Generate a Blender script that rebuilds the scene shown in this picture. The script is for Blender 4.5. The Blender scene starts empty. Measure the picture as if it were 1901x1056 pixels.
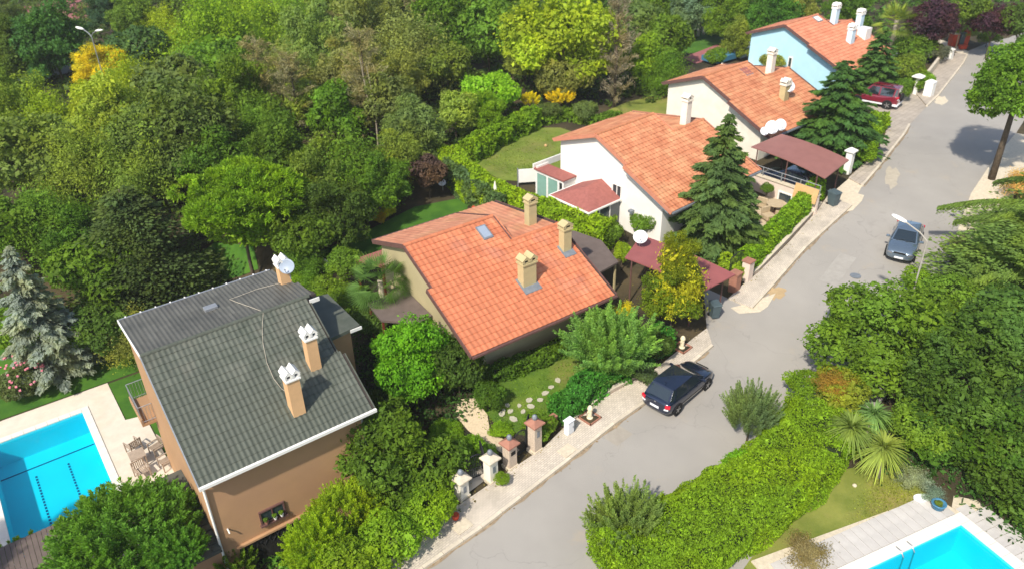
import bpy, bmesh, math, random
import numpy as np
from mathutils import Vector, Matrix

random.seed(7)
SC = bpy.context.scene
COL = SC.collection

# ------------------------------------------------------------------ camera
CAM_H = 25.53
PITCH, ROLL, FOC = 0.550046, -0.0252614, 1482.17      # focal length in photo pixels (1901 wide)
IMW, IMH = 1901.0, 1056.0
cd = bpy.data.cameras.new('camera')
cam = bpy.data.objects.new('camera', cd)
COL.objects.link(cam)
SC.camera = cam
cd.sensor_fit = 'HORIZONTAL'
cd.sensor_width = 36.0
cd.lens = FOC / IMW * 36.0
cd.clip_end = 600
cd.dof.use_dof = True
cd.dof.focus_distance = 34.0
cd.dof.aperture_fstop = 0.32
_fw = Vector((0, math.cos(PITCH), -math.sin(PITCH)))
_r0 = Vector((1, 0, 0))
_d0 = Vector((0, -math.sin(PITCH), -math.cos(PITCH)))
_c, _s = math.cos(ROLL), math.sin(ROLL)
_R = _r0 * _c - _d0 * _s
_D = _r0 * _s + _d0 * _c
cam.matrix_world = Matrix(((_R.x, -_D.x, -_fw.x, 0), (_R.y, -_D.y, -_fw.y, 0), (_R.z, -_D.z, -_fw.z, CAM_H), (0, 0, 0, 1)))

# ------------------------------------------------------------------ world, sun, exposure
HAZE = 0.00028
SUN_AZ, SUN_EL = math.radians(-119), math.radians(47)    # direction towards the sun, angle from +x
world = bpy.data.worlds.new('World')
SC.world = world
world.use_nodes = True
wn = world.node_tree
wn.nodes.clear()
sky = wn.nodes.new('ShaderNodeTexSky')
sky.sky_type = 'NISHITA'
sky.sun_disc = False
sky.sun_elevation = SUN_EL
sky.sun_rotation = math.radians(90) - SUN_AZ
sky.dust_density = 1.6
bg = wn.nodes.new('ShaderNodeBackground')
bg.inputs['Strength'].default_value = 0.15
wo = wn.nodes.new('ShaderNodeOutputWorld')
wn.links.new(sky.outputs[0], bg.inputs['Color'])
wn.links.new(bg.outputs[0], wo.inputs['Surface'])
sd = bpy.data.lights.new('sun', 'SUN')
sd.energy = 4.3
sd.angle = math.radians(1.6)
sd.color = (1.0, 0.94, 0.84)
sun = bpy.data.objects.new('sun', sd)
COL.objects.link(sun)
_to = Vector((math.cos(SUN_AZ) * math.cos(SUN_EL), math.sin(SUN_AZ) * math.cos(SUN_EL), math.sin(SUN_EL)))
sun.rotation_euler = _to.to_track_quat('Z', 'Y').to_euler()
sun.location = (0, 0, 60)
SC.view_settings.view_transform = 'Standard'
SC.view_settings.look = 'None'
SC.view_settings.gamma = 1
SC.view_settings.use_curve_mapping = False
SC.view_settings.exposure = 0.36

# ------------------------------------------------------------------ terrain and pixel -> ground
def sstep(t):
    t = min(max(t, 0.0), 1.0)
    return t * t * (3 - 2 * t)
LOT = -3.7                                   # level of the lowest garden (first house)
def ground(x, y):
    gz = -.9 + 2.65 * sstep((y - 20) / 40)
    dx, dy = x + 2.8, y - 24.3
    dist = -dx * .678 + dy * .735
    s = dx * .735 + dy * .678
    w = sstep((dist - .4) / 4.6) * (1 - sstep((s - 1.0) / 4.5))
    w *= 1 - sstep((dist - 24) / 14)
    return gz * (1 - w) + LOT * w
def _ray(px, py):
    X, Y = px - 950.5, py - 528
    X, Y = X * _c + Y * _s, -X * _s + Y * _c
    return Vector((X, FOC * math.cos(PITCH) - Y * math.sin(PITCH), -FOC * math.sin(PITCH) - Y * math.cos(PITCH))).normalized()
def Zp(px, py, z):
    d = _ray(px, py)
    return Vector((0, 0, CAM_H)) + d * ((z - CAM_H) / d.z)
def G(px, py, dz=0.0):
    d = _ray(px, py)
    lo, hi = 5.0, 400.0
    t = lo
    step = 1.0
    while t < hi:                            # first crossing of the ground raised by dz
        P = Vector((0, 0, CAM_H)) + d * t
        if P.z <= ground(P.x, P.y) + dz:
            break
        t += step
    a, b = t - step, t
    for _ in range(20):
        m = (a + b) / 2
        P = Vector((0, 0, CAM_H)) + d * m
        if P.z <= ground(P.x, P.y) + dz: b = m
        else: a = m
    P = Vector((0, 0, CAM_H)) + d * b
    return P
def dist_cam(P):
    return (P - Vector((0, 0, CAM_H))).dot(_fw)

# ------------------------------------------------------------------ object helpers
def tag(o, label=None, cat=None, group=None, kind=None):
    if label: o['label'] = label
    if cat: o['category'] = cat
    if group: o['group'] = group
    if kind: o['kind'] = kind
    return o
def empty(name, loc=(0, 0, 0), rz=0.0, label=None, cat=None, group=None):
    o = bpy.data.objects.new(name, None)
    o.empty_display_size = .3
    COL.objects.link(o)
    o.location = loc
    o.rotation_euler = (0, 0, rz)
    return tag(o, label, cat, group)
def link(name, me, mat=None, parent=None, loc=None, rot=None):
    o = bpy.data.objects.new(name, me)
    COL.objects.link(o)
    if mat is not None and not me.materials:
        me.materials.append(mat)
    if parent is not None: o.parent = parent
    if loc is not None: o.location = loc
    if rot is not None: o.rotation_euler = rot
    return o
class MB:
    def __init__(s): s.v = []; s.f = []
    def add(s, vs, fs):
        n = len(s.v); s.v += [tuple(v) for v in vs]; s.f += [tuple(i + n for i in f) for f in fs]; return s
    def box(s, c, d, rz=0.0, m=None):
        cx, cy, cz = c; x, y, z = d[0] / 2, d[1] / 2, d[2] / 2
        P = [(-x, -y, -z), (x, -y, -z), (x, y, -z), (-x, y, -z), (-x, -y, z), (x, -y, z), (x, y, z), (-x, y, z)]
        co, si = math.cos(rz), math.sin(rz)
        P = [(cx + a * co - b * si, cy + a * si + b * co, cz + h) for a, b, h in P]
        if m is not None: P = [m @ Vector(p) for p in P]
        return s.add(P, [(0, 3, 2, 1), (4, 5, 6, 7), (0, 1, 5, 4), (1, 2, 6, 5), (2, 3, 7, 6), (3, 0, 4, 7)])
    def bx(s, x0, x1, y0, y1, z0, z1): return s.box(((x0 + x1) / 2, (y0 + y1) / 2, (z0 + z1) / 2), (abs(x1 - x0), abs(y1 - y0), abs(z1 - z0)))
    def prism(s, poly, z0, z1):
        n = len(poly)
        f0 = z0 if callable(z0) else (lambda x, y: z0)
        f1 = z1 if callable(z1) else (lambda x, y: z1)
        area = sum(poly[i][0] * poly[(i + 1) % n][1] - poly[(i + 1) % n][0] * poly[i][1] for i in range(n))
        if area < 0: poly = poly[::-1]
        v = [(x, y, f0(x, y)) for x, y in poly] + [(x, y, f1(x, y)) for x, y in poly]
        f = [tuple(range(n))[::-1], tuple(range(n, 2 * n))] + [(i, (i + 1) % n, n + (i + 1) % n, n + i) for i in range(n)]
        return s.add(v, f)
    def tube(s, pts, rad, n=8, cap=True):
        pts = [Vector(p) for p in pts]
        if not hasattr(rad, '__len__'): rad = [rad] * len(pts)
        rings = []
        for i, p in enumerate(pts):
            d = (pts[min(i + 1, len(pts) - 1)] - pts[max(i - 1, 0)]).normalized()
            a = d.orthogonal().normalized() if i == 0 else (a - d * a.dot(d)).normalized()
            b = d.cross(a)
            rings.append([p + (a * math.cos(2 * math.pi * k / n) + b * math.sin(2 * math.pi * k / n)) * rad[i] for k in range(n)])
        v = [q for r in rings for q in r]
        f = []
        for i in range(len(pts) - 1):
            for k in range(n):
                f.append((i * n + k, i * n + (k + 1) % n, (i + 1) * n + (k + 1) % n, (i + 1) * n + k))
        if cap:
            f.append(tuple(range(n))[::-1]); f.append(tuple((len(pts) - 1) * n + k for k in range(n)))
        return s.add(v, f)
    def lathe(s, prof, n=16, c=(0, 0, 0)):
        v = []; f = []
        for r, z in prof:
            for k in range(n):
                a = 2 * math.pi * k / n; v.append((c[0] + r * math.cos(a), c[1] + r * math.sin(a), c[2] + z))
        for i in range(len(prof) - 1):
            for k in range(n): f.append((i * n + k, i * n + (k + 1) % n, (i + 1) * n + (k + 1) % n, (i + 1) * n + k))
        f.append(tuple(range(n))[::-1]); f.append(tuple((len(prof) - 1) * n + k for k in range(n)))
        return s.add(v, f)
    def mesh(s, name, smooth=False):
        me = bpy.data.meshes.new(name); me.from_pydata(s.v, [], s.f); me.update()
        if smooth: me.polygons.foreach_set('use_smooth', [True] * len(me.polygons))
        return me
    def build(s, name, mat, parent=None, loc=None, rot=None, smooth=False, bevel=0):
        o = link(name, s.mesh(name, smooth), mat, parent, loc, rot)
        if bevel:
            b = o.modifiers.new('bevel', 'BEVEL'); b.width = bevel; b.segments = 2; b.limit_method = 'ANGLE'
        return o

# ------------------------------------------------------------------ materials
MATS = {}
def pmat(name, col, rough=.8, var=.12, scale=3.0, col2=None, metal=0.0, bump=0.0, bscale=40.0, spec=.3, objvar=0.0, detail=4, coat=0.0, space='Object', blotch=None):
    m = bpy.data.materials.new(name); m.use_nodes = True
    nt = m.node_tree; N = nt.nodes; L = nt.links
    p = N['Principled BSDF']
    p.inputs['Roughness'].default_value = rough
    p.inputs['Metallic'].default_value = metal
    p.inputs['Specular IOR Level'].default_value = spec
    p.inputs['Coat Weight'].default_value = coat
    tc = N.new('ShaderNodeTexCoord')
    if space == 'World':
        ge = N.new('ShaderNodeNewGeometry'); co = ge.outputs['Position']
    else: co = tc.outputs['Object']
    no = N.new('ShaderNodeTexNoise'); no.inputs['Scale'].default_value = scale; no.inputs['Detail'].default_value = detail; no.inputs['Roughness'].default_value = .62
    L.new(co, no.inputs['Vector'])
    rp = N.new('ShaderNodeValToRGB')
    c1 = [c * (1 - var) for c in col]; c2 = list(col2) if col2 else [min(1, c * (1 + var)) for c in col]
    rp.color_ramp.elements[0].position = .32; rp.color_ramp.elements[1].position = .68
    rp.color_ramp.elements[0].color = (*c1, 1); rp.color_ramp.elements[1].color = (*c2, 1)
    L.new(no.outputs['Fac'], rp.inputs['Fac'])
    out = rp.outputs['Color']
    if blotch:
        bc, bs, bf = blotch
        n2 = N.new('ShaderNodeTexNoise'); n2.inputs['Scale'].default_value = bs; n2.inputs['Detail'].default_value = 5
        L.new(co, n2.inputs['Vector'])
        r2 = N.new('ShaderNodeValToRGB'); r2.color_ramp.elements[0].position = .5; r2.color_ramp.elements[1].position = .66
        r2.color_ramp.elements[0].color = (0, 0, 0, 1); r2.color_ramp.elements[1].color = (bf, bf, bf, 1)
        L.new(n2.outputs['Fac'], r2.inputs['Fac'])
        mx = N.new('ShaderNodeMix'); mx.data_type = 'RGBA'
        L.new(r2.outputs['Color'], mx.inputs[0]); L.new(out, mx.inputs[6]); mx.inputs[7].default_value = (*bc, 1)
        out = mx.outputs[2]
    if objvar:
        oi = N.new('ShaderNodeObjectInfo')
        mr = N.new('ShaderNodeMapRange'); mr.inputs['To Min'].default_value = 1 - objvar; mr.inputs['To Max'].default_value = 1 + objvar
        L.new(oi.outputs['Random'], mr.inputs['Value'])
        at = N.new('ShaderNodeAttribute'); at.attribute_name = 'tint'
        ad = N.new('ShaderNodeMath'); ad.operation = 'ADD'; L.new(mr.outputs[0], ad.inputs[0]); L.new(at.outputs['Fac'], ad.inputs[1])
        vm = N.new('ShaderNodeVectorMath'); vm.operation = 'SCALE'
        L.new(out, vm.inputs[0]); L.new(ad.outputs[0], vm.inputs['Scale'])
        out = vm.outputs[0]
    L.new(out, p.inputs['Base Color'])
    if bump:
        nb = N.new('ShaderNodeTexNoise'); nb.inputs['Scale'].default_value = bscale; nb.inputs['Detail'].default_value = 3
        L.new(co, nb.inputs['Vector'])
        bu = N.new('ShaderNodeBump'); bu.inputs['Strength'].default_value = bump; bu.inputs['Distance'].default_value = .03
        L.new(nb.outputs['Fac'], bu.inputs['Height']); L.new(bu.outputs[0], p.inputs['Normal'])
    MATS[name] = m
    return m

LEAF_GAIN = 2.0
def foliage_mat():
    """leaf colour comes from the object's colour, varied leaf by leaf with the mesh's 'tint'"""
    m = bpy.data.materials.new('foliage'); m.use_nodes = True
    nt = m.node_tree; N = nt.nodes; L = nt.links; N.clear()
    out = N.new('ShaderNodeOutputMaterial')
    oi = N.new('ShaderNodeObjectInfo'); at = N.new('ShaderNodeAttribute'); at.attribute_name = 'tint'
    ge = N.new('ShaderNodeNewGeometry')
    no = N.new('ShaderNodeTexNoise'); no.inputs['Scale'].default_value = .55; no.inputs['Detail'].default_value = 3
    L.new(ge.outputs['Position'], no.inputs['Vector'])
    # shift towards yellow in patches
    mx = N.new('ShaderNodeMix'); mx.data_type = 'RGBA'; mx.blend_type = 'MULTIPLY'
    mr = N.new('ShaderNodeMapRange'); mr.inputs['From Min'].default_value = .42; mr.inputs['From Max'].default_value = .68
    L.new(no.outputs['Fac'], mr.inputs['Value'])
    L.new(mr.outputs[0], mx.inputs[0]); L.new(oi.outputs['Color'], mx.inputs[6]); mx.inputs[7].default_value = (1.24, 1.12, .68, 1)
    ad = N.new('ShaderNodeMath'); ad.operation = 'ADD'; ad.inputs[1].default_value = 1.0
    L.new(at.outputs['Fac'], ad.inputs[0])
    gn = N.new('ShaderNodeMath'); gn.operation = 'MULTIPLY'; gn.inputs[1].default_value = LEAF_GAIN; L.new(ad.outputs[0], gn.inputs[0]); ad = gn
    vm = N.new('ShaderNodeVectorMath'); vm.operation = 'SCALE'
    L.new(mx.outputs[2], vm.inputs[0]); L.new(ad.outputs[0], vm.inputs['Scale'])
    df = N.new('ShaderNodeBsdfPrincipled'); df.inputs['Roughness'].default_value = .55; df.inputs['Specular IOR Level'].default_value = .12
    tr = N.new('ShaderNodeBsdfTranslucent')
    L.new(vm.outputs[0], df.inputs['Base Color'])
    v2 = N.new('ShaderNodeMix'); v2.data_type = 'RGBA'; v2.blend_type = 'MULTIPLY'; v2.inputs[0].default_value = 1; v2.inputs[7].default_value = (1.25, 1.25, .5, 1)
    L.new(vm.outputs[0], v2.inputs[6]); L.new(v2.outputs[2], tr.inputs['Color'])
    ms = N.new('ShaderNodeMixShader'); ms.inputs[0].default_value = .42
    L.new(df.outputs[0], ms.inputs[1]); L.new(tr.outputs[0], ms.inputs[2]); L.new(ms.outputs[0], out.inputs['Surface'])
    return m
FOL = foliage_mat()

M_bark = pmat('bark', (.10, .075, .05), .9, .35, 6, bump=.5)
M_palebark = pmat('pale_bark', (.34, .29, .21), .9, .25, 6, bump=.4)
M_soil = pmat('forest_floor', (.034, .036, .018), .95, .5, .35, col2=(.085, .062, .030), bump=.8, bscale=3, space='World', detail=7)
M_lawn = pmat('lawn_grass', (.075, .16, .012), .9, .3, .8, col2=(.125, .20, .018), bump=.6, bscale=25, space='World', blotch=((.20, .17, .05), .35, .55), detail=9)
M_lawn_dry = pmat('dry_lawn_grass', (.15, .20, .025), .9, .25, .5, col2=(.24, .25, .05), bump=.6, bscale=25, space='World', blotch=((.30, .22, .08), .4, .6), detail=9)
M_lawn_olive = pmat('olive_lawn_grass', (.13, .20, .022), .9, .25, .5, col2=(.20, .24, .04), bump=.6, bscale=25, space='World', blotch=((.26, .20, .08), .35, .5), detail=9)
M_lawn_deep = pmat('deep_green_lawn', (.04, .13, .01), .9, .25, .6, col2=(.07, .17, .012), bump=.6, bscale=25, space='World', detail=8)
M_white = pmat('white_paint', (.78, .76, .70), .6, .04, 2)
M_cream = pmat('cream_render', (.74, .69, .58), .85, .05, 1.5, bump=.15, blotch=((.60, .53, .42), .7, .4))
M_whitewall = pmat('white_render', (.76, .73, .67), .85, .05, .6, bump=.15, blotch=((.62, .56, .48), .5, .3))
M_pinkwall = pmat('pale_pink_render', (.68, .55, .46), .85, .06, 1.5)
M_bluewall = pmat('pale_blue_render', (.42, .66, .76), .85, .05, 1.5, bump=.1)
M_yellowwall = pmat('khaki_render', (.42, .355, .20), .85, .06, 1.2, bump=.15, blotch=((.34, .28, .16), .6, .4))
M_orangewall = pmat('ochre_orange_render', (.42, .245, .125), .85, .07, .7, bump=.15, blotch=((.40, .23, .13), .5, .5))
M_chimpeach = pmat('peach_render', (.62, .38, .19), .85, .05, 3)
M_chimkhaki = pmat('sand_render', (.46, .38, .20), .85, .06, 3)
M_brown = pmat('brown_trim', (.13, .065, .055), .6, .15, 4)
M_terracotta = pmat('terracotta_tile', (.52, .155, .072), .75, .14, 1.3, col2=(.60, .225, .108), objvar=.10, bump=.2, blotch=((.42, .17, .11), .8, .6))
M_terracotta_pale = pmat('weathered_terracotta_tile', (.50, .19, .105), .8, .12, 1.1, col2=(.58, .27, .155), objvar=.10, bump=.2, blotch=((.42, .24, .10), .5, .4))
M_greytile = pmat('green_grey_tile', (.076, .088, .066), .6, .14, 1.2, col2=(.106, .114, .090), objvar=.07, bump=.25, blotch=((.095, .085, .065), .6, .35))
M_under = pmat('roof_underlay', (.05, .04, .035), .9, .1, 3)
M_shingle = pmat('maroon_shingle', (.30, .105, .085), .85, .15, 5, bump=.4)
M_brownsheet = pmat('brown_sheet_roof', (.26, .115, .095), .6, .07, 1.5)
M_darksheet = pmat('dark_brown_felt', (.13, .10, .085), .8, .12, 2)
M_glass = pmat('window_glass', (.03, .045, .05), .08, .1, 1, spec=.8)
M_greenglass = pmat('green_glass', (.22, .38, .31), .15, .1, 2, spec=.7)
M_dark = pmat('dark_void', (.015, .014, .012), .8, .1, 2)
M_metalgrey = pmat('grey_metal', (.35, .36, .37), .45, .08, 3, metal=.5)
M_lead = pmat('lead_flashing', (.22, .24, .26), .6, .15, 5, metal=.3)
M_blackmetal = pmat('black_metal', (.02, .02, .022), .5, .1, 3)
M_wood = pmat('tan_board', (.55, .34, .15), .8, .1, 3)
M_redwood = pmat('red_stained_wood', (.16, .035, .02), .6, .15, 4)
M_dishwhite = pmat('dish_white', (.74, .75, .76), .4, .03, 3)
M_dishgrey = pmat('dish_grey', (.28, .33, .40), .4, .05, 3)
M_stone = pmat('pale_stone', (.58, .50, .37), .85, .12, 6, bump=.4)
M_travertine = pmat('travertine', (.64, .56, .45), .8, .07, 1.5, bump=.1, blotch=((.55, .46, .33), .8, .4))
M_coping = pmat('pool_coping', (.70, .66, .58), .7, .04, 2)
M_decktile = pmat('grey_deck_tile', (.50, .47, .43), .8, .08, 2, objvar=.06)
M_brick = pmat('pillar_cladding', (.52, .42, .32), .85, .2, 14, bump=.3)
M_redbrown = pmat('red_brown_cap', (.33, .15, .10), .7, .12, 4)
M_kerb = pmat('kerb_concrete', (.56, .49, .38), .9, .12, 2.5, objvar=.08)
M_carpaint = pmat('dark_blue_carpaint', (.012, .020, .045), .22, .05, 1, metal=.35, coat=1.0, spec=.6)
M_carpaint2 = pmat('steel_blue_carpaint', (.17, .225, .28), .22, .05, 1, metal=.6, coat=1.0, spec=.6)
M_maroon = pmat('maroon_carpaint', (.20, .012, .028), .25, .06, 1, metal=.2, coat=1.0, spec=.6)
M_autoglass = pmat('car_glass', (.012, .02, .024), .05, .1, 1, spec=1.0, coat=.6)
M_tyre = pmat('tyre_rubber', (.012, .012, .012), .9, .1, 3)
M_rim = pmat('alloy_rim', (.45, .45, .46), .3, .05, 3, metal=.8)
M_redlamp = pmat('red_lamp_lens', (.55, .01, .03), .15, .05, 3, spec=.7)
M_clear = pmat('clear_lamp_lens', (.75, .75, .75), .1, .03, 3, spec=.8)
M_red = pmat('red_plastic', (.55, .07, .03), .5, .08, 3)
M_orange = pmat('orange_render', (.62, .12, .035), .85, .1, 2)
M_bluetub = pmat('blue_glaze', (.06, .19, .30), .35, .08, 3)
M_bin = pmat('grey_green_plastic', (.07, .10, .11), .5, .1, 3)
M_gravel = pmat('pale_gravel_paving', (.50, .40, .27), .95, .12, 12, bump=.4)
M_tan = pmat('tan_fabric', (.45, .35, .22), .9, .1, 4)
M_greyseat = pmat('taupe_weave', (.36, .28, .21), .9, .12, 6)
M_hydrant = pmat('cream_post', (.72, .62, .42), .7, .05, 4)
M_yellow = pmat('yellow_paint', (.75, .42, .02), .5, .08, 3)

def brick_mat(name, c1, c2, cm, scale, w=.5, h=.25, mortar=.03, rough=.9, blotch=None, rz=0.0, noise=.25):
    m = bpy.data.materials.new(name); m.use_nodes = True
    nt = m.node_tree; N = nt.nodes; L = nt.links; p = N['Principled BSDF']; p.inputs['Roughness'].default_value = rough
    ge = N.new('ShaderNodeNewGeometry'); mp = N.new('ShaderNodeMapping'); mp.inputs['Rotation'].default_value = (0, 0, rz)
    L.new(ge.outputs['Position'], mp.inputs['Vector'])
    b = N.new('ShaderNodeTexBrick'); b.inputs['Scale'].default_value = scale; b.inputs['Brick Width'].default_value = w; b.inputs['Row Height'].default_value = h
    b.inputs['Mortar Size'].default_value = mortar; b.inputs['Color1'].default_value = (*c1, 1); b.inputs['Color2'].default_value = (*c2, 1); b.inputs['Mortar'].default_value = (*cm, 1)
    L.new(mp.outputs[0], b.inputs['Vector'])
    no = N.new('ShaderNodeTexNoise'); no.inputs['Scale'].default_value = .7; no.inputs['Detail'].default_value = 9; no.inputs['Roughness'].default_value = .7
    L.new(ge.outputs['Position'], no.inputs['Vector'])
    mr = N.new('ShaderNodeMapRange'); mr.inputs['From Min'].default_value = .3; mr.inputs['From Max'].default_value = .7; mr.inputs['To Min'].default_value = 1 - noise; mr.inputs['To Max'].default_value = 1 + noise
    L.new(no.outputs['Fac'], mr.inputs['Value'])
    vm = N.new('ShaderNodeVectorMath'); vm.operation = 'SCALE'; L.new(b.outputs['Color'], vm.inputs[0]); L.new(mr.outputs[0], vm.inputs['Scale'])
    L.new(vm.outputs[0], p.inputs['Base Color'])
    MATS[name] = m
    return m
M_paver = brick_mat('small_pavers', (.55, .48, .385), (.47, .41, .33), (.36, .31, .25), 1.0, .2, .1, .012, rz=math.radians(-43))
M_drive = brick_mat('driveway_slabs', (.42, .36, .29), (.36, .31, .25), (.25, .21, .17), 1.0, .4, .4, .015, rz=math.radians(-43), noise=.2)

def asphalt_mat():
    m = bpy.data.materials.new('worn_asphalt'); m.use_nodes = True
    nt = m.node_tree; N = nt.nodes; L = nt.links; p = N['Principled BSDF']; p.inputs['Roughness'].default_value = .92; p.inputs['Specular IOR Level'].default_value = .2
    ge = N.new('ShaderNodeNewGeometry')
    def noise(s, d=6, r=.6):
        n = N.new('ShaderNodeTexNoise'); n.inputs['Scale'].default_value = s; n.inputs['Detail'].default_value = d; n.inputs['Roughness'].default_value = r
        L.new(ge.outputs['Position'], n.inputs['Vector']); return n.outputs['Fac']
    def ramp(f, a, b, ca, cb):
        r = N.new('ShaderNodeValToRGB'); r.color_ramp.elements[0].position = a; r.color_ramp.elements[1].position = b
        r.color_ramp.elements[0].color = (*ca, 1); r.color_ramp.elements[1].color = (*cb, 1); L.new(f, r.inputs['Fac']); return r.outputs['Color']
    base = ramp(noise(.16, 4), .35, .65, (.290, .270, .240), (.345, .320, .282))
    def over(b, mask, col):
        mx = N.new('ShaderNodeMix'); mx.data_type = 'RGBA'; L.new(mask, mx.inputs[0]); L.new(b, mx.inputs[6]); mx.inputs[7].default_value = (*col, 1); return mx.outputs[2]
    k = (0, 0, 0)
    base = over(base, ramp(noise(.5, 8, .7), .58, .72, k, (.45, .45, .45)), (.40, .32, .22))
    base = over(base, ramp(noise(.28, 7, .7), .60, .70, k, (.5, .5, .5)), (.24, .22, .195))
    base = over(base, ramp(noise(38, 2), .62, .7, k, (.35, .35, .35)), (.17, .16, .15))
    vo = N.new('ShaderNodeTexVoronoi'); vo.feature = 'DISTANCE_TO_EDGE'; vo.inputs['Scale'].default_value = .16
    nn = N.new('ShaderNodeTexNoise'); nn.inputs['Scale'].default_value = .9; nn.inputs['Detail'].default_value = 6; L.new(ge.outputs['Position'], nn.inputs['Vector'])
    va = N.new('ShaderNodeVectorMath'); va.operation = 'MULTIPLY_ADD'; va.inputs[1].default_value = (2.4, 2.4, 0); L.new(nn.outputs['Color'], va.inputs[0]); L.new(ge.outputs['Position'], va.inputs[2])
    L.new(va.outputs[0], vo.inputs['Vector'])
    base = over(base, ramp(vo.outputs['Distance'], .0, .0035, (.30, .30, .30), k), (.16, .15, .14))
    L.new(base, p.inputs['Base Color'])
    MATS['worn_asphalt'] = m
    return m
M_asphalt = asphalt_mat()

def water_mat(name, shallow):
    m = bpy.data.materials.new(name); m.use_nodes = True
    nt = m.node_tree; N = nt.nodes; L = nt.links; N.clear()
    out = N.new('ShaderNodeOutputMaterial')
    tr = N.new('ShaderNodeBsdfTransparent'); tr.inputs[0].default_value = (*shallow, 1)
    gl = N.new('ShaderNodeBsdfGlossy'); gl.inputs['Roughness'].default_value = .06
    fr = N.new('ShaderNodeFresnel'); fr.inputs['IOR'].default_value = 1.33
    nb = N.new('ShaderNodeTexNoise'); nb.inputs['Scale'].default_value = 2.2; nb.inputs['Detail'].default_value = 3
    bu = N.new('ShaderNodeBump'); bu.inputs['Strength'].default_value = .35; bu.inputs['Distance'].default_value = .05
    L.new(nb.outputs['Fac'], bu.inputs['Height']); L.new(bu.outputs[0], gl.inputs['Normal']); L.new(bu.outputs[0], fr.inputs['Normal'])
    mx = N.new('ShaderNodeMixShader'); L.new(fr.outputs[0], mx.inputs[0]); L.new(tr.outputs[0], mx.inputs[1]); L.new(gl.outputs[0], mx.inputs[2])
    L.new(mx.outputs[0], out.inputs['Surface'])
    return m
M_water = water_mat('pool_water', (.20, .93, .97))
M_basin = pmat('blue_pool_lining', (.05, .62, .74), .5, .04, .5)
M_lane = pmat('dark_blue_mosaic', (.01, .05, .16), .5, .1, 3)

# ------------------------------------------------------------------ terrain mesh (with holes for pools)
HFRAME = {1: (-15.71, 27.28, .621, 5.73), 2: (-5.56, 36.31, .602, 5.77), 3: (5.55, 48.13, .701, 7.0), 4: (14.92, 59.86, .683, 6.93), 5: (25.4, 73.93, .702, 7.12)}
def fw(k, u, v, z=0.0):                       # house frame (u along the ridge, v towards the street) -> world
    x, y, az, _ = HFRAME[k]
    return Vector((x + u * math.cos(az) + v * math.sin(az), y + u * math.sin(az) - v * math.cos(az), z))
def grid_lines(a, b, near, far, na, nb):
    r = []; x = a
    while x < b:
        r.append(x); x += near if na <= x < nb else far
    r.append(b); return r
POOL1 = [fw(1, -7.35, -11.35), fw(1, -2.62, -11.35), fw(1, -2.62, -1.9), fw(1, -7.35, -1.9)]
_pc = Zp(1785, 973, -.75); _pa = Zp(1613, 1054, -.75); _pb = Zp(1873, 1054, -.75)
_e1 = (_pa - _pc).normalized(); _e2 = Vector((-_e1.y, _e1.x, 0)); _e2 = _e2 if _e2.dot(_pb - _pc) > 0 else -_e2
POOL2 = [_pc, _pc + _e1 * 9, _pc + _e1 * 9 + _e2 * 5, _pc + _e2 * 5]
P2Z = -.75
def build_terrain():
    bm = bmesh.new()
    xs = grid_lines(-160, 150, 1.0, 5.0, -45, 60); ys = grid_lines(5, 260, 1.0, 5.0, 5, 75)
    V = [[bm.verts.new((x, y, 0)) for x in xs] for y in ys]
    for j in range(len(ys) - 1):
        for i in range(len(xs) - 1):
            bm.faces.new((V[j][i], V[j][i + 1], V[j + 1][i + 1], V[j + 1][i]))
    for P in (POOL1, POOL2):
        c = sum(P, Vector()) / 4
        q = [c + (p - c) * 1.02 for p in P]
        for i in range(4):
            a, b = q[i], q[(i + 1) % 4]; d = b - a
            sel = [f for f in bm.faces if (f.calc_center_median().xy - c.xy).length < 9]
            geo = list({e for f in sel for e in f.edges}) + sel + list({v for f in sel for v in f.verts})
            bmesh.ops.bisect_plane(bm, geom=geo, plane_co=(a.x, a.y, 0), plane_no=(-d.y, d.x, 0))
        kill = []
        for f in bm.faces:
            m = f.calc_center_median()
            if all(((q[(i + 1) % 4] - q[i]).xy.normalized().x * (m - q[i]).y - (q[(i + 1) % 4] - q[i]).xy.normalized().y * (m - q[i]).x) * _orient(q) > 0 for i in range(4)): kill.append(f)
        bmesh.ops.delete(bm, geom=kill, context='FACES')
    for v in bm.verts: v.co.z = ground(v.co.x, v.co.y)
    me = bpy.data.meshes.new('ground'); bm.to_mesh(me); bm.free()
    o = link('ground', me, M_soil); tag(o, 'dark leaf-strewn soil under the wood and gardens', kind='structure')
def _orient(q):
    s = sum(q[i].x * q[(i + 1) % 4].y - q[(i + 1) % 4].x * q[i].y for i in range(4)); return 1 if s > 0 else -1
build_terrain()

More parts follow.
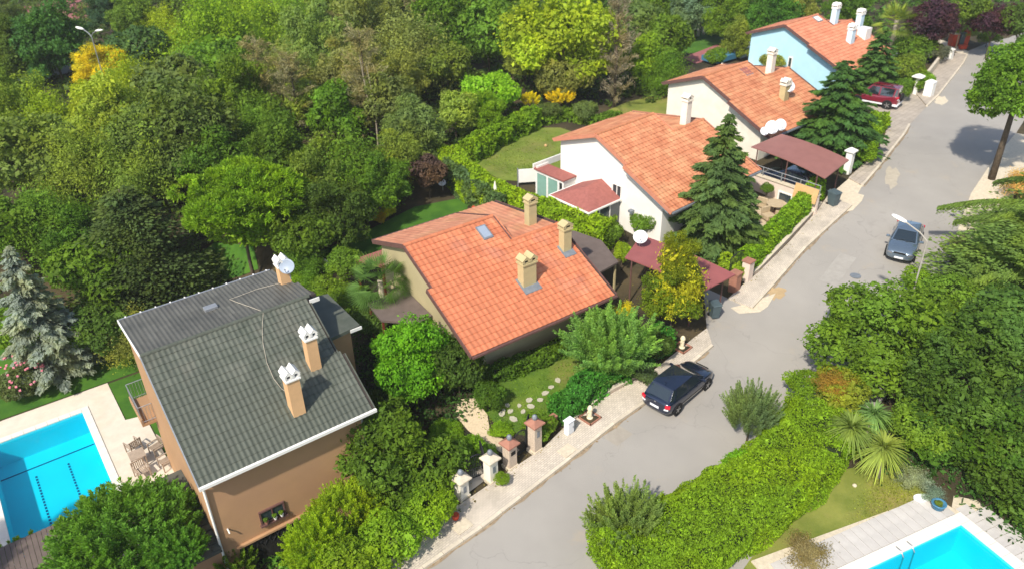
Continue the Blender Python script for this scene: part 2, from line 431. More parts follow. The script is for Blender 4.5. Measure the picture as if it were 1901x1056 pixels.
def drape(name, pts, dz, mat, label=None, kind='structure', thick=0.0, parent=None, flat=None):
    bm = bmesh.new()
    vs = [bm.verts.new((p[0], p[1], 0)) for p in pts]
    f = bm.faces.new(vs)
    bmesh.ops.triangulate(bm, faces=[f])
    x0 = math.floor(min(p[0] for p in pts)); x1 = math.ceil(max(p[0] for p in pts)); y0 = math.floor(min(p[1] for p in pts)); y1 = math.ceil(max(p[1] for p in pts))
    if flat is None:
        for y in range(y0, y1 + 1): bmesh.ops.bisect_plane(bm, geom=bm.verts[:] + bm.edges[:] + bm.faces[:], plane_co=(0, y, 0), plane_no=(0, 1, 0))
        for x in range(x0, x1 + 1): bmesh.ops.bisect_plane(bm, geom=bm.verts[:] + bm.edges[:] + bm.faces[:], plane_co=(x, 0, 0), plane_no=(1, 0, 0))
    bmesh.ops.recalc_face_normals(bm, faces=bm.faces[:])
    if bm.faces and sum(fc.normal.z for fc in bm.faces) < 0: bmesh.ops.reverse_faces(bm, faces=bm.faces[:])
    for v in bm.verts: v.co.z = (ground(v.co.x, v.co.y) if flat is None else flat) + dz
    if thick:
        top = bm.faces[:]
        r = bmesh.ops.extrude_face_region(bm, geom=top)
        nv = [e for e in r['geom'] if isinstance(e, bmesh.types.BMVert)]
        bmesh.ops.translate(bm, vec=(0, 0, thick), verts=nv)
        bmesh.ops.reverse_faces(bm, faces=[f for f in top if f.is_valid])
    me = bpy.data.meshes.new(name); bm.to_mesh(me); bm.free()
    o = link(name, me, mat, parent)
    if parent is None: tag(o, label, kind=kind)
    return o
def gp(l): return [G(*p) for p in l]

# ------------------------------------------------------------------ road, pavements, kerbs
KA = gp([(785, 1056), (894, 980), (1000, 898), (1139, 788), (1205, 742), (1322, 643)])
KA = [KA[0] + (KA[0] - KA[1]).normalized() * 9] + KA
KB = gp([(1394, 574), (1433, 531.5), (1494, 462), (1580, 383)])
KC = gp([(1600, 347), (1630, 312), (1677, 252), (1688, 233)])
KD = gp([(1720, 199), (1741, 179), (1787, 120), (1795, 104)])
IA = gp([(839, 949), (1010, 833), (1045, 798), (1123, 740), (1216, 688), (1290, 628), (1312, 612)])
IA = [IA[0] + (KA[0] - KA[1]) * 1.0] + IA
IB = gp([(1352, 556), (1379, 531), (1406, 510), (1464, 453), (1518, 393), (1535, 368)])
IC = gp([(1575, 333), (1595, 314), (1625, 288), (1641, 258), (1651, 222)])
ID = gp([(1700, 176), (1720, 153), (1753, 107), (1768, 100)])
right = [Vector((2.5, 14)), Vector((11.2, 22.2)), Vector((15.4, 27.4)), Vector((20.5, 33)), Vector((24.5, 38.5)), *[Vector((p.x, p.y)) for p in gp([(1766, 475), (1780, 420), (1802, 362), (1840, 305), (1885, 250)])], Vector((50, 72)), Vector((60, 80)), Vector((90, 100))]
left = [(-7.5, 10)] + [(p.x, p.y) for p in KA] + [(p.x, p.y) for p in KB + KC + KD] + [(p.x, p.y) for p in gp([(1800, 98), (1850, 78), (1880, 72)])] + [(76, 106)]
def ofs(pts, d):                               # push the road's left edge under the pavement
    return [(p[0] - .25, p[1] + .25) for p in pts]
drape('road', ofs(left, 0) + [(p.x, p.y) for p in reversed(right)], .02, M_asphalt, 'worn pale grey asphalt street rising to the right')
sideA = [(p.x, p.y) for p in KA] + [(p.x, p.y) for p in reversed(IA)]
pav = []
for nm, K, I, mt, lb in (('pavement', KA, IA, M_paver, 'pavement of small grey pavers beside the two nearest gardens'), ('pavement', KB, IB, M_paver, 'pale pavement between the two driveways'),
                     ('pavement', KC, IC, M_drive, 'brownish pavement below the dark spruce'), ('pavement', KD, ID, M_drive, 'pale brown pavement at the far end of the street')):
    pav.append((drape(nm, [(p.x, p.y) for p in K] + [(p.x, p.y) for p in reversed(I)], .0, mt, lb, thick=.13), K))
def kerb_line(par, K, length=.95, name='kerb_stone'):
    me = MB().box((0, 0, 0), (length - .02, .16, .17)).mesh('kerb_stone'); me.materials.append(M_kerb)
    for i in range(len(K) - 1):
        a, b = K[i], K[i + 1]; d = (b - a); d.z = 0; n = max(1, int(d.length / length))
        for j in range(n):
            p = a + (b - a) * ((j + .5) / n)
            o = link(name, me, None, par); o.location = (p.x, p.y, ground(p.x, p.y) + .065); o.rotation_euler = (0, -math.atan2(ground(b.x, b.y) - ground(a.x, a.y), d.length), math.atan2(d.y, d.x))
            o.scale.x = (d.length / n) / length
for o, K in pav: kerb_line(o, K)
def gutter_dirt(K, label, seed):
    rs = random.Random(seed); A_ = []; B_ = []
    for i in range(len(K) - 1):
        d = K[i + 1] - K[i]; d.z = 0; n = max(2, int(d.length / .5)); nr = Vector((d.y, -d.x, 0)).normalized()
        for j in range(n): p = K[i] + (K[i + 1] - K[i]) * (j / n); A_.append(p + nr * .04); B_.append(p + nr * (.12 + rs.uniform(0, .22) ** 1.3))
    drape('gutter_dirt', [(p.x, p.y) for p in A_] + [(p.x, p.y) for p in reversed(B_)], .027, MATS['gutter_dirt'], label)
pmat('gutter_dirt', (.26, .20, .13), .95, .35, 2.5, detail=8)
gutter_dirt(KA[1:], 'line of brown dirt and dry leaves along the lower kerb', 1); gutter_dirt(KB, 'line of brown dirt along the middle kerb', 2); gutter_dirt(KC, 'line of sandy dirt along the far kerb', 3)
# right hand pavement strip
RS = gp([(1766, 475), (1780, 420), (1802, 362), (1840, 305), (1885, 250)])
RO = [p + Vector((1.9, -1.5, 0)) for p in RS]
drape('pavement', [(p.x, p.y) for p in RS] + [(p.x, p.y) for p in reversed(RO)], 0, M_stone, 'pale beige pavement on the right side of the street', thick=.12)
# driveways
def apron(K0, K1, I0, I1, mt, lb): drape('driveway', [(p.x, p.y) for p in (K0, K1, I1, I0)], .03, mt, lb)
apron(KA[-1], KB[0], IA[-1], IB[0] + Vector((-1.2, 1.2, 0)), M_asphalt, 'grey driveway mouth beside the maroon carport')
apron(KB[-1], KC[0], IB[-1], IC[0], M_stone, 'pale driveway mouth beside the brown carport')
drape('driveway', [(p.x, p.y) for p in gp([(1688, 233), (1720, 199), (1700, 176), (1668, 160), (1625, 165), (1600, 200), (1651, 222)])], .035, M_drive, 'brown driveway with the parked red car')
drape('path', [(p.x, p.y) for p in gp([(1687, 66), (1690, 58), (1762, 80), (1800, 98), (1790, 105), (1768, 95)])], .05, M_stone, 'pale footpath running along the far hedge')

# kerb-side patches on the road
def patch(px, mt, lb, dz=.03, name='road_patch'):
    o = drape(name, [(p.x, p.y) for p in gp(px)], dz, mt, lb)
def blob(cx, cy, rx, ry, n=18, j=.18, seed=1):
    r = random.Random(seed)
    return [(cx + rx * math.cos(2 * math.pi * i / n) * (1 + r.uniform(-j, j)), cy + ry * math.sin(2 * math.pi * i / n) * (1 + r.uniform(-j, j))) for i in range(n)]
M_dirt = pmat('sandy_dirt', (.42, .30, .16), .95, .12, 3)
M_repair = pmat('asphalt_repair', (.27, .24, .20), .95, .06, 2)
patch(blob(1443, 544, 16, 12, n=26, j=.38, seed=3), M_dirt, 'sandy dirt patch on the road by the kerb')
patch([(1385, 565), (1440, 545), (1425, 570), (1410, 580), (1372, 583), (1356, 572)], M_stone, 'white concrete lip at the end of the pavement', .04)
patch([(1540, 352), (1575, 356), (1604, 364), (1600, 374), (1583, 392), (1535, 402), (1530, 385)], M_stone, 'pale worn concrete patch beside the bin', .045)
o = MB().lathe([(.32, 0), (.32, .02), (.30, .025)], 20).build('manhole_cover', M_lead, None, G(1588, 512, .03)); tag(o, 'round grey manhole cover in the road near the two-tone bush', 'manhole cover')
for nm, px in (('square concrete inspection slab at the edge of the lower pavement', (858, 975)), ('square pale inspection slab in the pavement below the meter box', (1053, 835))):
    P = G(*px, .15); o = MB().box((0, 0, 0), (.75, .6, .03), math.radians(43)).build('inspection_cover', M_stone, None, P); tag(o, nm, 'inspection cover')

# ------------------------------------------------------------------ foliage meshes
def quads_mesh(name, C, T, B, tint):
    """C centres, T long half-axis, B short half-axis: one diamond-shaped leaf each"""
    n = len(C)
    v = np.empty((n, 4, 3)); v[:, 0] = C - T; v[:, 1] = C + B; v[:, 2] = C + T; v[:, 3] = C - B
    me = bpy.data.meshes.new(name)
    me.vertices.add(4 * n); me.vertices.foreach_set('co', v.reshape(-1).astype(np.float32))
    me.loops.add(4 * n); me.loops.foreach_set('vertex_index', np.arange(4 * n, dtype=np.int32))
    me.polygons.add(n); me.polygons.foreach_set('loop_start', np.arange(0, 4 * n, 4, dtype=np.int32)); me.polygons.foreach_set('loop_total', np.full(n, 4, dtype=np.int32))
    me.update(calc_edges=True)
    a = me.attributes.new('tint', 'FLOAT', 'POINT'); a.data.foreach_set('value', np.repeat(tint, 4).astype(np.float32))
    me.materials.append(FOL)
    return me
def unit(a): return a / (np.linalg.norm(a, axis=1, keepdims=True) + 1e-9)
def frames(N, rs):
    t = unit(np.cross(N, rs.normal(size=N.shape))); return t, np.cross(N, t)
def leafy(C, N, size, rs, asp=.55, spread=.7, tvar=.28, base=None):
    N = unit(N + rs.normal(size=N.shape) * spread)
    t, b = frames(N, rs)
    s = size * np.exp(rs.normal(0, .36, (len(C), 1)))
    tint = rs.normal(0, tvar * .5, len(C))
    if base is not None: tint = tint + base
    return C, t * s, b * s * asp, np.clip(tint, -.6, .9)
def crown_lobes(name, seed, nl=16, lr=(.32, .5), n=13000, size=.045, flat=.85, low=-.7, hollow=.72, spread=.75, off=.62, asp=.55, tvar=.28):
    """crown of about unit radius built of leaf-covered boughs"""
    rs = np.random.RandomState(seed)
    d = unit(rs.normal(size=(nl * 6, 3))); d = d[d[:, 2] > low][:nl]; nl = len(d)
    r = rs.uniform(lr[0], lr[1], nl)
    c = d * (off * rs.uniform(.55, 1.12, (nl, 1))); c[:, 2] *= flat
    c = np.vstack([c, [[0, 0, 0]]]); r = np.append(r, .5)
    w = r ** 2; k = rs.choice(len(r), n, p=w / w.sum())
    dd = unit(rs.normal(size=(n, 3)))
    # small twig clusters on every bough
    nc = 90
    cl = unit(rs.normal(size=(len(r), nc, 3)).reshape(-1, 3)).reshape(len(r), nc, 3)
    pick = cl[k, rs.randint(0, nc, n)]
    dd = unit(pick + rs.normal(size=(n, 3)) * .16)
    rad = r[k] * (rs.uniform(hollow, 1.08, n) + np.where(rs.uniform(0, 1, n) < .14, rs.uniform(0, .34, n), 0))
    P = c[k] + dd * rad[:, None] * np.array([1, 1, .85])
    # drop leaves buried inside other boughs
    keep = np.ones(n, bool)
    for j in range(len(r)):
        q = np.linalg.norm(P - c[j], axis=1) < r[j] * .62
        keep &= ~(q & (k != j))
    P, dd, k = P[keep], dd[keep], k[keep]
    bt = rs.normal(0, .13, len(r))[k]
    N = dd + np.array([0, 0, .5])
    return quads_mesh(name, *leafy(P, N, size, rs, asp, spread, tvar, bt))
def crown_loose(name, seed, nb=40, n=9000, size=.042, up=.5, width=1.0, tvar=.3, asp=.4):
    """open crown: leaves strung along many arching boughs with gaps between"""
    rs = np.random.RandomState(seed); C = []; N = []
    per = n // nb
    for b in range(nb):
        a = rs.uniform(0, 2 * np.pi); el = rs.uniform(.05, 1.45); L = rs.uniform(.65, 1.1)
        d = np.array([np.cos(a) * np.cos(el) * width, np.sin(a) * np.cos(el) * width, np.sin(el)])
        t = rs.beta(2.2, 1.3, per)[:, None]
        P = np.array([0, 0, -.45]) + d * t * L * 1.25 + np.array([0, 0, -.35]) * t ** 2 * (1 - el / 1.5) + rs.normal(size=(per, 3)) * (.05 + .10 * t)
        C.append(P); N.append(np.repeat((d + [0, 0, up])[None], per, 0))
    C = np.vstack(C); N = np.vstack(N)
    bt = np.repeat(rs.normal(0, .16, nb), per)
    return quads_mesh(name, *leafy(C, N, size, rs, asp, .8, tvar, bt))
def crown_spruce(name, seed, tiers=24, n=15000, r0=.32, needle=.017, droop=.12, power=.85, tip=.01):
    """unit height conifer, base z=0: whorls of drooping flat sprays"""
    rs = np.random.RandomState(seed); C = []; T = []; B = []; tn = []
    tot = sum((1 - (i / tiers)) ** power * (5 + 9 * (1 - i / tiers)) for i in range(tiers))
    for i in range(tiers):
        z = .05 + .95 * (i / tiers) ** 1.02; h = 1 - i / tiers
        R = r0 * h ** power + tip; nb = int(5 + 9 * h)
        per = max(6, int(n / tot * h ** power)) + 6
        for b in range(nb):
            a = rs.uniform(0, 2 * np.pi); L = R * rs.uniform(.72, 1.15)
            d = np.array([np.cos(a), np.sin(a), 0]); s = np.array([-np.sin(a), np.cos(a), 0])
            t = rs.beta(1.7, 1.0, per)
            zz = z + rs.uniform(-.012, .012) + .35 * L * t * .3 - droop * t ** 2 * L / r0 * .55
            wd = L * .34 * (1.1 - t) + .006
            lat = rs.uniform(-1, 1, per) * wd
            P = d[None] * (t * L)[:, None] + s[None] * lat[:, None]; P[:, 2] = zz - np.abs(lat) * .35 + rs.normal(0, .004, per)
            dr = d[None] * 1.0 + s[None] * (np.sign(lat) * rs.uniform(.3, 1.0, per))[:, None] + np.array([0, 0, -.35])
            dr = unit(dr + rs.normal(size=(per, 3)) * .25)
            up = unit(np.cross(dr, rs.normal(size=(per, 3)) * .35 + np.array([0, 0, 1.])))
            sz = needle * rs.uniform(.7, 1.4, (per, 1))
            C.append(P); T.append(dr * sz * 1.5); B.append(up * sz * .62); tn.append(rs.normal(0, .14, per) + rs.normal(0, .12) + .25 * (t - .5))
    return quads_mesh(name, np.vstack(C), np.vstack(T), np.vstack(B), np.clip(np.concatenate(tn), -.6, .9))
def crown_cedar(name, seed, layers=16, n=15000, needle=.02):
    """unit height, wide irregular crown of flat layered pads"""
    rs = np.random.RandomState(seed); C = []; T = []; B = []; tn = []
    for i in range(layers):
        h = i / layers; R = .46 * (1 - h ** 1.5) + .05; nb = int(5 + 4 * (1 - h))
        for b in range(nb):
            a = rs.uniform(0, 2 * np.pi); L = R * rs.uniform(.6, 1.1); d = np.array([np.cos(a), np.sin(a), 0.])
            c = d * L * .72 + np.array([0, 0, .12 + .86 * h + rs.uniform(-.02, .02)])
            per = int(n / (layers * 7))
            q = np.clip(rs.normal(size=(per, 3)), -1.6, 1.6) * np.array([L * .34 + .02, L * .34 + .02, .012])
            P = c + q; P[:, 2] -= .25 * np.linalg.norm(q[:, :2], axis=1)
            dr = unit(q * np.array([1, 1, 0]) + d * .05 + rs.normal(size=(per, 3)) * .03)
            up = unit(np.cross(dr, np.array([0, 0, 1.]) + rs.normal(size=(per, 3)) * .4))
            sz = needle * rs.uniform(.6, 1.4, (per, 1))
            C.append(P); T.append(dr * sz); B.append(up * sz * .55); tn.append(rs.normal(0, .15, per) + rs.normal(0, .16))
    return quads_mesh(name, np.vstack(C), np.vstack(T), np.vstack(B), np.clip(np.concatenate(tn), -.6, .9))
def crown_plumes(name, seed, npl=150, n=16000, flat=.8, L=(.28, .5), size=.032, low=-.1, up=.9, core=.55):
    """feathery cypress-like mass: upward pointing plumes on a dome of unit radius"""
    rs = np.random.RandomState(seed); C = []; T = []; B = []; tn = []
    per = n // npl
    for p in range(npl):
        d = unit(rs.normal(size=(1, 3)))[0]
        while d[2] < low: d = unit(rs.normal(size=(1, 3)))[0]
        o = d * core * np.array([1, 1, flat]); ax = unit((d + np.array([0, 0, up * rs.uniform(.5, 1.2)]))[None])[0]; l = rs.uniform(*L)
        t = rs.uniform(0, 1, per); rad = .11 * (1 - t) ** .7 + .012
        nrm = unit(np.cross(rs.normal(size=(per, 3)), ax))
        P = o + ax * (t * l)[:, None] + nrm * (rad * rs.uniform(.3, 1, per))[:, None]
        dr = unit(ax * 1.0 + nrm * .75 + rs.normal(size=(per, 3)) * .2)
        up_ = unit(np.cross(dr, nrm + rs.normal(size=(per, 3)) * .6))
        sz = size * rs.uniform(.6, 1.4, (per, 1))
        C.append(P); T.append(dr * sz * 1.3); B.append(up_ * sz * .4); tn.append(rs.normal(0, .13, per) + rs.normal(0, .12) + .25 * (t - .4))
    return quads_mesh(name, np.vstack(C), np.vstack(T), np.vstack(B), np.clip(np.concatenate(tn), -.6, .9))
def crown_tufts(name, seed, nt=220, n=15000, flat=.5, size=.05):
    """umbrella pine: needle tufts over a flattened dome with puffs"""
    rs = np.random.RandomState(seed)
    nb = 26; bd = unit(rs.normal(size=(200, 3))); bd = bd[bd[:, 2] > -.05][:nb]; bc = bd * np.array([.68, .68, .68 * flat]) ; br = rs.uniform(.24, .38, nb)
    C = []; T = []; B = []; tn = []; per = n // nt
    for i in range(nt):
        k = rs.randint(nb); d = unit(rs.normal(size=(1, 3)))[0]; d[2] = abs(d[2]) * .9 - .1; o = bc[k] + d * br[k] * np.array([1, 1, .7])
        ax = unit((d + np.array([0, 0, .5]))[None])[0]
        dr = unit(ax + rs.normal(size=(per, 3)) * .75); P = o + dr * size * .8 + rs.normal(size=(per, 3)) * .02
        up_ = unit(np.cross(dr, rs.normal(size=(per, 3)))); sz = size * rs.uniform(.6, 1.2, (per, 1))
        C.append(P); T.append(dr * sz); B.append(up_ * sz * .3); tn.append(rs.normal(0, .12, per) + rs.normal(0, .14))
    return quads_mesh(name, np.vstack(C), np.vstack(T), np.vstack(B), np.clip(np.concatenate(tn), -.6, .9))
def crown_dry(name, seed, nb=70, n=5200):
    """bare twiggy crown with a few withered leaves; unit height, base z=0"""
    rs = np.random.RandomState(seed); C = []; T = []; B = []; tn = []
    for b in range(nb):
        z = rs.uniform(.08, .95); a = rs.uniform(0, 2 * np.pi); L = (.30 * (1 - z) ** .6 + .05) * rs.uniform(.7, 1.2)
        d = np.array([np.cos(a), np.sin(a), rs.uniform(.1, .8)]); per = n // nb
        t = rs.uniform(0, 1, per)
        P = np.array([0, 0, z]) + d * (t * L)[:, None] + rs.normal(size=(per, 3)) * .012
        dr = unit(d + rs.normal(size=(per, 3)) * .7); up_ = unit(np.cross(dr, rs.normal(size=(per, 3)))); sz = .022 * rs.uniform(.5, 1.6, (per, 1))
        C.append(P); T.append(dr * sz); B.append(up_ * sz * .13); tn.append(rs.normal(0, .2, per))
    return quads_mesh(name, np.vstack(C), np.vstack(T), np.vstack(B), np.clip(np.concatenate(tn), -.6, .9))

CR = {
 'soft': [crown_lobes('crown', 61, 60, (.13, .30), 32000, .026, off=.80, flat=.95, spread=1.0, hollow=.5), crown_lobes('crown', 62, 48, (.15, .34), 30000, .029, off=.76, flat=1.15, spread=1.0, hollow=.5),
          crown_loose('crown', 63, 90, 30000, .026, asp=.45), crown_lobes('crown', 64, 75, (.10, .26), 32000, .025, off=.86, flat=1.0, spread=1.1, hollow=.4)],
 'juniper': [crown_plumes('crown', 65, 190, 46000, flat=.7, L=(.35, .85), size=.020, low=-.1, up=1.2, core=.48)],
 'round': [crown_lobes('crown', 1, 18), crown_lobes('crown', 2, 14, (.34, .55)), crown_lobes('crown', 3, 24, (.24, .42), size=.04), crown_lobes('crown', 4, 20, (.28, .42), flat=1.0, size=.05)],
 'tall': [crown_lobes('crown', 5, 22, (.26, .40), flat=1.35, low=-.8, off=.66), crown_lobes('crown', 6, 26, (.22, .36), flat=1.5, low=-.8, off=.7, size=.04)],
 'loose': [crown_loose('crown', 7), crown_loose('crown', 8, 55, 10000, .036), crown_loose('crown', 9, 30, 8000, .05)],
 'big': [crown_lobes('crown', 11, 44, (.18, .32), 34000, .026, off=.74, flat=.9, tvar=.34), crown_lobes('crown', 12, 34, (.22, .36), 32000, .030, off=.70, tvar=.34)],
 'bush': [crown_lobes('crown', 13, 22, (.26, .42), 14000, .04, flat=.7, low=-.1), crown_lobes('crown', 14, 30, (.2, .34), 15000, .035, flat=.65, low=-.1)],
 'plume': [crown_plumes('crown', 15, 420, 50000, size=.022, L=(.2, .46), core=.62), crown_plumes('crown', 16, 90, 12000)],
 'spruce': [crown_spruce('crown', 17, 30, 34000, .36, .0125, power=.8), crown_spruce('crown', 18, 20, 11000, .33, .02), crown_spruce('crown', 19, 27, 26000, .46, .015, droop=.16, power=.7)],
 'cedar': [crown_cedar('crown', 20, n=24000, needle=.017), crown_cedar('crown', 21, 12, 12000, .024), crown_cedar('crown', 26, 13, 60000, .0135)],
 'pine': [crown_tufts('crown', 22, 900, 62000, size=.034), crown_tufts('crown', 23, 260, 14000, .7, .05)],
 'dry': [crown_dry('crown', 24), crown_dry('crown', 25)],
}
def trunk_mesh(seed, limbs=6, mat=None, spread=.55):
    """unit height trunk (z 0..1) that forks into limbs"""
    r = random.Random(seed); mb = MB()
    bend = [Vector((r.uniform(-.03, .03), r.uniform(-.03, .03), z)) for z in (0, .25, .5, .72)]; bend[0] = Vector((0, 0, -.03))
    mb.tube(bend, [.045, .034, .028, .022], 7)
    for i in range(limbs):
        a = 2 * math.pi * i / limbs + r.uniform(-.4, .4); z0 = r.uniform(.4, .7); t = Vector((math.cos(a), math.sin(a), 0))
        p0 = Vector((0, 0, z0)); p1 = p0 + t * spread * .35 + Vector((0, 0, .16)); p2 = p0 + t * spread * r.uniform(.6, .9) + Vector((0, 0, r.uniform(.25, .45)))
        mb.tube([p0, p1, p2], [.018, .012, .004], 5)
    me = mb.mesh('trunk', True); me.materials.append(mat or M_bark); return me
TRUNKS = [trunk_mesh(31), trunk_mesh(32, 8), trunk_mesh(33, 5, M_palebark)]
STRAIGHT = MB().tube([(0, 0, -.02), (0, 0, .5), (0, 0, .97)], [.02, .013, .003], 7).mesh('trunk', True); STRAIGHT.materials.append(M_bark)

PAL = dict(
 g=(.070, .125, .012), d=(.044, .078, .012), m=(.046, .090, .009), l=(.092, .160, .009), y=(.135, .195, .010), o=(.088, .128, .018),
 b=(.13, .12, .045), bl=(.074, .102, .028), p=(.035, .016, .026), s=(.200, .230, .200), yy=(.31, .28, .012), e=(.052, .165, .008),
 pg=(.105, .175, .040), r=(.13, .045, .025), gr=(.13, .17, .12), dk=(.016, .042, .014), sp=(.028, .060, .022), ol=(.14, .155, .03))
UP_BASE = ('spruce', 'dry', 'cedar')
_cnt = [0]; _lastname = ['']
def tree(kind, px, py, rpx, col, label, hc=None, sz=1.0, cat='tree', name='tree', group=None, var=None, trunk=True, jit=.10, lean=0.0, rz=None):
    """crown centre seen at (px,py), half-width rpx in photo pixels, crown centre hc metres above the ground"""
    _cnt[0] += 1; r = random.Random(_cnt[0] * 13 + 5)
    P = G(px, py, 4.0)
    rad = rpx * dist_cam(P) / FOC
    h = hc if hc is not None else .7 + rad * .82
    P = G(px, py, h); rad = rpx * dist_cam(P) / FOC
    gz = P.z - h
    root = empty(name, (P.x, P.y, gz), r.uniform(0, 6.28) if rz is None else rz, label, cat, group); _lastname[0] = root.name
    me = CR[kind][var if var is not None else r.randrange(len(CR[kind]))]
    c = link('crown', me, None, root)
    c.location = (0, 0, h); c.scale = (rad, rad, rad * sz)
    base = PAL[col] if isinstance(col, str) else col
    k = 1 + r.uniform(-jit, jit); c.color = (base[0] * k * (1 + r.uniform(-jit, jit)), base[1] * k, base[2] * k, 1)
    if trunk:
        t = link('trunk', r.choice(TRUNKS[:2]), None, root); t.scale = (max(rad, 1.5) * .8, max(rad, 1.5) * .8, h * 1.2)
    return root
def conifer(kind, bx, by, hgt, rad, col, label, var=0, cat='conifer', name='conifer', group=None, tpl=None, gz=None):
    """conifer standing at the ground point seen at (bx,by)"""
    P = G(bx, by); _cnt[0] += 1; r = random.Random(_cnt[0] * 7)
    root = empty(name, P, r.uniform(0, 6.28), label, cat, group)
    c = link('crown', CR[kind][var], None, root)
    w = rad / {'spruce': (.36, .33, .46), 'cedar': (.46, .46, .46), 'dry': (.3, .3)}[kind][var]
    c.scale = (w, w, hgt); base = PAL[col] if isinstance(col, str) else col; c.color = (*base, 1)
    t = link('trunk', STRAIGHT, None, root); t.scale = (hgt * .9, hgt * .9, hgt)
    return root

def hedge(pts, width, height, col, label, seed=1, size=.10, dens=330, group=None, top=None, name='hedge', bump=.16, cat='hedge'):
    """clipped or loose hedge: leaves over a bumpy box that follows a line of ground points"""
    rs = np.random.RandomState(seed)
    C = []; N = []; tn = []
    for i in range(len(pts) - 1):
        a, b = pts[i], pts[i + 1]; L = (b - a).length; d = (b - a) / L; dx = np.array([d.x, d.y, 0.]); nx = np.array([-d.y, d.x, 0.])
        per = 2 * height + width; n = int(L * per * dens * (.10 / size) ** 1.6 / 1.6)
        s = rs.uniform(-.02, 1.02, n) * L; q = rs.uniform(0, per, n)
        side = np.where(q < height, 0, np.where(q < height + width, 1, 2))
        off = np.where(side == 0, width / 2, np.where(side == 2, -width / 2, width / 2 - (q - height)))
        z = np.where(side == 1, height, np.where(side == 0, q, q - height - width))
        # bumps
        ph = rs.uniform(0, 6, 4)
        bmp = bump * (np.sin(s * 1.9 + ph[0]) * np.sin(z * 2.3 + off * 2.1 + ph[1]) + .6 * np.sin(s * 4.3 + ph[2]) * np.sin(off * 5 + z * 4.1 + ph[3]))
        nn = np.where(side[:, None] == 1, np.array([[0, 0, 1.]]), nx[None] * np.sign(off)[:, None])
        P = np.array([a.x, a.y, 0.])[None] + dx[None] * s[:, None] + nx[None] * off[:, None]
        gz = a.z + (b.z - a.z) * s / L
        P[:, 2] = gz + z
        # round the shoulder
        sh = np.clip((z / height - .75) / .25, 0, 1) * np.clip((np.abs(off) / (width / 2) - .6) / .4, 0, 1)
        P -= (nx[None] * (np.sign(off) * sh * width * .10)[:, None]); P[:, 2] -= sh * height * .10
        depth = rs.uniform(0, 1, n) ** 2 * .22
        P += nn * (bmp - depth)[:, None]
        C.append(P); N.append(nn + np.array([0, 0, .5])); tn.append(rs.normal(0, .05, n) + bmp * .6)
        for e_, (pt, sg) in enumerate(((a, -1), (b, 1))):
            if (i == 0 and e_ == 0) or (i == len(pts) - 2 and e_ == 1):
                m_ = int(width * height * dens * (.10 / size) ** 1.6 / 1.6)
                P = np.array([pt.x, pt.y, pt.z])[None] + nx[None] * rs.uniform(-.5, .5, (m_, 1)) * width + np.array([[0, 0, 1.]]) * rs.uniform(0, height, (m_, 1)) + dx[None] * sg * rs.uniform(-.15, .2, (m_, 1))
                C.append(P); N.append(np.repeat((dx * sg)[None], m_, 0)); tn.append(rs.normal(0, .08, m_))
    C = np.vstack(C); N = np.vstack(N); tn = np.concatenate(tn)
    o0 = pts[0]
    C -= np.array([o0.x, o0.y, o0.z])
    me = quads_mesh('leaves', *leafy(C, N, size, rs, .5, 1.0, .55, tn))
    root = empty(name, o0, 0, label, cat, group)
    c = link('leaves', me, None, root); c.color = (*(PAL[col] if isinstance(col, str) else col), 1)
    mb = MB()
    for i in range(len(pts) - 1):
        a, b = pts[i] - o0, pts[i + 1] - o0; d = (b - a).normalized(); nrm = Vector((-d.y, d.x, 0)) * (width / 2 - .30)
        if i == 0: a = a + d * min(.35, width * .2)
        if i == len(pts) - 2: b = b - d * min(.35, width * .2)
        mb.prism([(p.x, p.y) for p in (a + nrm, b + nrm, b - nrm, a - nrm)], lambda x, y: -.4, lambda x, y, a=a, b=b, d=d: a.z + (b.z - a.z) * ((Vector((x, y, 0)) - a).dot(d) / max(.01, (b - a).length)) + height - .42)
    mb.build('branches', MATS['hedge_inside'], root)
    if top is not None:
        pass
    return root
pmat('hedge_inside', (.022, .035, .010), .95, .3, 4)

# ------------------------------------------------------------------ roof tiles
def tile_mesh(w, l, rise=.035, lip=.03, rolls=1):
    """one interlocking tile: a roll and a pan, raised front lip; x across, +y up the slope, origin at lower middle"""
    n = 6; v = []; f = []
    xs = [(-.5 + i / n) * w * 1.03 for i in range(n + 1)]
    zs = [rise * (.5 + .5 * math.cos(2 * math.pi * rolls * i / n)) for i in range(n + 1)]
    for y, dz in ((0, lip), (l * 1.1, 0)):
        for x, z in zip(xs, zs): v.append((x, y, z + dz))
    for x, z in zip(xs, zs): v.append((x, 0, min(0, z) - .005))
    m = n + 1
    for i in range(n):
        f.append((i, i + 1, m + i + 1, m + i)); f.append((2 * m + i, 2 * m + i + 1, i + 1, i))
    return v, f
def inside(poly, x, y):
    c = False; n = len(poly)
    for i in range(n):
        x1, y1 = poly[i]; x2, y2 = poly[(i + 1) % n]
        if (y1 > y) != (y2 > y) and x < (x2 - x1) * (y - y1) / (y2 - y1) + x1: c = not c
    return c
def slab(parent, name, poly, zf, thick, mat):
    """roof deck over a plan polygon (u, v); z from zf(u, v). local x = u, local y = -v"""
    pl = [(u, -v) for u, v in poly]
    MB().prism(pl, lambda x, y: zf(x, -y) - thick, lambda x, y: zf(x, -y)).build(name, mat, parent)
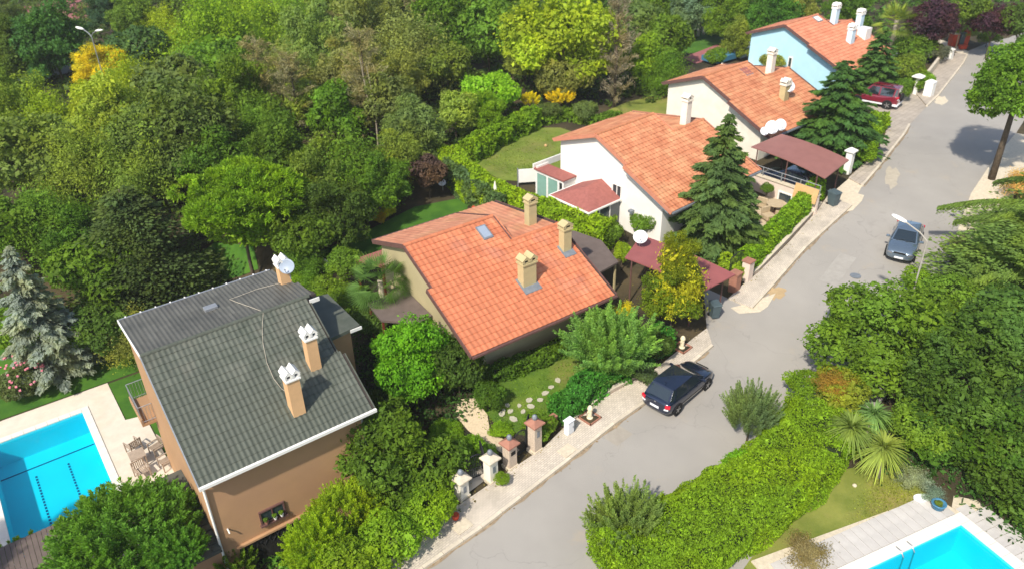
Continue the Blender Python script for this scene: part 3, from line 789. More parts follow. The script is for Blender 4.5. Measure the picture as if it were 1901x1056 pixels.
def lay_tiles(parent, poly, zf, down, mat, w=.30, l=.36, single=0, near=None, rise=.035, lip=.03, seed=1):
    """lay courses over the plan polygon; down=+1 falls towards the street, -1 away. `single` nearest tiles are objects"""
    rs = random.Random(seed)
    us = [p[0] for p in poly]; vs = [p[1] for p in poly]
    dzdv = zf(0, 1) - zf(0, 0); ln = math.hypot(1, dzdv); stepv = l / ln
    TV, TF = tile_mesh(w, l, rise, lip)
    ev = max(vs) if down > 0 else min(vs)
    spots = []
    k = 0
    while True:
        vv = ev - down * stepv * k
        if (down > 0 and vv < min(vs) - stepv) or (down < 0 and vv > max(vs) + stepv): break
        u = min(us) + w / 2
        while u < max(us) - w * .25:
            if inside(poly, u, vv - down * stepv * .5): spots.append((u, vv))
            u += w
        k += 1
    up = Vector((0, down, -dzdv * down)).normalized()             # local up-slope direction (y = -v)
    ux = Vector((1, 0, 0)) if down > 0 else Vector((-1, 0, 0)); nz = ux.cross(up)
    def mat4(u, v, tw=0, dz=0):
        o = Vector((u, -v, zf(u, v) + .012 + dz))
        return Matrix(((ux.x, up.x, nz.x, o.x), (ux.y, up.y, nz.y, o.y), (ux.z, up.z, nz.z, o.z), (0, 0, 0, 1)))
    M = parent.matrix_world
    if single:
        eye = Vector((0, 0, CAM_H)); mwp = Matrix.Translation(parent.location) @ Matrix.Rotation(parent.rotation_euler.z, 4, 'Z')
        spots.sort(key=lambda s: (mwp @ Vector((s[0], -s[1], zf(*s))) - eye).length)
    one = bpy.data.meshes.new('tile'); one.from_pydata(TV, [], TF); one.materials.append(mat)
    for s in spots[:single]:
        o = bpy.data.objects.new('tile', one); COL.objects.link(o); o.parent = parent
        o.matrix_local = mat4(s[0], s[1], 0, rs.uniform(-.004, .004))
    rest = spots[single:]
    if rest:
        V = []; F = []; T = []
        for s in rest:
            m = mat4(s[0], s[1], 0, rs.uniform(-.004, .004)); n = len(V); V += [tuple(m @ Vector(p)) for p in TV]; F += [tuple(i + n for i in f) for f in TF]; T += [rs.uniform(-.10, .10)] * len(TV)
        me = bpy.data.meshes.new('roof_tiles'); me.from_pydata(V, [], F); me.materials.append(mat)
        a = me.attributes.new('tint', 'FLOAT', 'POINT'); a.data.foreach_set('value', T)
        o = link('roof_tiles', me, None, parent); o['kind'] = 'stuff'
def bar(parent, name, p, q, w, h, mat):
    """straight trim from p to q given as (u, v, z) in the house frame"""
    a = Vector((p[0], -p[1], p[2])); b = Vector((q[0], -q[1], q[2])); d = (b - a); L = d.length; d.normalize()
    s = d.cross(Vector((0, 0, 1))).normalized(); t = s.cross(d)
    v = []
    for e in (a, b):
        for i, j in ((-1, -1), (1, -1), (1, 1), (-1, 1)): v.append(e + s * (i * w / 2) + t * (j * h / 2))
    MB().add(v, [(3, 2, 1, 0), (4, 5, 6, 7), (0, 1, 5, 4), (1, 2, 6, 5), (2, 3, 7, 6), (3, 0, 4, 7)]).build(name, mat, parent)
def chimney(parent, u, v, z0, top, wx, wy, shaft, capm, gables=2, flash=True):
    """shaft with a cornice and a row of small arched gables that vent the flue"""
    y = -v
    ch = MB().bx(u - wx / 2, u + wx / 2, y - wy / 2, y + wy / 2, z0 - .8, top).build('chimney', shaft, parent)
    cp = MB().bx(u - wx / 2 - .06, u + wx / 2 + .06, y - wy / 2 - .06, y + wy / 2 + .06, top, top + .08)
    cp.bx(u - wx / 2 - .02, u + wx / 2 + .02, y - wy / 2 - .02, y + wy / 2 + .02, top + .08, top + .16)
    z = top + .16
    for gi in range(gables):                                  # open gable hoods side by side across the top
        gw = (wx + .12) / gables; x0 = u - (wx + .12) / 2 + gi * gw; x1 = x0 + gw; xm = (x0 + x1) / 2; y0 = y - wy / 2 - .05; y1 = y + wy / 2 + .05
        hh = .36 if gables == 2 else .33; t = .045
        # corner posts and pitched lids
        for xx in (x0, x1 - t):
            for yy in (y0, y1 - t): cp.bx(xx, xx + t, yy, yy + t, z, z + hh * .45)
        cp.add([(x0 - .02, y0, z + hh * .42), (xm, y0, z + hh), (xm, y1, z + hh), (x0 - .02, y1, z + hh * .42), (x0 - .02, y0, z + hh * .42 - t), (xm, y0, z + hh - t * 1.4), (xm, y1, z + hh - t * 1.4), (x0 - .02, y1, z + hh * .42 - t)],
               [(0, 1, 2, 3), (7, 6, 5, 4), (0, 4, 5, 1), (2, 6, 7, 3), (0, 3, 7, 4)])
        cp.add([(x1 + .02, y0, z + hh * .42), (xm, y0, z + hh), (xm, y1, z + hh), (x1 + .02, y1, z + hh * .42), (x1 + .02, y0, z + hh * .42 - t), (xm, y0, z + hh - t * 1.4), (xm, y1, z + hh - t * 1.4), (x1 + .02, y1, z + hh * .42 - t)],
               [(3, 2, 1, 0), (4, 5, 6, 7), (1, 5, 4, 0), (3, 7, 6, 2), (4, 7, 3, 0)])
        # pierced end walls: two jambs and a triangular head around a dark arch
        for yy in (y0 + .01, y1 - .04):
            cp.bx(x0 + t, x0 + gw * .28, yy, yy + .03, z, z + hh * .42); cp.bx(x1 - gw * .28, x1 - t, yy, yy + .03, z, z + hh * .42)
            cp.add([(x0 + .02, yy, z + hh * .42), (x1 - .02, yy, z + hh * .42), (xm, yy, z + hh * .95), (x0 + .02, yy + .03, z + hh * .42), (x1 - .02, yy + .03, z + hh * .42), (xm, yy + .03, z + hh * .95)],
                   [(0, 1, 2), (5, 4, 3), (0, 3, 4, 1), (1, 4, 5, 2), (2, 5, 3, 0)])
    cp.build('chimney_cap', capm, ch)
    MB().bx(u - wx / 2 + .06, u + wx / 2 - .06, y - wy / 2 + .06, y + wy / 2 - .06, z, z + .14).build('flue', M_dark, ch)
    if flash:
        pass
    return ch
def dish(P, az, el, rad, label, mat=None, group='satellite dishes', post=.5):
    """parabolic dish on a post; P is the foot of the post"""
    r = empty('satellite_dish', P, az, label, 'satellite dish', group)
    MB().tube([(0, 0, -.05), (0, 0, post), (.12, 0, post + .1)], .025, 6).build('post', M_metalgrey, r)
    prof = [(.001, 0)] + [(rad * t, rad * .22 * t * t) for t in (.2, .4, .6, .8, 1.0)]
    mb = MB(); n = 24; v = []; f = []
    for th in (0, .02):
        for rr, zz in prof:
            for k in range(n): v.append((rr * math.cos(2 * math.pi * k / n), rr * math.sin(2 * math.pi * k / n) * 1.08, zz - th))
    m = len(prof)
    for i in range(m - 1):
        for k in range(n):
            f.append((i * n + k, i * n + (k + 1) % n, (i + 1) * n + (k + 1) % n, (i + 1) * n + k)); a = m * n
            f.append((a + (i + 1) * n + k, a + (i + 1) * n + (k + 1) % n, a + i * n + (k + 1) % n, a + i * n + k))
    for k in range(n): f.append(((m - 1) * n + k, (m - 1) * n + (k + 1) % n, m * n + (m - 1) * n + (k + 1) % n, m * n + (m - 1) * n + k))
    d = mb.add(v, f).build('reflector', mat or M_dishwhite, r, (.16, 0, post + .12 + rad * .25), (0, math.radians(90) - el, 0), smooth=True)
    a = MB().tube([(rad * .9, 0, rad * .2), (rad * .55, 0, rad * .8)], .015, 5).tube([(rad * .55, 0, rad * .8), (rad * .38, 0, rad * .86)], .04, 6).build('feed_arm', M_metalgrey, d)
    return r
def window(parent, name, side, u, v, z, w, h, frame=None, sill=True, panes=2, depth=.08):
    """window set on a wall. side 'front' faces the street (+v), 'left' faces -u"""
    fm = frame or M_white
    def P(a, d, c):                                # a along wall, d out of wall, c up -> local
        return (u + a, -(v + d), z + c) if side == 'front' else (u - d, -(v + a), z + c)
    def bxx(mb, a0, a1, d0, d1, c0, c1):
        p = P(a0, d0, c0); q = P(a1, d1, c1); mb.bx(min(p[0], q[0]), max(p[0], q[0]), min(p[1], q[1]), max(p[1], q[1]), min(p[2], q[2]), max(p[2], q[2]))
    t = .07
    m = MB(); bxx(m, -w / 2 - t, -w / 2, -.02, depth, -h / 2 - t, h / 2 + t); bxx(m, w / 2, w / 2 + t, -.02, depth, -h / 2 - t, h / 2 + t)
    bxx(m, -w / 2, w / 2, -.02, depth, h / 2, h / 2 + t); bxx(m, -w / 2, w / 2, -.02, depth, -h / 2 - t, -h / 2)
    for i in range(1, panes): a = -w / 2 + w * i / panes; bxx(m, a - .025, a + .025, -.01, depth - .02, -h / 2, h / 2)
    W = m.build(name, fm, parent)
    m = MB(); bxx(m, -w / 2 + .001, w / 2 - .001, 0, .02, -h / 2 + .001, h / 2 - .001); m.build('pane', M_glass, W)
    if sill:
        m = MB(); bxx(m, -w / 2 - .12, w / 2 + .12, 0, depth + .08, -h / 2 - t - .06, -h / 2 - t - .002); m.build('sill', fm, W)
    return W

# ------------------------------------------------------------------ the four terracotta houses
def villa(k, label, wall, tilem, trim, single=0, rows=.36, tw=.30):
    x, y, az, hr = HFRAME[k]
    H = empty('house', (x, y, 0), az, label, 'house', 'terracotta-roofed villas along the street')
    L, a, b, s, hb, L1, dl = 8.83, 6.72, 3.87, .442, 1.36, 5.56, 1.76
    gz = ground(x + 3, y) - .4
    zf = lambda u, v: hr - s * v
    zb = lambda u, v: hr + hb / b * v
    zl0 = hr - s * dl; sl = .16
    zl = lambda u, v: zl0 + sl * (v - dl)
    # walls
    w = MB(); X0, X1 = .35, L - .35; VF, VB = a - (1.75 if k == 2 else 1.2), -b + .35
    n2 = lambda poly, x0, x1: w.add([(x0, -p[0], p[1]) for p in poly] + [(x1, -p[0], p[1]) for p in poly],
                                   [tuple(range(len(poly))), tuple(range(2 * len(poly) - 1, len(poly) - 1, -1))] + [((i + 1) % len(poly), i, len(poly) + i, len(poly) + (i + 1) % len(poly)) for i in range(len(poly))])
    t = .17
    n2([(VF, gz), (VF, zf(0, VF) - t), (0, hr - t), (VB, zb(0, VB) - t), (VB, gz)], X0, L1 - .12)
    n2([(VF, gz), (VF, zf(0, VF) - t), (dl, zl0 - t), (-b - .3, zl(0, -b - .3) - t), (-b - .3, gz)], L1 - .12, X1)
    w.build('wall', wall, H)
    front = [(0, 0), (L1, 0), (L1, dl), (L, dl), (L, a), (-.3, a), (-.3, 2.75), (0, 2.75)]
    back = [(0, 0), (L1, 0), (L1, -b), (0, -b)]
    low = [(L1, dl), (L, dl), (L, -b - .8), (L1, -b - .8)]
    for poly, z in ((front, zf), (back, zb), (low, zl)): slab(H, 'roof_deck', poly, z, .14, M_under)
    lay_tiles(H, front, zf, 1, tilem, tw, rows, single, rise=.022, lip=.036, seed=k)
    lay_tiles(H, back, zb, -1, MATS['weathered_terracotta_tile'] if tilem is M_terracotta else tilem, .34, .40, 0, rise=.02, lip=.012, seed=k + 10)
    lay_tiles(H, low, zl, -1, MATS['weathered_terracotta_tile'] if tilem is M_terracotta else tilem, .34, .40, 0, rise=.02, lip=.012, seed=k + 20)
    # ridge tiles
    def ridge(u0, u1, v, z):
        me = MB().tube([(-.2, 0, 0), (.2, 0, 0)], [.10, .115], 8).mesh('ridge_tile'); me.materials.append(tilem)
        n = int((u1 - u0) / .38)
        for i in range(n):
            o = link('ridge_tile', me, None, H); o.location = (u0 + (i + .5) * (u1 - u0) / n, -v, z + .0)
    ridge(0, L1, 0, hr + .01); ridge(L1, L, dl, zl0 + .01)
    e = .02
    # barge boards and gutters
    bar(H, 'barge_board', (0 - e, 0, hr - .06), (0 - e, 2.75, zf(0, 2.75) - .06), .05, .24, trim)
    bar(H, 'barge_board', (-.3 - e, 2.72, zf(0, 2.72) - .06), (-.3 - e, a, zf(0, a) - .06), .05, .24, trim)
    bar(H, 'barge_board', (-.3, 2.73, zf(0, 2.75) - .06), (0, 2.73, zf(0, 2.75) - .06), .05, .24, trim)
    bar(H, 'barge_board', (0 - e, 0, hr - .06), (0 - e, -b, zb(0, -b) - .06), .05, .24, trim)
    bar(H, 'barge_board', (L + e, dl, zl0 - .04), (L + e, a, zf(0, a) - .04), .05, .2, trim)
    bar(H, 'barge_board', (L1 + e, 0, hr - .04), (L1 + e, dl, zf(0, dl) - .0), .06, .2, trim)
    bar(H, 'barge_board', (L1 + e, 0, hr - .04), (L1 + e, -b, zb(0, -b) - .04), .06, .2, trim)
    bar(H, 'barge_board', (L + e, dl, zl0 - .04), (L + e, -b - .8, zl(0, -b - .8) - .04), .05, .2, trim)
    bar(H, 'gutter', (-.3, a + .07, zf(0, a) - .05), (L, a + .07, zf(0, a) - .05), .12, .11, M_lead if k > 2 else trim)
    bar(H, 'gutter', (0, -b - .07, zb(0, -b) - .05), (L1, -b - .07, zb(0, -b) - .05), .12, .11, trim)
    return H, dict(L=L, a=a, b=b, s=s, zf=zf, zb=zb, zl=zl, gz=gz, L1=L1, dl=dl, hr=hr)

h2, q = villa(2, 'khaki house with salmon tiled roof, three tall chimneys and a small skylight', M_yellowwall, M_terracotta, M_brown, 300)
chimney(h2, 4.75, 4.3, q['zf'](0, 4.3), 5.08, .82, .52, M_chimkhaki, M_chimkhaki, 2)
chimney(h2, 8.05, 3.3, q['zf'](0, 3.3), 5.55, .52, .46, M_chimkhaki, M_chimkhaki, 1)
chimney(h2, 7.75, .55, q['zl'](0, .6), 6.15, .52, .46, M_chimkhaki, M_chimkhaki, 1)
def flashing(H, u, v, w, d, zf, s):
    z = zf(u, v); sl = [(u - w / 2, v - d / 2), (u + w / 2, v - d / 2), (u + w / 2, v + d / 2), (u - w / 2, v + d / 2)]
    MB().prism([(a, -b) for a, b in sl], lambda x, y: zf(x, -y) + .02, lambda x, y: zf(x, -y) + .085).build('flashing', M_lead, H)
flashing(h2, 4.75, 4.45, 1.05, .95, q['zf'], 1); flashing(h2, 8.05, 3.45, .75, .8, q['zf'], 1)
def skylight(H, u, v, w, d, zf, h=.12, glass=None):
    sl = [(u - w / 2, v - d / 2), (u + w / 2, v - d / 2), (u + w / 2, v + d / 2), (u - w / 2, v + d / 2)]
    f = MB().prism([(a, -b) for a, b in sl], lambda x, y: zf(x, -y) + .0, lambda x, y: zf(x, -y) + h).build('skylight', M_lead, H)
    sl = [(u - w / 2 + .07, v - d / 2 + .07), (u + w / 2 - .07, v - d / 2 + .07), (u + w / 2 - .07, v + d / 2 - .07), (u - w / 2 + .07, v + d / 2 - .07)]
    MB().prism([(a, -b) for a, b in sl], lambda x, y: zf(x, -y) + h, lambda x, y: zf(x, -y) + h + .015).build('pane', glass or M_glass, f)
skylight(h2, 4.45, .85, .62, .85, q['zf'], glass=M_dishgrey)
window(h2, 'window', 'front', 4.2, 4.97, 1.75, .5, .9, M_brown, False, 1)
window(h2, 'window', 'front', 7.4, 4.97, 1.7, .9, .8, M_brown, False, 2)
# lean-to canopies of the khaki house
def canopy(parent, name, poly, z0, z1, thick, mat, posts=True, pm=None, gz=0.0, trim=None):
    """flat canopy, z linear from v-min (z0) to v-max (z1)"""
    v0 = min(p[1] for p in poly); v1 = max(p[1] for p in poly)
    zf = lambda x, y: z0 + (z1 - z0) * ((-y) - v0) / (v1 - v0)
    c = MB().prism([(u, -v) for u, v in poly], lambda x, y: zf(x, y) - thick, zf).build(name, mat, parent)
    if posts:
        cu = sum(p[0] for p in poly) / len(poly); cv = sum(p[1] for p in poly) / len(poly)
        for u, v in poly:
            uu, vv = u + (cu - u) * .08, v + (cv - v) * .08
            MB().bx(uu - .05, uu + .05, -vv - .05, -vv + .05, gz, zf(uu, -vv) - thick).build('post', pm or M_redwood, parent)
    return c
canopy(h2, 'porch_roof', [(-2.0, -1.0), (.3, -1.0), (.3, 1.9), (-.6, 2.1), (-2.1, .8)], 2.55, 2.35, .12, M_darksheet, gz=-.5)
canopy(h2, 'bay_roof', [(-.6, -5.4), (1.5, -5.4), (1.5, -3.4), (.2, -3.4)], 2.75, 2.9, .15, M_shingle, gz=-.5)
o = canopy(h2, 'side_roof', [(8.5, -.2), (11.5, -.2), (12.2, 1.6), (11.5, 3.9), (8.5, 4.3)], 2.9, 2.55, .12, M_darksheet, gz=-.3, pm=M_chimkhaki)

h3, q = villa(3, 'white house with orange tiled roof and glazed conservatories behind the tall hedge', M_whitewall, pmat('orange_clay_tile', (.50, .175, .082), .8, .14, 1.2, col2=(.58, .25, .125), objvar=.10, bump=.2, blotch=((.60, .36, .18), .6, .35)), pmat('salmon_trim', (.50, .20, .12), .7, .1, 3), 0)
chimney(h3, 7.35, 1.35, q['zl'](0, 1.2), 7.8, .5, .5, M_cream, M_cream, 1)
bar(h3, 'verge_trim', (-.32, 2.8, q['zf'](0, 2.8) - .22), (-.32, 6.5, q['zf'](0, 6.5) - .22), .04, .12, M_lead)
window(h3, 'window', 'left', .35, 1.75, 3.55, .7, .85, M_white, True, 2)
window(h3, 'window', 'front', 7.6, 5.52, 2.2, .8, 1.0, M_white, True, 2)
MB().bx(.05, .35, -3.3, -3.0, 2.6, 2.75).build('wall_lamp', M_lead, h3)
def conservatory(H, u0, u1, v0, v1, gz, ze, zp, roofm, panels_left, glass, label):
    """glazed lean-to against the left gable: white frame, panes, hipped roof"""
    fr = MB()
    base = .55
    fr.bx(u0, u1, -v1, -v0, gz, gz + base)
    for v in (v0, v1): fr.bx(u0, u1, -v - .05, -v + .05, ze - .16, ze)
    fr.bx(u0 - .05, u0 + .05, -v1, -v0, ze - .16, ze)
    n = panels_left
    for i in range(n + 1):
        v = v0 + (v1 - v0) * i / n; fr.bx(u0 - .05, u0 + .05, -v - .05, -v + .05, gz + base, ze - .16)
    m = 3
    for i in range(1, m):
        u = u0 + (u1 - u0) * i / m; fr.bx(u - .03, u + .03, -v1 - .04, -v1 + .04, gz + base, ze - .16)
    F = fr.build('conservatory', M_white, H, None)
    for i in range(n):
        a = v0 + (v1 - v0) * i / n + .05; b = v0 + (v1 - v0) * (i + 1) / n - .05; MB().bx(u0 - .01, u0 + .01, -b, -a, gz + base, ze - .16).build('pane', glass, F)
    for i in range(m):
        a = u0 + (u1 - u0) * i / m + .05; b = u0 + (u1 - u0) * (i + 1) / m - .05; MB().bx(a, b, -v1 - .01, -v1 + .01, gz + base, ze - .16).build('pane', glass, F)
    o = .12; U0, V0, V1 = u0 - o, v0 - o, v1 + o
    um = u1; va, vb = V0 + (V1 - V0) * .38, V0 + (V1 - V0) * .62
    R = MB().add([(U0, -V0, ze), (U0, -V1, ze), (um, -V1, ze), (um, -V0, ze), (U0 + .55 * (u1 - U0), -(V0 + V1) / 2, zp), (um, -(V0 + V1) / 2, zp + .12)],
                 [(0, 4, 1), (1, 4, 5, 2), (3, 5, 4, 0), (0, 1, 2, 3)]).build('conservatory_roof', roofm, F)
    for p, q_ in (((U0, V0), (U0, V1)), ((U0, V1), (um, V1)), ((U0, V0), (um, V0))): bar(F, 'roof_edge', (p[0], p[1], ze - .03), (q_[0], q_[1], ze - .03), .08, .1, M_white)
    return F
conservatory(h3, -2.55, .35, -1.35, 2.05, .5, 3.15, 3.85, M_shingle, 4, MATS['window_glass'], '')
cb = MB().bx(-.75, .35, 2.0, 4.75, .5, 3.3)
# back glazed room at the corner: white box, two tall green panes, dark red roof, white parapet
cb = MB().bx(-.75, .35, 2.05, 2.15, .6, 3.35).bx(-.75, .35, 4.7, 4.8, .6, 3.6).bx(-.80, -.70, 2.05, 4.8, 3.15, 3.35).bx(-.80, -.70, 2.05, 4.8, .6, 1.2)
for yy in (2.1, 2.55, 3.65, 4.75): cb.bx(-.80, -.70, yy - .07, yy + .07, 1.2, 3.15)
cbo = cb.build('glazed_room', M_white, h3)
for a, b in ((2.62, 3.58), (3.72, 4.68)): MB().bx(-.76, -.74, a, b, 1.2, 3.15).build('pane', M_greenglass, cbo)
MB().bx(-.9, .35, 1.95, 4.9, 3.36, 3.46).build('roof_panel', M_shingle, cbo)
MB().bx(-.9, 2.4, 4.9, 5.0, 3.3, 3.75).build('parapet', M_white, cbo)

h4, q = villa(4, 'cream house with orange tiled roof and two chimneys, between the white and blue houses', M_cream, MATS['orange_clay_tile'], M_brown, 0)
chimney(h4, 6.5, 1.55, q['zl'](0, 1.3), 7.7, .5, .5, M_cream, M_cream, 1)
chimney(h4, 4.75, 4.2, q['zf'](0, 4.2), 6.2, .6, .5, M_chimkhaki, M_cream, 2)
skylight(h4, 4.4, .8, .9, .9, q['zf'], .04, M_shingle)
h5, q = villa(5, 'pale blue house with orange roof and blue chimneys at the end of the row', M_bluewall, pmat('bright_clay_tile', (.55, .19, .10), .8, .08, 1.2, col2=(.60, .25, .14), objvar=.08, bump=.2), M_brown, 0)
M_bluechim = pmat('pale_blue_chimney', (.55, .72, .80), .85, .05, 2)
chimney(h5, 6.0, 1.5, q['zl'](0, 1.4), 7.85, .6, .5, M_bluechim, M_white, 2)
chimney(h5, 8.2, 2.9, q['zf'](0, 2.9), 7.15, .6, .5, M_bluechim, M_white, 2)
chimney(h5, 4.9, 4.0, q['zf'](0, 4.0), 6.55, .65, .5, M_bluechim, M_white, 2)
skylight(h5, 4.7, .55, .85, .7, q['zf'], .1, M_white)
MB().bx(6.9, 7.9, -4.4, -3.5, 5.0, 6.25).build('dormer', M_white, h5)
for vv in (-.6, .95): window(h5, 'window', 'left', .35, vv, 3.75, .28, 1.0, M_white, False, 1)
dd = MB().bx(-1.9, .35, 2.6, 5.0, 2.0, 2.25).bx(-1.9, -1.75, 2.6, 5.0, 2.25, 3.0).build('terrace_wall', M_white, h5)

# ------------------------------------------------------------------ first house: green-grey tiles, ochre walls
x, y, az, hr = HFRAME[1]
h1 = empty('house', (x, y, 0), az, 'ochre orange house with dark green-grey tiled roof and white-capped chimneys beside the pool', 'house')
s1 = .601
zf1 = lambda u, v: hr - s1 * v
zb1 = lambda u, v: hr + .43 / 4.15 * v
front = [(0, 0), (7.5, 0), (7.5, 2.85), (7.77, 2.85), (7.77, 5.43), (0, 5.43)]
back = [(0, 0), (7.96, 0), (7.96, -.3), (7.5, -2.2), (7.3, -4.15), (0, -4.15)]
w = MB(); VF = 4.95; VB = -4.0
P_ = [(VF, LOT - .9), (VF, zf1(0, VF) - .17), (0, hr - .17), (VB, zb1(0, VB) - .17), (VB, LOT - .9)]
w.add([(.14, -p[0], p[1]) for p in P_] + [(7.35, -p[0], p[1]) for p in P_], [tuple(range(5)), tuple(range(9, 4, -1))] + [((i + 1) % 5, i, 5 + i, 5 + (i + 1) % 5) for i in range(5)])
w.build('wall', M_orangewall, h1)
slab(h1, 'roof_deck', front, zf1, .14, M_under); slab(h1, 'roof_deck', back, zb1, .14, M_under)
lay_tiles(h1, front, zf1, 1, M_greytile, .225, .35, 300, rise=.026, lip=.03, seed=1)
lay_tiles(h1, back, zb1, -1, pmat('weathered_grey_tile', (.092, .090, .078), .55, .12, .8, col2=(.122, .118, .10), objvar=.05, bump=.25, blotch=((.10, .095, .085), .3, .6)), .20, .8, 0, rise=.022, lip=.006, seed=2)
me = MB().tube([(-.2, 0, 0), (.2, 0, 0)], [.09, .10], 8).mesh('ridge_tile'); me.materials.append(M_greytile)
for i in range(20): o = link('ridge_tile', me, None, h1); o.location = (.19 + i * .38, 0, hr + .01)
bar(h1, 'gutter', (-.05, 5.5, zf1(0, 5.43) - .03), (7.82, 5.5, zf1(0, 5.43) - .03), .13, .14, M_white)
bar(h1, 'barge_board', (-.03, 0, hr - .05), (-.03, 5.43, zf1(0, 5.43) - .05), .04, .18, M_metalgrey)
bar(h1, 'barge_board', (-.03, 0, hr - .03), (-.03, -4.2, zb1(0, -4.2) - .03), .05, .16, M_white)
bar(h1, 'gutter', (-.03, -4.22, zb1(0, -4.15) - .02), (7.3, -4.22, zb1(0, -4.15) - .02), .1, .1, M_metalgrey)
for i in range(11): MB().bx(.3 + i * .68, .36 + i * .68, 4.2, 4.31, zb1(0, -4.15), zb1(0, -4.15) + .05).build('gutter_bracket', M_white, h1)
bar(h1, 'fascia', (7.5, .30, hr - .12), (7.98, .30, hr - .12), .05, .2, M_white)
bar(h1, 'barge_board', (7.53, .3, zf1(0, .3) - .04), (7.53, 2.85, zf1(0, 2.85) - .04), .05, .16, M_greytile)
bar(h1, 'barge_board', (7.80, 2.85, zf1(0, 2.85) - .04), (7.80, 5.43, zf1(0, 5.43) - .04), .05, .16, M_greytile)
# corner downpipes
MB().tube([(.16, -5.45, zf1(0, 5.43) - .1), (.16, -5.2, 2.15), (.16, -5.05, 1.9), (.16, -5.02, -3.6)], .055, 8).build('downpipe', M_white, h1)
MB().tube([(7.3, -5.45, zf1(0, 5.43) - .1), (7.25, -5.2, 2.15), (7.25, -5.05, 1.9), (7.25, -5.02, -3.6)], .05, 8).build('downpipe', M_metalgrey, h1)
chimney(h1, 4.75, 4.25, zf1(0, 4.3), 4.95, .55, .55, M_chimpeach, M_white, 2)
chimney(h1, 6.3, 2.85, zf1(0, 2.9), 5.55, .50, .50, M_chimpeach, M_white, 2)
chimney(h1, 7.35, -2.3, zb1(0, -2.3), 6.45, .50, .50, M_chimpeach, M_white, 2)
dish(fw(1, 7.55, -1.95, 5.8), math.radians(-95), math.radians(30), .36, 'grey-blue satellite dish fixed to the rear chimney of the dark roof', M_dishgrey, post=.55)
# skylight hatch and cable
MB().prism([(3.35, 1.95), (3.95, 1.95), (3.95, 2.3), (3.35, 2.3)], 5.45, 5.68).build('roof_hatch', M_metalgrey, h1, bevel=.02)
pts = [(7.26, -2.2, 0), (6.0, -2.45, 0), (4.62, -2.35, 0), (4.85, -1.6, 0), (5.15, -.7, 0), (5.35, -.02, .1)]
cpt = [(u, -v, zb1(u, v) + .07) for u, v, _ in pts] + [(u, -v, zf1(u, v) + .10) for u, v in ((5.35, .1), (5.0, .7), (4.73, 1.3), (4.5, 2.1), (4.45, 2.8), (4.55, 3.3), (4.8, 3.7), (4.6, 4.0))]
MB().tube(cpt, .010, 5).build('cable', M_kerb, h1)
# wide low window with flower pots, bulkhead lamp, garage recess
window(h1, 'window', 'front', 2.55, 4.96, -1.02, 1.0, .62, M_brown, True, 2)
for i, (uu, cc) in enumerate(((2.25, M_hydrant), (2.55, M_white), (2.85, M_hydrant))): pass
MB().bx(.75, 4.6, -5.10, -4.94, -2.02, -1.92).build('lintel', M_orangewall, h1)
gd = MB().bx(.85, 4.5, -4.97, -4.945, -4.2, -2.03).build('garage_door', M_dark, h1)
for i in range(9):
    uu = 1.1 + i * .4; MB().tube([(uu, -5.0, -2.1), (uu + .16, -5.0, -2.35), (uu, -5.0, -2.6), (uu - .16, -5.0, -2.35), (uu, -5.0, -2.1)], .018, 5).build('grille_scroll', M_blackmetal, gd)
MB().tube([(.62, -4.96, -.72), (.62, -5.12, -.72), (.62, -5.18, -.80)], .035, 6).build('wall_lamp', M_white, h1)
# annex at the right with a low roof
aw = MB().bx(7.35, 9.0, -.9, 2.2, LOT - .3, 3.75).build('annex', M_orangewall, h1)
MB().prism([(7.5, 2.6), (9.35, 2.2), (9.45, -1.1), (7.5, -1.3)], 3.76, lambda x, y: 3.93 + (y + 1.2) * .05).build('annex_roof', M_greytile, aw)
bar(aw, 'fascia', (8.9, 1.17, 3.80), (9.5, 1.17, 3.80), .05, .16, M_white)
# rear balcony
bl = MB().bx(-.55, 5.0, 3.2, 5.5, -.15, 0).bx(-.55, -.45, 3.2, 5.5, 0, .25).build('balcony', M_orangewall, h1)
rl = MB()
for (a, b) in (((-.5, 3.2), (-.5, 5.45)), ((-.5, 5.45), (5.0, 5.45)), ((.12, 3.22), (-.5, 3.22))):
    rl.tube([(a[0], a[1], 1.0), (b[0], b[1], 1.0)], .025, 5); rl.tube([(a[0], a[1], .12), (b[0], b[1], .12)], .02, 5)
    n = int(math.dist(a, b) / .14)
    for i in range(n + 1): xx = a[0] + (b[0] - a[0]) * i / n; yy = a[1] + (b[1] - a[1]) * i / n; rl.tube([(xx, yy, 0), (xx, yy, 1.0)], .012, 4, False)
rl.build('railing', M_metalgrey, bl)
# poolside annex roofs at the front-left corner
ar = empty('pool_house', fw(1, -1.0, 2.6, LOT), az, 'low pool house with dark tiled roof between the pool and the ochre house', 'pool house')
ax = lambda u, v, z: (u + 1.0, -(v - 2.6), z - LOT)
pw = MB().bx(-.85, 1.1, -2.4, 2.2, 0, 2.35).build('wall', M_orangewall, ar)
V = [ax(-1.6, .07, -.78), ax(.13, .07, -.78), ax(-2.2, .85, -1.05), ax(-2.2, 5.3, -1.35), ax(.13, 5.3, -1.35), ax(-.35, 2.4, -.72), ax(.13, 1.9, -.72)]
R = MB().add(V + [(p[0], p[1], p[2] - .12) for p in V], [(0, 2, 5), (2, 3, 5), (3, 4, 6, 5), (0, 5, 6, 1), (2, 0, 7, 9), (3, 2, 9, 10), (4, 3, 10, 11), (0, 1, 8, 7), (7, 8, 11, 10, 9)]).build('roof', pmat('dark_felt_tile', (.085, .085, .068), .7, .2, 1, bump=.4), ar)
for i in range(9):
    v = 2.2 + i * .36; z = -.72 - (v - 2.2) * .2
    bar(R, 'tile_course', (-.2 + 1.0 - .2 * 0, v - 2.6, z - LOT + .02), (1.12, v - 2.6, z - LOT + .02), .30, .05, M_greytile)
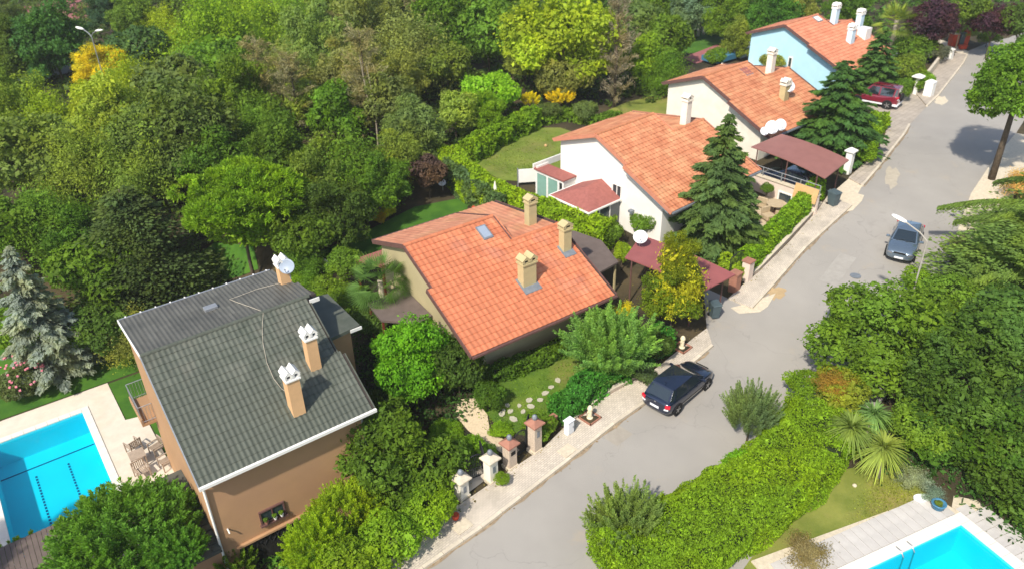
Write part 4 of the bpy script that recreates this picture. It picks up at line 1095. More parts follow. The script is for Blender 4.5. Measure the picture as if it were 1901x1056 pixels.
pr = empty('pergola_roof', fw(1, -5.5, 1.0, LOT), az, 'dark slatted pergola roof along the near end of the left pool', 'pergola')
n = 0
for i in range(33):
    u0 = -3.3 + i * .2; MB().bx(u0, u0 + .185, -1.0, 1.05, 2.78, 2.83).build('slat', M_darksheet, pr)
MB().bx(-3.35, 3.35, .95, 1.05, 2.62, 2.775).bx(-3.35, 3.35, -.95, -.85, 2.62, 2.775).build('beam', M_brown, pr)
for u in (-3.2, 0, 3.2):
    for yy in (-.9, 1.0): MB().bx(u - .05, u + .05, yy - .05, yy + .05, 0, 2.62).build('post', M_brown, pr)

# ------------------------------------------------------------------ pools
def pool(corners, zdeck, label, depth=1.5, copw=.38, cop_extra=0.0, lanes=None, center_label=''):
    c = sum(corners, Vector()) / 4
    P = [Vector((p.x, p.y, 0)) for p in corners]
    if _orient(P) < 0: P = P[::-1]
    root = empty('swimming_pool', (c.x, c.y, zdeck), 0, label, 'pool')
    C = Vector((c.x, c.y, 0)); Q = [p - C for p in P]
    v = [(p.x, p.y, -.02) for p in Q] + [(p.x, p.y, -depth) for p in Q]
    MB().add(v, [(4, 5, 6, 7)] + [(i, 4 + i, 4 + (i + 1) % 4, (i + 1) % 4) for i in range(4)]).build('basin', M_basin, root)
    MB().add([(p.x, p.y, -.14) for p in Q], [(0, 1, 2, 3)]).build('water', M_water, root)
    # coping stones
    for i in range(4):
        a, b = Q[i], Q[(i + 1) % 4]; d = (b - a).normalized(); nrm = Vector((d.y, -d.x, 0)); L = (b - a).length; n = max(1, int(round(L / .62)))
        me = MB().box((0, 0, 0), (L / n - .012, copw, .07)).mesh('coping_stone'); me.materials.append(M_coping)
        for j in range(n):
            p = a + d * (L * (j + .5) / n) + nrm * (copw / 2)
            link('coping_stone', me, None, root, (p.x, p.y, -.005 + .008), (0, 0, math.atan2(d.y, d.x)))
        pc = b + (nrm + (Q[(i + 2) % 4] - b).normalized().cross(Vector((0, 0, 1)))) * (copw / 2)
        MB().box((0, 0, 0), (copw - .01, copw - .01, .07)).build('coping_stone', M_coping, root, (pc.x, pc.y, .003), (0, 0, math.atan2(d.y, d.x)))
    return root, C
p1, C1 = pool(POOL1, LOT + .06, 'blue swimming pool with two dotted lane lines, beside the ochre house')
mk = MB().box((0, 0, 0), (.10, .13, .02)).mesh('lane_marker'); mk.materials.append(M_lane)
for u, n in ((-4.15, 30), (-5.75, 30)):
    for i in range(n):
        w = fw(1, u, -9.3 + i * .25); link('lane_marker', mk, None, p1, (w.x - C1.x, w.y - C1.y, -1.487), (0, 0, HFRAME[1][2]))
wa, wb = fw(1, -7.33, -10.15), fw(1, -2.64, -10.15)
d = wb - wa; MB().box((0, 0, 0), (d.length, .07, .02)).build('step_line', M_lane, p1, ((wa.x + wb.x) / 2 - C1.x, (wa.y + wb.y) / 2 - C1.y, -1.485), (0, 0, HFRAME[1][2]))
def deckpoly(lst, z, mat, label, name='pool_deck', th=.10):
    bm = MB().prism([(p.x, p.y) for p in lst], z - th, z)
    o = bm.build(name, mat); tag(o, label, kind='structure'); return o
ci = .385
U0, U1, V0, V1 = -7.35, -2.62, -11.35, -1.9
dz = LOT + .055
F = lambda u, v: fw(1, u, v)
pk = lambda *l: [F(*q) for q in l]
deckpoly(pk((-12, -13.45), (-.83, -13.3), (-.83, V0 - ci), (-12, V0 - ci)), dz, M_travertine, 'cream travertine pool terrace beyond the left pool')
deckpoly(pk((U1 + ci, V0 - ci), (-.83, V0 - ci), (-.83, -9.15), (.14, -8.9), (.14, 0), (U1 + ci, 0)), dz, M_travertine, 'cream travertine terrace between the left pool and the house')
deckpoly(pk((-12, V0 - ci), (U0 - ci, V0 - ci), (U0 - ci, 1.5), (-12, 1.5)), dz, M_travertine, 'cream travertine terrace on the outer side of the left pool')
deckpoly(pk((U0 - ci, V1 + ci), (U1 + ci, V1 + ci), (U1 + ci, 1.2), (U0 - ci, 1.2)), dz, M_travertine, 'cream travertine at the near end of the left pool')
drape('lawn', [(p.x, p.y) for p in pk((-.8, -13.2), (6.5, -13.2), (6.5, -4.2), (.2, -4.2), (.2, -8.85), (-.78, -9.1))], .035, M_lawn_deep, 'small green lawn wedge between pool terrace and ochre house', flat=LOT)
drape('lawn', [(p.x, p.y) for p in pk((-14, -20), (6, -18), (8, -13.3), (-.83, -13.4), (-14, -13.55))], .03, M_lawn_deep, 'shaded lawn beyond the left pool')

# pool 2 (bottom right)
_pc2 = POOL2[0]; e1, e2 = _e1, _e2
p2, C2 = pool(POOL2, P2Z, 'bright blue swimming pool in the lower right corner with white edging', copw=.5, depth=1.6)
q2 = lambda a, b: _pc2 + e1 * a + e2 * b
def flat_deck(lst, label): return deckpoly(lst, P2Z - .04, M_stone, label, th=.12)
dk = flat_deck([q2(-.52, -.51), q2(9, -.51), q2(9, -2.3), q2(-.3, -1.75)], 'grey tiled pool terrace along the white pool edge')
fl = flat_deck([q2(-.51, -.9), q2(-.51, 6), q2(-1.75, 6), q2(-1.75, -.7), q2(-1.1, -1.3)], 'grey tiled terrace at the right of the lower right pool')
az2 = math.atan2(e1.y, e1.x)
me = MB().box((0, 0, 0), (.44, 1.3, .03)).mesh('deck_tile'); me.materials.append(M_decktile)
for i in range(19):
    p = q2(-.05 + .46 * i, -1.19); link('deck_tile', me, None, dk, (p.x, p.y, P2Z - .02), (0, 0, az2))
me = MB().box((0, 0, 0), (.62, .44, .03)).mesh('deck_tile'); me.materials.append(M_decktile)
for i in range(13):
    for j in range(1 if i < 1 else 2): p = q2(-.84 - .64 * j, -.5 + .46 * i); link('deck_tile', me, None, fl, (p.x, p.y, P2Z - .02), (0, 0, az2))
lad = empty('pool_handrail', q2(3.05, 0) + Vector((0, 0, P2Z - .0)), math.atan2(e2.y, e2.x), 'pair of looped chrome handrails at the lower right pool', 'pool handrail')
for k in (-.3, .3):
    MB().tube([(-.45, k, .0), (-.45, k, .55), (-.3, k, .78), (-.05, k, .80), (.12, k, .62), (.15, k, -.9)], .028, 8).build('rail', M_rim, lad, smooth=True)

# ------------------------------------------------------------------ gardens: lawns, paths, stepping stones
def lawn(px, mat, label, dz=.03): return drape('lawn', [(p.x, p.y) for p in gp(px)], dz, mat, label)
fl = lawn([(905, 770), (880, 740), (900, 705), (960, 690), (1075, 630), (1110, 640), (1100, 745), (1035, 790), (1000, 815), (930, 800)], M_lawn, 'front lawn of the khaki house crossed by stepping stones')
M_step = pmat('stepping_stone', (.44, .41, .31), .85, .12, 5)
r = random.Random(5)
for i, (px, py, s) in enumerate([(1036, 706, .26), (1023, 719, .24), (1012, 730, .27), (1003, 742, .25), (982, 743, .27), (985, 754, .27), (964, 753, .2), (971, 764, .22), (948, 763, .24), (953, 778, .30), (932, 768, .27), (935, 762, .14), (942, 752, .2)]):
    P = G(px, py, .035); poly = [(s * .66 * math.cos(a) * r.uniform(.8, 1.15) * 1.15, s * .60 * math.sin(a) * r.uniform(.8, 1.1)) for a in [2 * math.pi * k / 7 for k in range(7)]]
    MB().prism(poly, 0, .045).build('stone', M_step, fl, P, (0, 0, r.uniform(0, 3)))
drape('garden_path', [(p.x, p.y) for p in gp([(852, 742), (880, 738), (905, 770), (910, 805), (935, 815), (965, 835), (948, 852), (905, 825), (870, 800), (845, 770)])], .03, M_gravel, 'pale gravel path inside the gate of the khaki house')
lawn([(590, 470), (690, 425), (770, 385), (868, 366), (868, 400), (800, 420), (720, 450), (690, 480), (600, 500)], M_lawn_deep, 'bright green back lawn behind the khaki house')
lawn([(862, 300), (900, 262), (960, 238), (1040, 238), (1110, 262), (1060, 300), (1000, 340), (930, 335)], M_lawn_olive, 'sun-bleached lawn behind the white house')
lawn([(1130, 205), (1165, 190), (1245, 172), (1245, 225), (1180, 235)], M_lawn_dry, 'narrow strip of lawn beside the cream house')
lawn([(1240, 98), (1290, 62), (1350, 55), (1352, 75), (1300, 100)], M_lawn_deep, 'bright lawn in the far garden left of the blue house')
lawn([(330, 480), (400, 450), (470, 455), (480, 500), (400, 520)], M_lawn_deep, 'sunlit patch of grass under the umbrella pine')
lawn([(850, 140), (930, 120), (960, 130), (900, 160)], M_lawn, 'small sunny clearing in the wood')
lawn([(1380, 1056), (1420, 1000), (1500, 930), (1540, 875), (1640, 860), (1715, 895), (1735, 925), (1535, 1012), (1560, 1056), (1560, 1090), (1380, 1090)], M_lawn_dry, 'dry yellowish lawn beside the lower right pool')
# red-brown sports court and road beyond the wood
M_court = pmat('maroon_court', (.30, .11, .11), .9, .08, 1)
ct = drape('sports_court', [(p.x, p.y) for p in gp([(25, 18), (80, 6), (150, -20), (300, -30), (250, 20), (120, 40)])], .05, M_court, 'maroon sports court beyond the far wood')
cp_ = gp([(38, 8), (85, -3)])
for a, b in (((40, 14), (105, -2)), ((60, 40), (180, 12))):
    A, B = G(*a), G(*b); bar_ = MB().tube([A + Vector((0, 0, 1)), B + Vector((0, 0, 1))], .05, 5)
    for t in (0, .33, .66, 1): bar_.tube([A.lerp(B, t), A.lerp(B, t) + Vector((0, 0, 1))], .05, 5)
    o = bar_.build('railing', M_blackmetal); tag(o, 'dark railing along the %s edge of the maroon court' % ('far' if a[0] == 40 else 'near'), 'railing')
wl = gp([(40, 160), (150, 128), (300, 95), (350, 80)])
M_lav = pmat('pale_lavender_wall', (.50, .50, .56), .85, .12, .6, blotch=((.20, .22, .28), .6, .6))
for i in range(2):
    a, b = wl[i], wl[i + 1]; d = b - a
    o = MB().box((0, 0, 1.3 if i == 0 else .6), (d.length, .3, 2.6 if i == 0 else 1.2)).box((0, 0, 2.67 if i == 0 else 1.27), (d.length + .1, .4, .12)).build('boundary_wall', M_lav if i == 0 else M_stone, None, (a + b) / 2, (0, 0, math.atan2(d.y, d.x)))
    tag(o, 'pale lavender boundary wall behind the left edge of the wood' if i == 0 else 'low stone wall seen through the far trees right of the tall street lamp', 'wall')

drape('driveway', [(p.x, p.y) for p in gp([(828, 838), (880, 834), (902, 862), (906, 888), (866, 918), (850, 885)])], .05, M_travertine, 'whitish driveway going down behind the cream-capped gate pillars')
# ------------------------------------------------------------------ cars
def quadpanel(pts, t=.012):
    a, b, c, d = [Vector(p) for p in pts]; n = (b - a).cross(d - a).normalized() * t
    v = [a, b, c, d, a + n, b + n, c + n, d + n]
    return [tuple(q) for q in v], [(3, 2, 1, 0), (4, 5, 6, 7), (0, 1, 5, 4), (1, 2, 6, 5), (2, 3, 7, 6), (3, 0, 4, 7)]
def car(P, yaw, label, paint, L=4.2, W=1.74, top=1.44, hood=.78, tail=1.0, wb=1.04, rb=-1.92, rt=-1.45, ft=.25, suv=False, name='parked_car', cladding=None):
    root = empty(name, P, yaw, label, 'car')
    hl = L / 2; w = W / 2
    st = [(-hl, .78, .30, tail - .22), (-hl + .10, .90, .22, tail - .06), (-hl + .45, .98, .19, tail), (-1.0, 1, .18, .98), (0, 1, .18, .97), (.75, 1, .18, .95), (1.15, .99, .18, .93), (hl - .45, .95, .18, hood + .05), (hl - .12, .84, .22, hood - .08), (hl, .66, .30, hood - .22)]
    if suv: st = [(x, max(.88, k) if abs(x) > 1.5 else k, zl + .10, zt + .12) for x, k, zl, zt in st]
    v = []; f = []
    for x, k, zl, zt in st:
        h = zt - zl
        half = [(.0, zl), (w * k * .86, zl), (w * k, zl + h * .22), (w * k * 1.0, zl + h * .58), (w * k * .965, zl + h * .86), (w * k * .86, zt), (0, zt + .025)]
        ring = half + [(-y, z) for y, z in half[-2:0:-1]]
        v += [(x, y, z) for y, z in ring]
    n = 12
    for i in range(len(st) - 1):
        for k in range(n): f.append((i * n + (k + 1) % n, i * n + k, (i + 1) * n + k, (i + 1) * n + (k + 1) % n))
    f.append(tuple(range(n))); f.append(tuple(range((len(st) - 1) * n, len(st) * n))[::-1])
    b = MB().add(v, f).build('body', paint, root, smooth=True)
    sb = b.modifiers.new('subsurf', 'SUBSURF'); sb.levels = 2; sb.render_levels = 2
    # cabin shell
    zb = .93 if not suv else 1.06; yb, yt = w * .93, w * .70
    A = [(wb, yb * .93, zb), (rb, yb * .93, zb + .02)]; T = [(ft, yt, top - .02), (rt, yt, top - .03)]
    mids = [(.55 + .0, .45), (-.45, -.42), (-1.25, -1.1)]
    V = []; F = []
    bot = [(wb, yb * .90), ((wb + ft) / 2 + .1, yb), (-.45, yb), (rb + .35, yb), (rb, yb * .88)]
    tp = [(ft, yt * .95), (ft - .12, yt), (-.45, yt * 1.02), (rt + .2, yt), (rt, yt * .95)]
    ringb = [(x, y, zb) for x, y in bot] + [(x, -y, zb) for x, y in bot[::-1]]
    ringt = [(x, y, top - (.03 if i in (0, 4) else .01)) for i, (x, y) in enumerate(tp)] + [(x, -y, top - (.03 if i in (0, 4) else .01)) for i, (x, y) in list(enumerate(tp))[::-1]]
    m = len(ringb); V = ringb + ringt + [(0 - .5, 0, top + .035)]
    F = [((i + 1) % m, i, m + i, m + (i + 1) % m) for i in range(m)] + [(m + (i + 1) % m, m + i, 2 * m) for i in range(m)]
    F = [tuple(reversed(q)) for q in F]
    MB().add(V, F).build('roof', paint, root)
    def lerp(a, b, t): return tuple(a[i] + (b[i] - a[i]) * t for i in range(3))
    def pane(nm, p0, p1, p2, p3, ins=(.06, .08)):
        # p0,p1 bottom, p2,p3 top ; inset then push out
        a, b_, c, d_ = [Vector(q) for q in (p0, p1, p2, p3)]
        def uv(s, t): return a.lerp(b_, s).lerp(d_.lerp(c, s), t)
        q = [uv(ins[0], .07), uv(1 - ins[0], .07), uv(1 - ins[0], 1 - ins[1]), uv(ins[0], 1 - ins[1])]
        nn = (q[1] - q[0]).cross(q[3] - q[0]).normalized(); cen = sum(q, Vector()) / 4
        if nn.dot(cen - Vector((-.4, 0, 1.0))) < 0: nn = -nn
        vv, ff = quadpanel([tuple(x + nn * .004) for x in q], .01)
        MB().add(vv, ff).build(nm, M_autoglass, root)
    for sgn in (1, -1):
        B = [(x, y * sgn, zb) for x, y in bot]; Tt = [(x, y * sgn, top - .01) for x, y in tp]
        pane('side_window', B[1], B[2], Tt[2], Tt[1]); pane('side_window', B[2], B[3], Tt[3], Tt[2])
        pane('side_window', B[3], B[4], Tt[4], Tt[3], (.14, .12))
    pane('windscreen', ringb[0], ringb[-1], ringt[-1], ringt[0], (.05, .05))
    pane('rear_window', ringb[4], ringb[5], ringt[5], ringt[4], (.07, .12))
    # wheels
    for x in (hl - .82, -hl + .78):
        for sgn in (1, -1):
            wr = .31 if not suv else .37
            wh = MB().lathe([(wr * .62, -.10), (wr * .95, -.10), (wr, -.06), (wr, .06), (wr * .95, .10), (wr * .62, .10)], 20).build('tyre', M_tyre, root, (x, sgn * (w - .09), wr), (math.radians(90), 0, 0), smooth=False)
            rm = MB().lathe([(.03, .075), (.05, .08), (wr * .60, .045), (wr * .64, .104)], 16)
            MB().lathe([(wr * .63, -.09), (wr * .63, .09)], 16).add([], []).build('rim', M_rim, wh)
            sp = MB()
            for k in range(5):
                a = 2 * math.pi * k / 5; sp.box((math.cos(a) * wr * .32, math.sin(a) * wr * .32, -sgn * .098), (wr * .6, wr * .16, .02), a)
            sp.build('spokes', M_blackmetal if False else M_rim, wh)
            # dark wheel arch
            MB().lathe([(wr * 1.13, -.02), (wr * 1.17, .0), (wr * 1.13, .02)], 20).build('wheel_arch', M_tyre, root, (x, sgn * (w - .005), wr + .01), (math.radians(90), 0, 0))
    # lamps, plates, mirrors, bumpers, lines
    for sgn in (1, -1):
        y = sgn * w * .80
        MB().box((0, 0, 0), (.12, .26, .17), sgn * math.radians(-24)).build('tail_light', M_redlamp, root, (-hl + .09, sgn * (w * .80), tail - .24 + (.1 if suv else 0)), bevel=.02)
        MB().box((0, 0, 0), (.10, .22, .07), sgn * math.radians(-24)).build('reversing_light', M_clear, root, (-hl + .055, sgn * (w * .74), tail - .40 + (.1 if suv else 0)), bevel=.015)
        MB().box((0, 0, 0), (.16, .30, .11), sgn * math.radians(24)).build('headlight', M_rim, root, (hl - .11, sgn * w * .62, hood - .20), (0, math.radians(12), 0), bevel=.03)
        mr = MB().box((0, 0, 0), (.11, .20, .13)).build('mirror', paint, root, (.68, sgn * (w + .10), .98 + (.1 if suv else 0)), bevel=.03)
        MB().box((0, 0, 0), (.05, .10, .03)).build('mirror_arm', paint, mr, (.0, -sgn * .12, -.04))
        for x in (.52, -.45):
            pass
        MB().box((0, 0, 0), (.16, .02, .025)).build('door_handle', paint, root, (-.62, sgn * (w * .985), .80))
        MB().box((0, 0, 0), (.16, .02, .025)).build('door_handle', paint, root, (.25, sgn * (w * .985), .80))
        MB().box((0, 0, 0), (2.3, .015, .03)).build('side_moulding', M_tyre, root, (-.1, sgn * (w * 1.0), .50))
    MB().box((0, 0, 0), (.03, .50, .12)).build('number_plate', M_clear, root, (-hl + .005, 0, .55 + (.15 if suv else 0)))
    MB().box((0, 0, 0), (.03, .50, .11)).build('number_plate', M_clear, root, (hl + .0, 0, .38))
    MB().box((0, 0, 0), (.03, .72, .10)).build('grille', M_tyre, root, (hl - .035, 0, hood - .16))
    MB().box((0, 0, 0), (.02, .09, .07)).build('badge', M_rim, root, (-hl + .03, 0, tail - .20))
    MB().tube([(rt + .25, 0, top + .03), (rt + .12, 0, top + .10)], .012, 5).build('aerial', M_tyre, root)
    for y0 in (-.45, .1): MB().tube([(wb - .03, y0, zb + .03), (wb - .12, y0 + .42, zb + .10)], .010, 4).build('wiper', M_tyre, root)
    if suv:
        MB().lathe([(.02, -.09), (.34, -.09), (.36, 0), (.34, .09), (.02, .09)], 18).build('spare_wheel', M_tyre, root, (-hl - .08, 0, 1.0), (0, math.radians(90), 0))
        MB().bx(-hl - .06, hl + .05, -w - .01, w + .01, .33, .50).build('lower_cladding', M_clear, root, bevel=.04)
        MB().bx(-1.5, .1, -yt + .05, -yt + .09, top + .03, top + .07).bx(-1.5, .1, yt - .09, yt - .05, top + .03, top + .07).build('roof_rail', M_tyre, root)
    return root
A = G(1257, 771); B = G(1311, 722); d = (B - A); d.z = 0; d.normalize(); nl = Vector((-d.y, d.x, 0))
ctr = (A + B) / 2 + nl * .82
def on_road(v): return Vector((v.x, v.y, ground(v.x, v.y) + .025))
car(on_road(ctr), math.atan2(d.y, d.x), 'dark navy blue hatchback parked half beside the left kerb, rear towards the viewer', M_carpaint)
A = G(1665, 492); B = G(1690, 424, .0); d = (A - B); d.z = 0; d.normalize()
ctr = A - d * 2.0
car(on_road(ctr) , math.atan2(d.y, d.x), 'steel blue saloon car facing the viewer under the street lamp arm', M_carpaint2, L=4.3, tail=1.02, rb=-1.7, rt=-1.1, hood=.82)
P = on_road(G(1622, 194))
SD = Vector((.70, .71, 0))
car(P, math.atan2(.70, -.71) + .1, 'maroon off-road car parked in the brown driveway, tail towards the street', M_maroon, L=4.1, top=1.82, tail=1.2, hood=1.05, rb=-1.98, rt=-1.9, ft=.35, suv=True)

# ------------------------------------------------------------------ gates, pillars, street furniture
STREET = math.atan2(.678, .735)
def pillar(px, py, hgt, label, cap, w=.46, number=True, win=False):
    P = G(px, py); r = empty('gate_pillar', P, STREET, label, 'gate pillar', 'gate pillars along the lower pavement')
    MB().bx(-w / 2 - .05, w / 2 + .05, -w / 2 - .05, w / 2 + .05, 0, .18).build('plinth', M_stone, r)
    MB().bx(-w / 2, w / 2, -w / 2, w / 2, .18, hgt - .28).build('shaft', M_brick if cap is M_redbrown else M_cream, r)
    z = hgt - .28; e = w / 2 + .12
    MB().add([(-e, -e, z), (e, -e, z), (e, e, z), (-e, e, z), (-e, -e, z + .07), (e, -e, z + .07), (e, e, z + .07), (-e, e, z + .07), (-.09, -.09, z + .26), (.09, -.09, z + .26), (.09, .09, z + .26), (-.09, .09, z + .26)],
             [(3, 2, 1, 0), (0, 1, 5, 4), (1, 2, 6, 5), (2, 3, 7, 6), (3, 0, 4, 7), (4, 5, 9, 8), (5, 6, 10, 9), (6, 7, 11, 10), (7, 4, 8, 11), (8, 9, 10, 11)]).build('cap', cap, r)
    MB().lathe([(.04, 0), (.12, .03), (.13, .14), (.10, .22), (.03, .27)], 10, (0, 0, z + .26)).build('lantern', M_lead, r)
    if win: MB().bx(-.13, .13, -w / 2 - .02, -w / 2, .9, hgt - .6).build('letter_slot', M_dark, r)
    else: MB().bx(-.08, .08, -w / 2 - .02, -w / 2, hgt - .95, hgt - .62).build('intercom', M_lead, r)
    return r
pillar(993, 836, 1.95, 'tallest pillar with red-brown cap beside the walk-in gate and meter box', M_redbrown)
pillar(947, 866, 1.7, 'pillar with red-brown cap and dark opening, between the two gates', M_redbrown, win=True)
pillar(912, 891, 1.6, 'pillar with cream pyramid cap and grey lantern at the driveway gate', M_stone)
pillar(858, 922, 1.4, 'pillar with cream cap left of the driveway gate, lowest in the row', M_stone)
def gate(a, b, h, label, leaf_bars=9):
    L = (b - a).length; d = (b - a).normalized(); r = empty('gate', a, math.atan2(d.y, d.x), label, 'gate')
    MB().tube([(0, 0, .08), (L, 0, .08)], .03, 6).tube([(0, 0, .08), (0, 0, h)], .03, 6).tube([(L, 0, .08), (L, 0, h)], .03, 6).tube([(L * t, 0, h + .16 * math.sin(math.pi * t)) for t in (0, .2, .4, .6, .8, 1)], .03, 6).build('gate_frame', M_blackmetal, r)
    for i in range(1, leaf_bars): x = L * i / leaf_bars; MB().tube([(x, 0, .08), (x, 0, h + .16 * math.sin(math.pi * i / leaf_bars) - .02)], .014, 5).build('bar', M_blackmetal, r)
    for i in range(3):
        c = L * (i + .5) / 3; MB().tube([(c + .14 * math.cos(t), 0, h * .6 + .14 * math.sin(t)) for t in [k * math.pi / 4 for k in range(9)]], .012, 4).build('scroll', M_blackmetal, r)
    return r
gate(G(868, 893), G(898, 878), 1.25, 'open black wrought-iron leaf of the driveway gate, left')
gate(G(901, 886), G(893, 862), 1.3, 'black wrought-iron leaf folded against the cream-capped pillar')
gate(G(955, 850), G(976, 834), 1.25, 'black iron gate between the two red-capped pillars')
gate(G(978, 833), G(982, 812), 1.5, 'dark solid-looking gate leaf standing open beside the tallest pillar', 14)
wallp = gp([(1006, 822), (1040, 793)])
d = wallp[1] - wallp[0]; o = MB().box((0, 0, .3), (d.length, .25, .6)).box((0, 0, .63), (d.length, .32, .06)).build('garden_wall', M_redbrown, None, (wallp[0] + wallp[1]) / 2 + Vector((-.25, .3, 0)), (0, 0, STREET)); tag(o, 'low red-brown garden wall between tallest pillar and meter box', 'wall')
def hedge_wall(px, h, mat, label, th=.2):
    P = gp(px); r = empty('garden_wall', P[0], 0, label, 'wall')
    for i in range(len(P) - 1):
        a, b = P[i] - P[0], P[i + 1] - P[0]; d = b - a; n = Vector((-d.y, d.x, 0)).normalized() * th / 2
        for k, (z0, z1, m, e) in enumerate(((-.3, h, mat, 0), (h, h + .05, M_kerb, .02))):
            nn = n * (1 + e / th * 2)
            MB().prism([(q.x, q.y) for q in (a + nn, b + nn, b - nn, a - nn)], lambda x, y: a.z + z0 + (b.z - a.z) * ((Vector((x, y, 0)) - a).dot(d) / d.length_squared), lambda x, y: a.z + z1 + (b.z - a.z) * ((Vector((x, y, 0)) - a).dot(d) / d.length_squared)).build('wall_run' if k == 0 else 'coping', m, r)
    return r
hedge_wall([(1055, 788), (1120, 736), (1165, 712), (1207, 684)], .25, M_brick, 'low beige wall at the foot of the street hedge of the khaki garden')
hedge_wall([(1384, 520), (1405, 505), (1460, 448), (1522, 382)], .25, M_brick, 'low beige wall under the clipped street hedge of the white house')
hedge_wall([(1697, 172), (1720, 148), (1752, 106)], .8, M_stone, 'stone boundary wall along the far pavement')
hedge_wall([(690, 1040), (740, 1012), (800, 985), (848, 945)], .3, M_stone, 'low stone wall between bright hedge and lower pavement')
for px, py, lb in ((1056, 803, 'white meter box on the lower pavement beside the red-brown wall'),):
    P = G(px, py, .13); r = empty('meter_box', P, STREET, lb, 'meter box')
    MB().bx(-.21, .21, -.14, .14, 0, .78).build('cabinet', M_white, r, bevel=.02); MB().bx(-.18, .18, -.16, -.145, .1, .70).build('door', M_dishwhite, r); MB().bx(-.24, .24, -.18, .18, .78, .82).build('lid', M_dishwhite, r)
    MB().bx(.10, .13, -.175, -.16, .35, .48).build('handle', M_lead, r)
def post_in_tray(px, py, lb):
    P = G(px, py, .13); r = empty('hydrant', P, STREET, lb, 'hydrant', 'small posts standing in square red-edged pits')
    for i in range(4):
        a = i * math.pi / 2; MB().box((math.cos(a) * .38, math.sin(a) * .38, .03), (.06, .82, .08), a).build('edging', M_redbrown, r)
    MB().bx(-.34, .34, -.34, .34, -.005, .012).build('pit_soil', M_soil, r)
    MB().lathe([(.16, 0), (.16, .06), (.11, .1), (.11, .5), (.14, .55), (.14, .62), (.10, .72), (.03, .78)], 12).build('barrel', M_hydrant, r)
    MB().tube([(-.17, 0, .45), (.17, 0, .45)], .05, 8).build('outlet', M_hydrant, r)
post_in_tray(1095, 775, 'small cream hydrant post in a red-edged pit near the meter box')
post_in_tray(1266, 645, 'small cream hydrant post in a red-edged pit beside the yellow-leaved tree')
o = tag(MB().lathe([(.10, 0), (.13, .02), (.17, .22), (.16, .25)], 12).build('flower_pot', M_red, None, G(846, 962, .13)), 'small red flower pot at the lower end of the pavement', 'flower pot')
def wheelie(px, py, rz, lb, mat, s=1.0):
    P = G(px, py, .06); r = empty('wheeled_bin', P, rz, lb, 'bin'); r.scale = (s, s, s)
    MB().add([(-.22, -.25, .08), (.22, -.25, .08), (.22, .25, .08), (-.22, .25, .08), (-.28, -.34, .98), (.28, -.34, .98), (.28, .34, .98), (-.28, .34, .98)], [(3, 2, 1, 0), (4, 5, 6, 7), (0, 1, 5, 4), (1, 2, 6, 5), (2, 3, 7, 6), (3, 0, 4, 7)]).build('body', mat, r)
    MB().add([(-.31, -.38, .98), (.31, -.38, .98), (.31, .36, .98), (-.31, .36, .98), (-.28, -.34, 1.06), (.28, -.34, 1.06), (.28, .3, 1.10), (-.28, .3, 1.10)], [(3, 2, 1, 0), (4, 5, 6, 7), (0, 1, 5, 4), (1, 2, 6, 5), (2, 3, 7, 6), (3, 0, 4, 7)]).build('lid', mat, r)
    MB().tube([(-.24, .42, 1.0), (.24, .42, 1.0)], .02, 6).build('handle', mat, r)
    for x in (-.24, .24): MB().lathe([(.02, -.03), (.10, -.03), (.10, .03), (.02, .03)], 12).build('wheel', M_tyre, r, (x, .27, .10), (0, math.radians(90), 0))
wheelie(1545, 382, .5, 'dark grey-green wheeled bin on the pale concrete patch by the brown carport', M_bin)
wheelie(1325, 588, .2, 'blue-grey wheeled bin half hidden under the yellow-leaved tree', M_bin, .9)
# red containers at the far end of the street
for i, (px, py, w, d_, h, lb, m) in enumerate(((1771, 86, 1.2, .8, 1.3, 'wide red waste container with white lid edge at the street end', M_red), (1780, 87, .5, .7, 1.45, 'dark recycling container between the two red ones', M_bin), (1788, 86, .6, .7, 1.55, 'narrow tall red container at the street end', M_red), (1786, 92, .7, .5, .35, 'low red crate in front of the narrow container', M_red))):
    P = G(px, py, .05); r = empty('waste_container' if h > .5 else 'crate', P, .1, lb, 'waste container' if h > .5 else 'crate')
    MB().add([(-w * .45, -d_ * .45, .06), (w * .45, -d_ * .45, .06), (w * .45, d_ * .45, .06), (-w * .45, d_ * .45, .06), (-w / 2, -d_ / 2, h), (w / 2, -d_ / 2, h), (w / 2, d_ / 2, h), (-w / 2, d_ / 2, h)], [(3, 2, 1, 0), (4, 5, 6, 7), (0, 1, 5, 4), (1, 2, 6, 5), (2, 3, 7, 6), (3, 0, 4, 7)]).build('body', m, r)
    MB().bx(-w / 2 - .03, w / 2 + .03, -d_ / 2 - .03, d_ / 2 + .03, h, h + .07).build('lid' if h > .5 else 'rim', M_hydrant if i == 0 else m, r)
# white gate posts along the far driveway
def white_post(px, py, h, lb, w=.45, cap=.7):
    P = G(px, py); r = empty('gate_post', P, STREET, lb, 'gate post', 'white posts beside driveways')
    MB().bx(-w / 2, w / 2, -w / 2, w / 2, 0, h).build('shaft', M_white, r)
    MB().add([(-cap / 2, -cap / 2, h), (cap / 2, -cap / 2, h), (cap / 2, cap / 2, h), (-cap / 2, cap / 2, h), (-cap / 2, -cap / 2, h + .08), (cap / 2, -cap / 2, h + .08), (cap / 2, cap / 2, h + .08), (-cap / 2, cap / 2, h + .08), (0, 0, h + .3)], [(3, 2, 1, 0), (0, 1, 5, 4), (1, 2, 6, 5), (2, 3, 7, 6), (3, 0, 4, 7), (4, 5, 8), (5, 6, 8), (6, 7, 8), (7, 4, 8)]).build('cap', M_white, r)
white_post(1572, 322, 1.7, 'white post with broad cap at the outer corner of the brown carport')
white_post(1698, 176, 1.6, 'white mushroom-capped post beside the maroon off-road car', .3, .9)
white_post(1722, 180, 1.3, 'plain white post standing on the far pavement', .7, .75)
white_post(1760, 112, 1.0, 'white end post of the far stone wall', .6, .7)

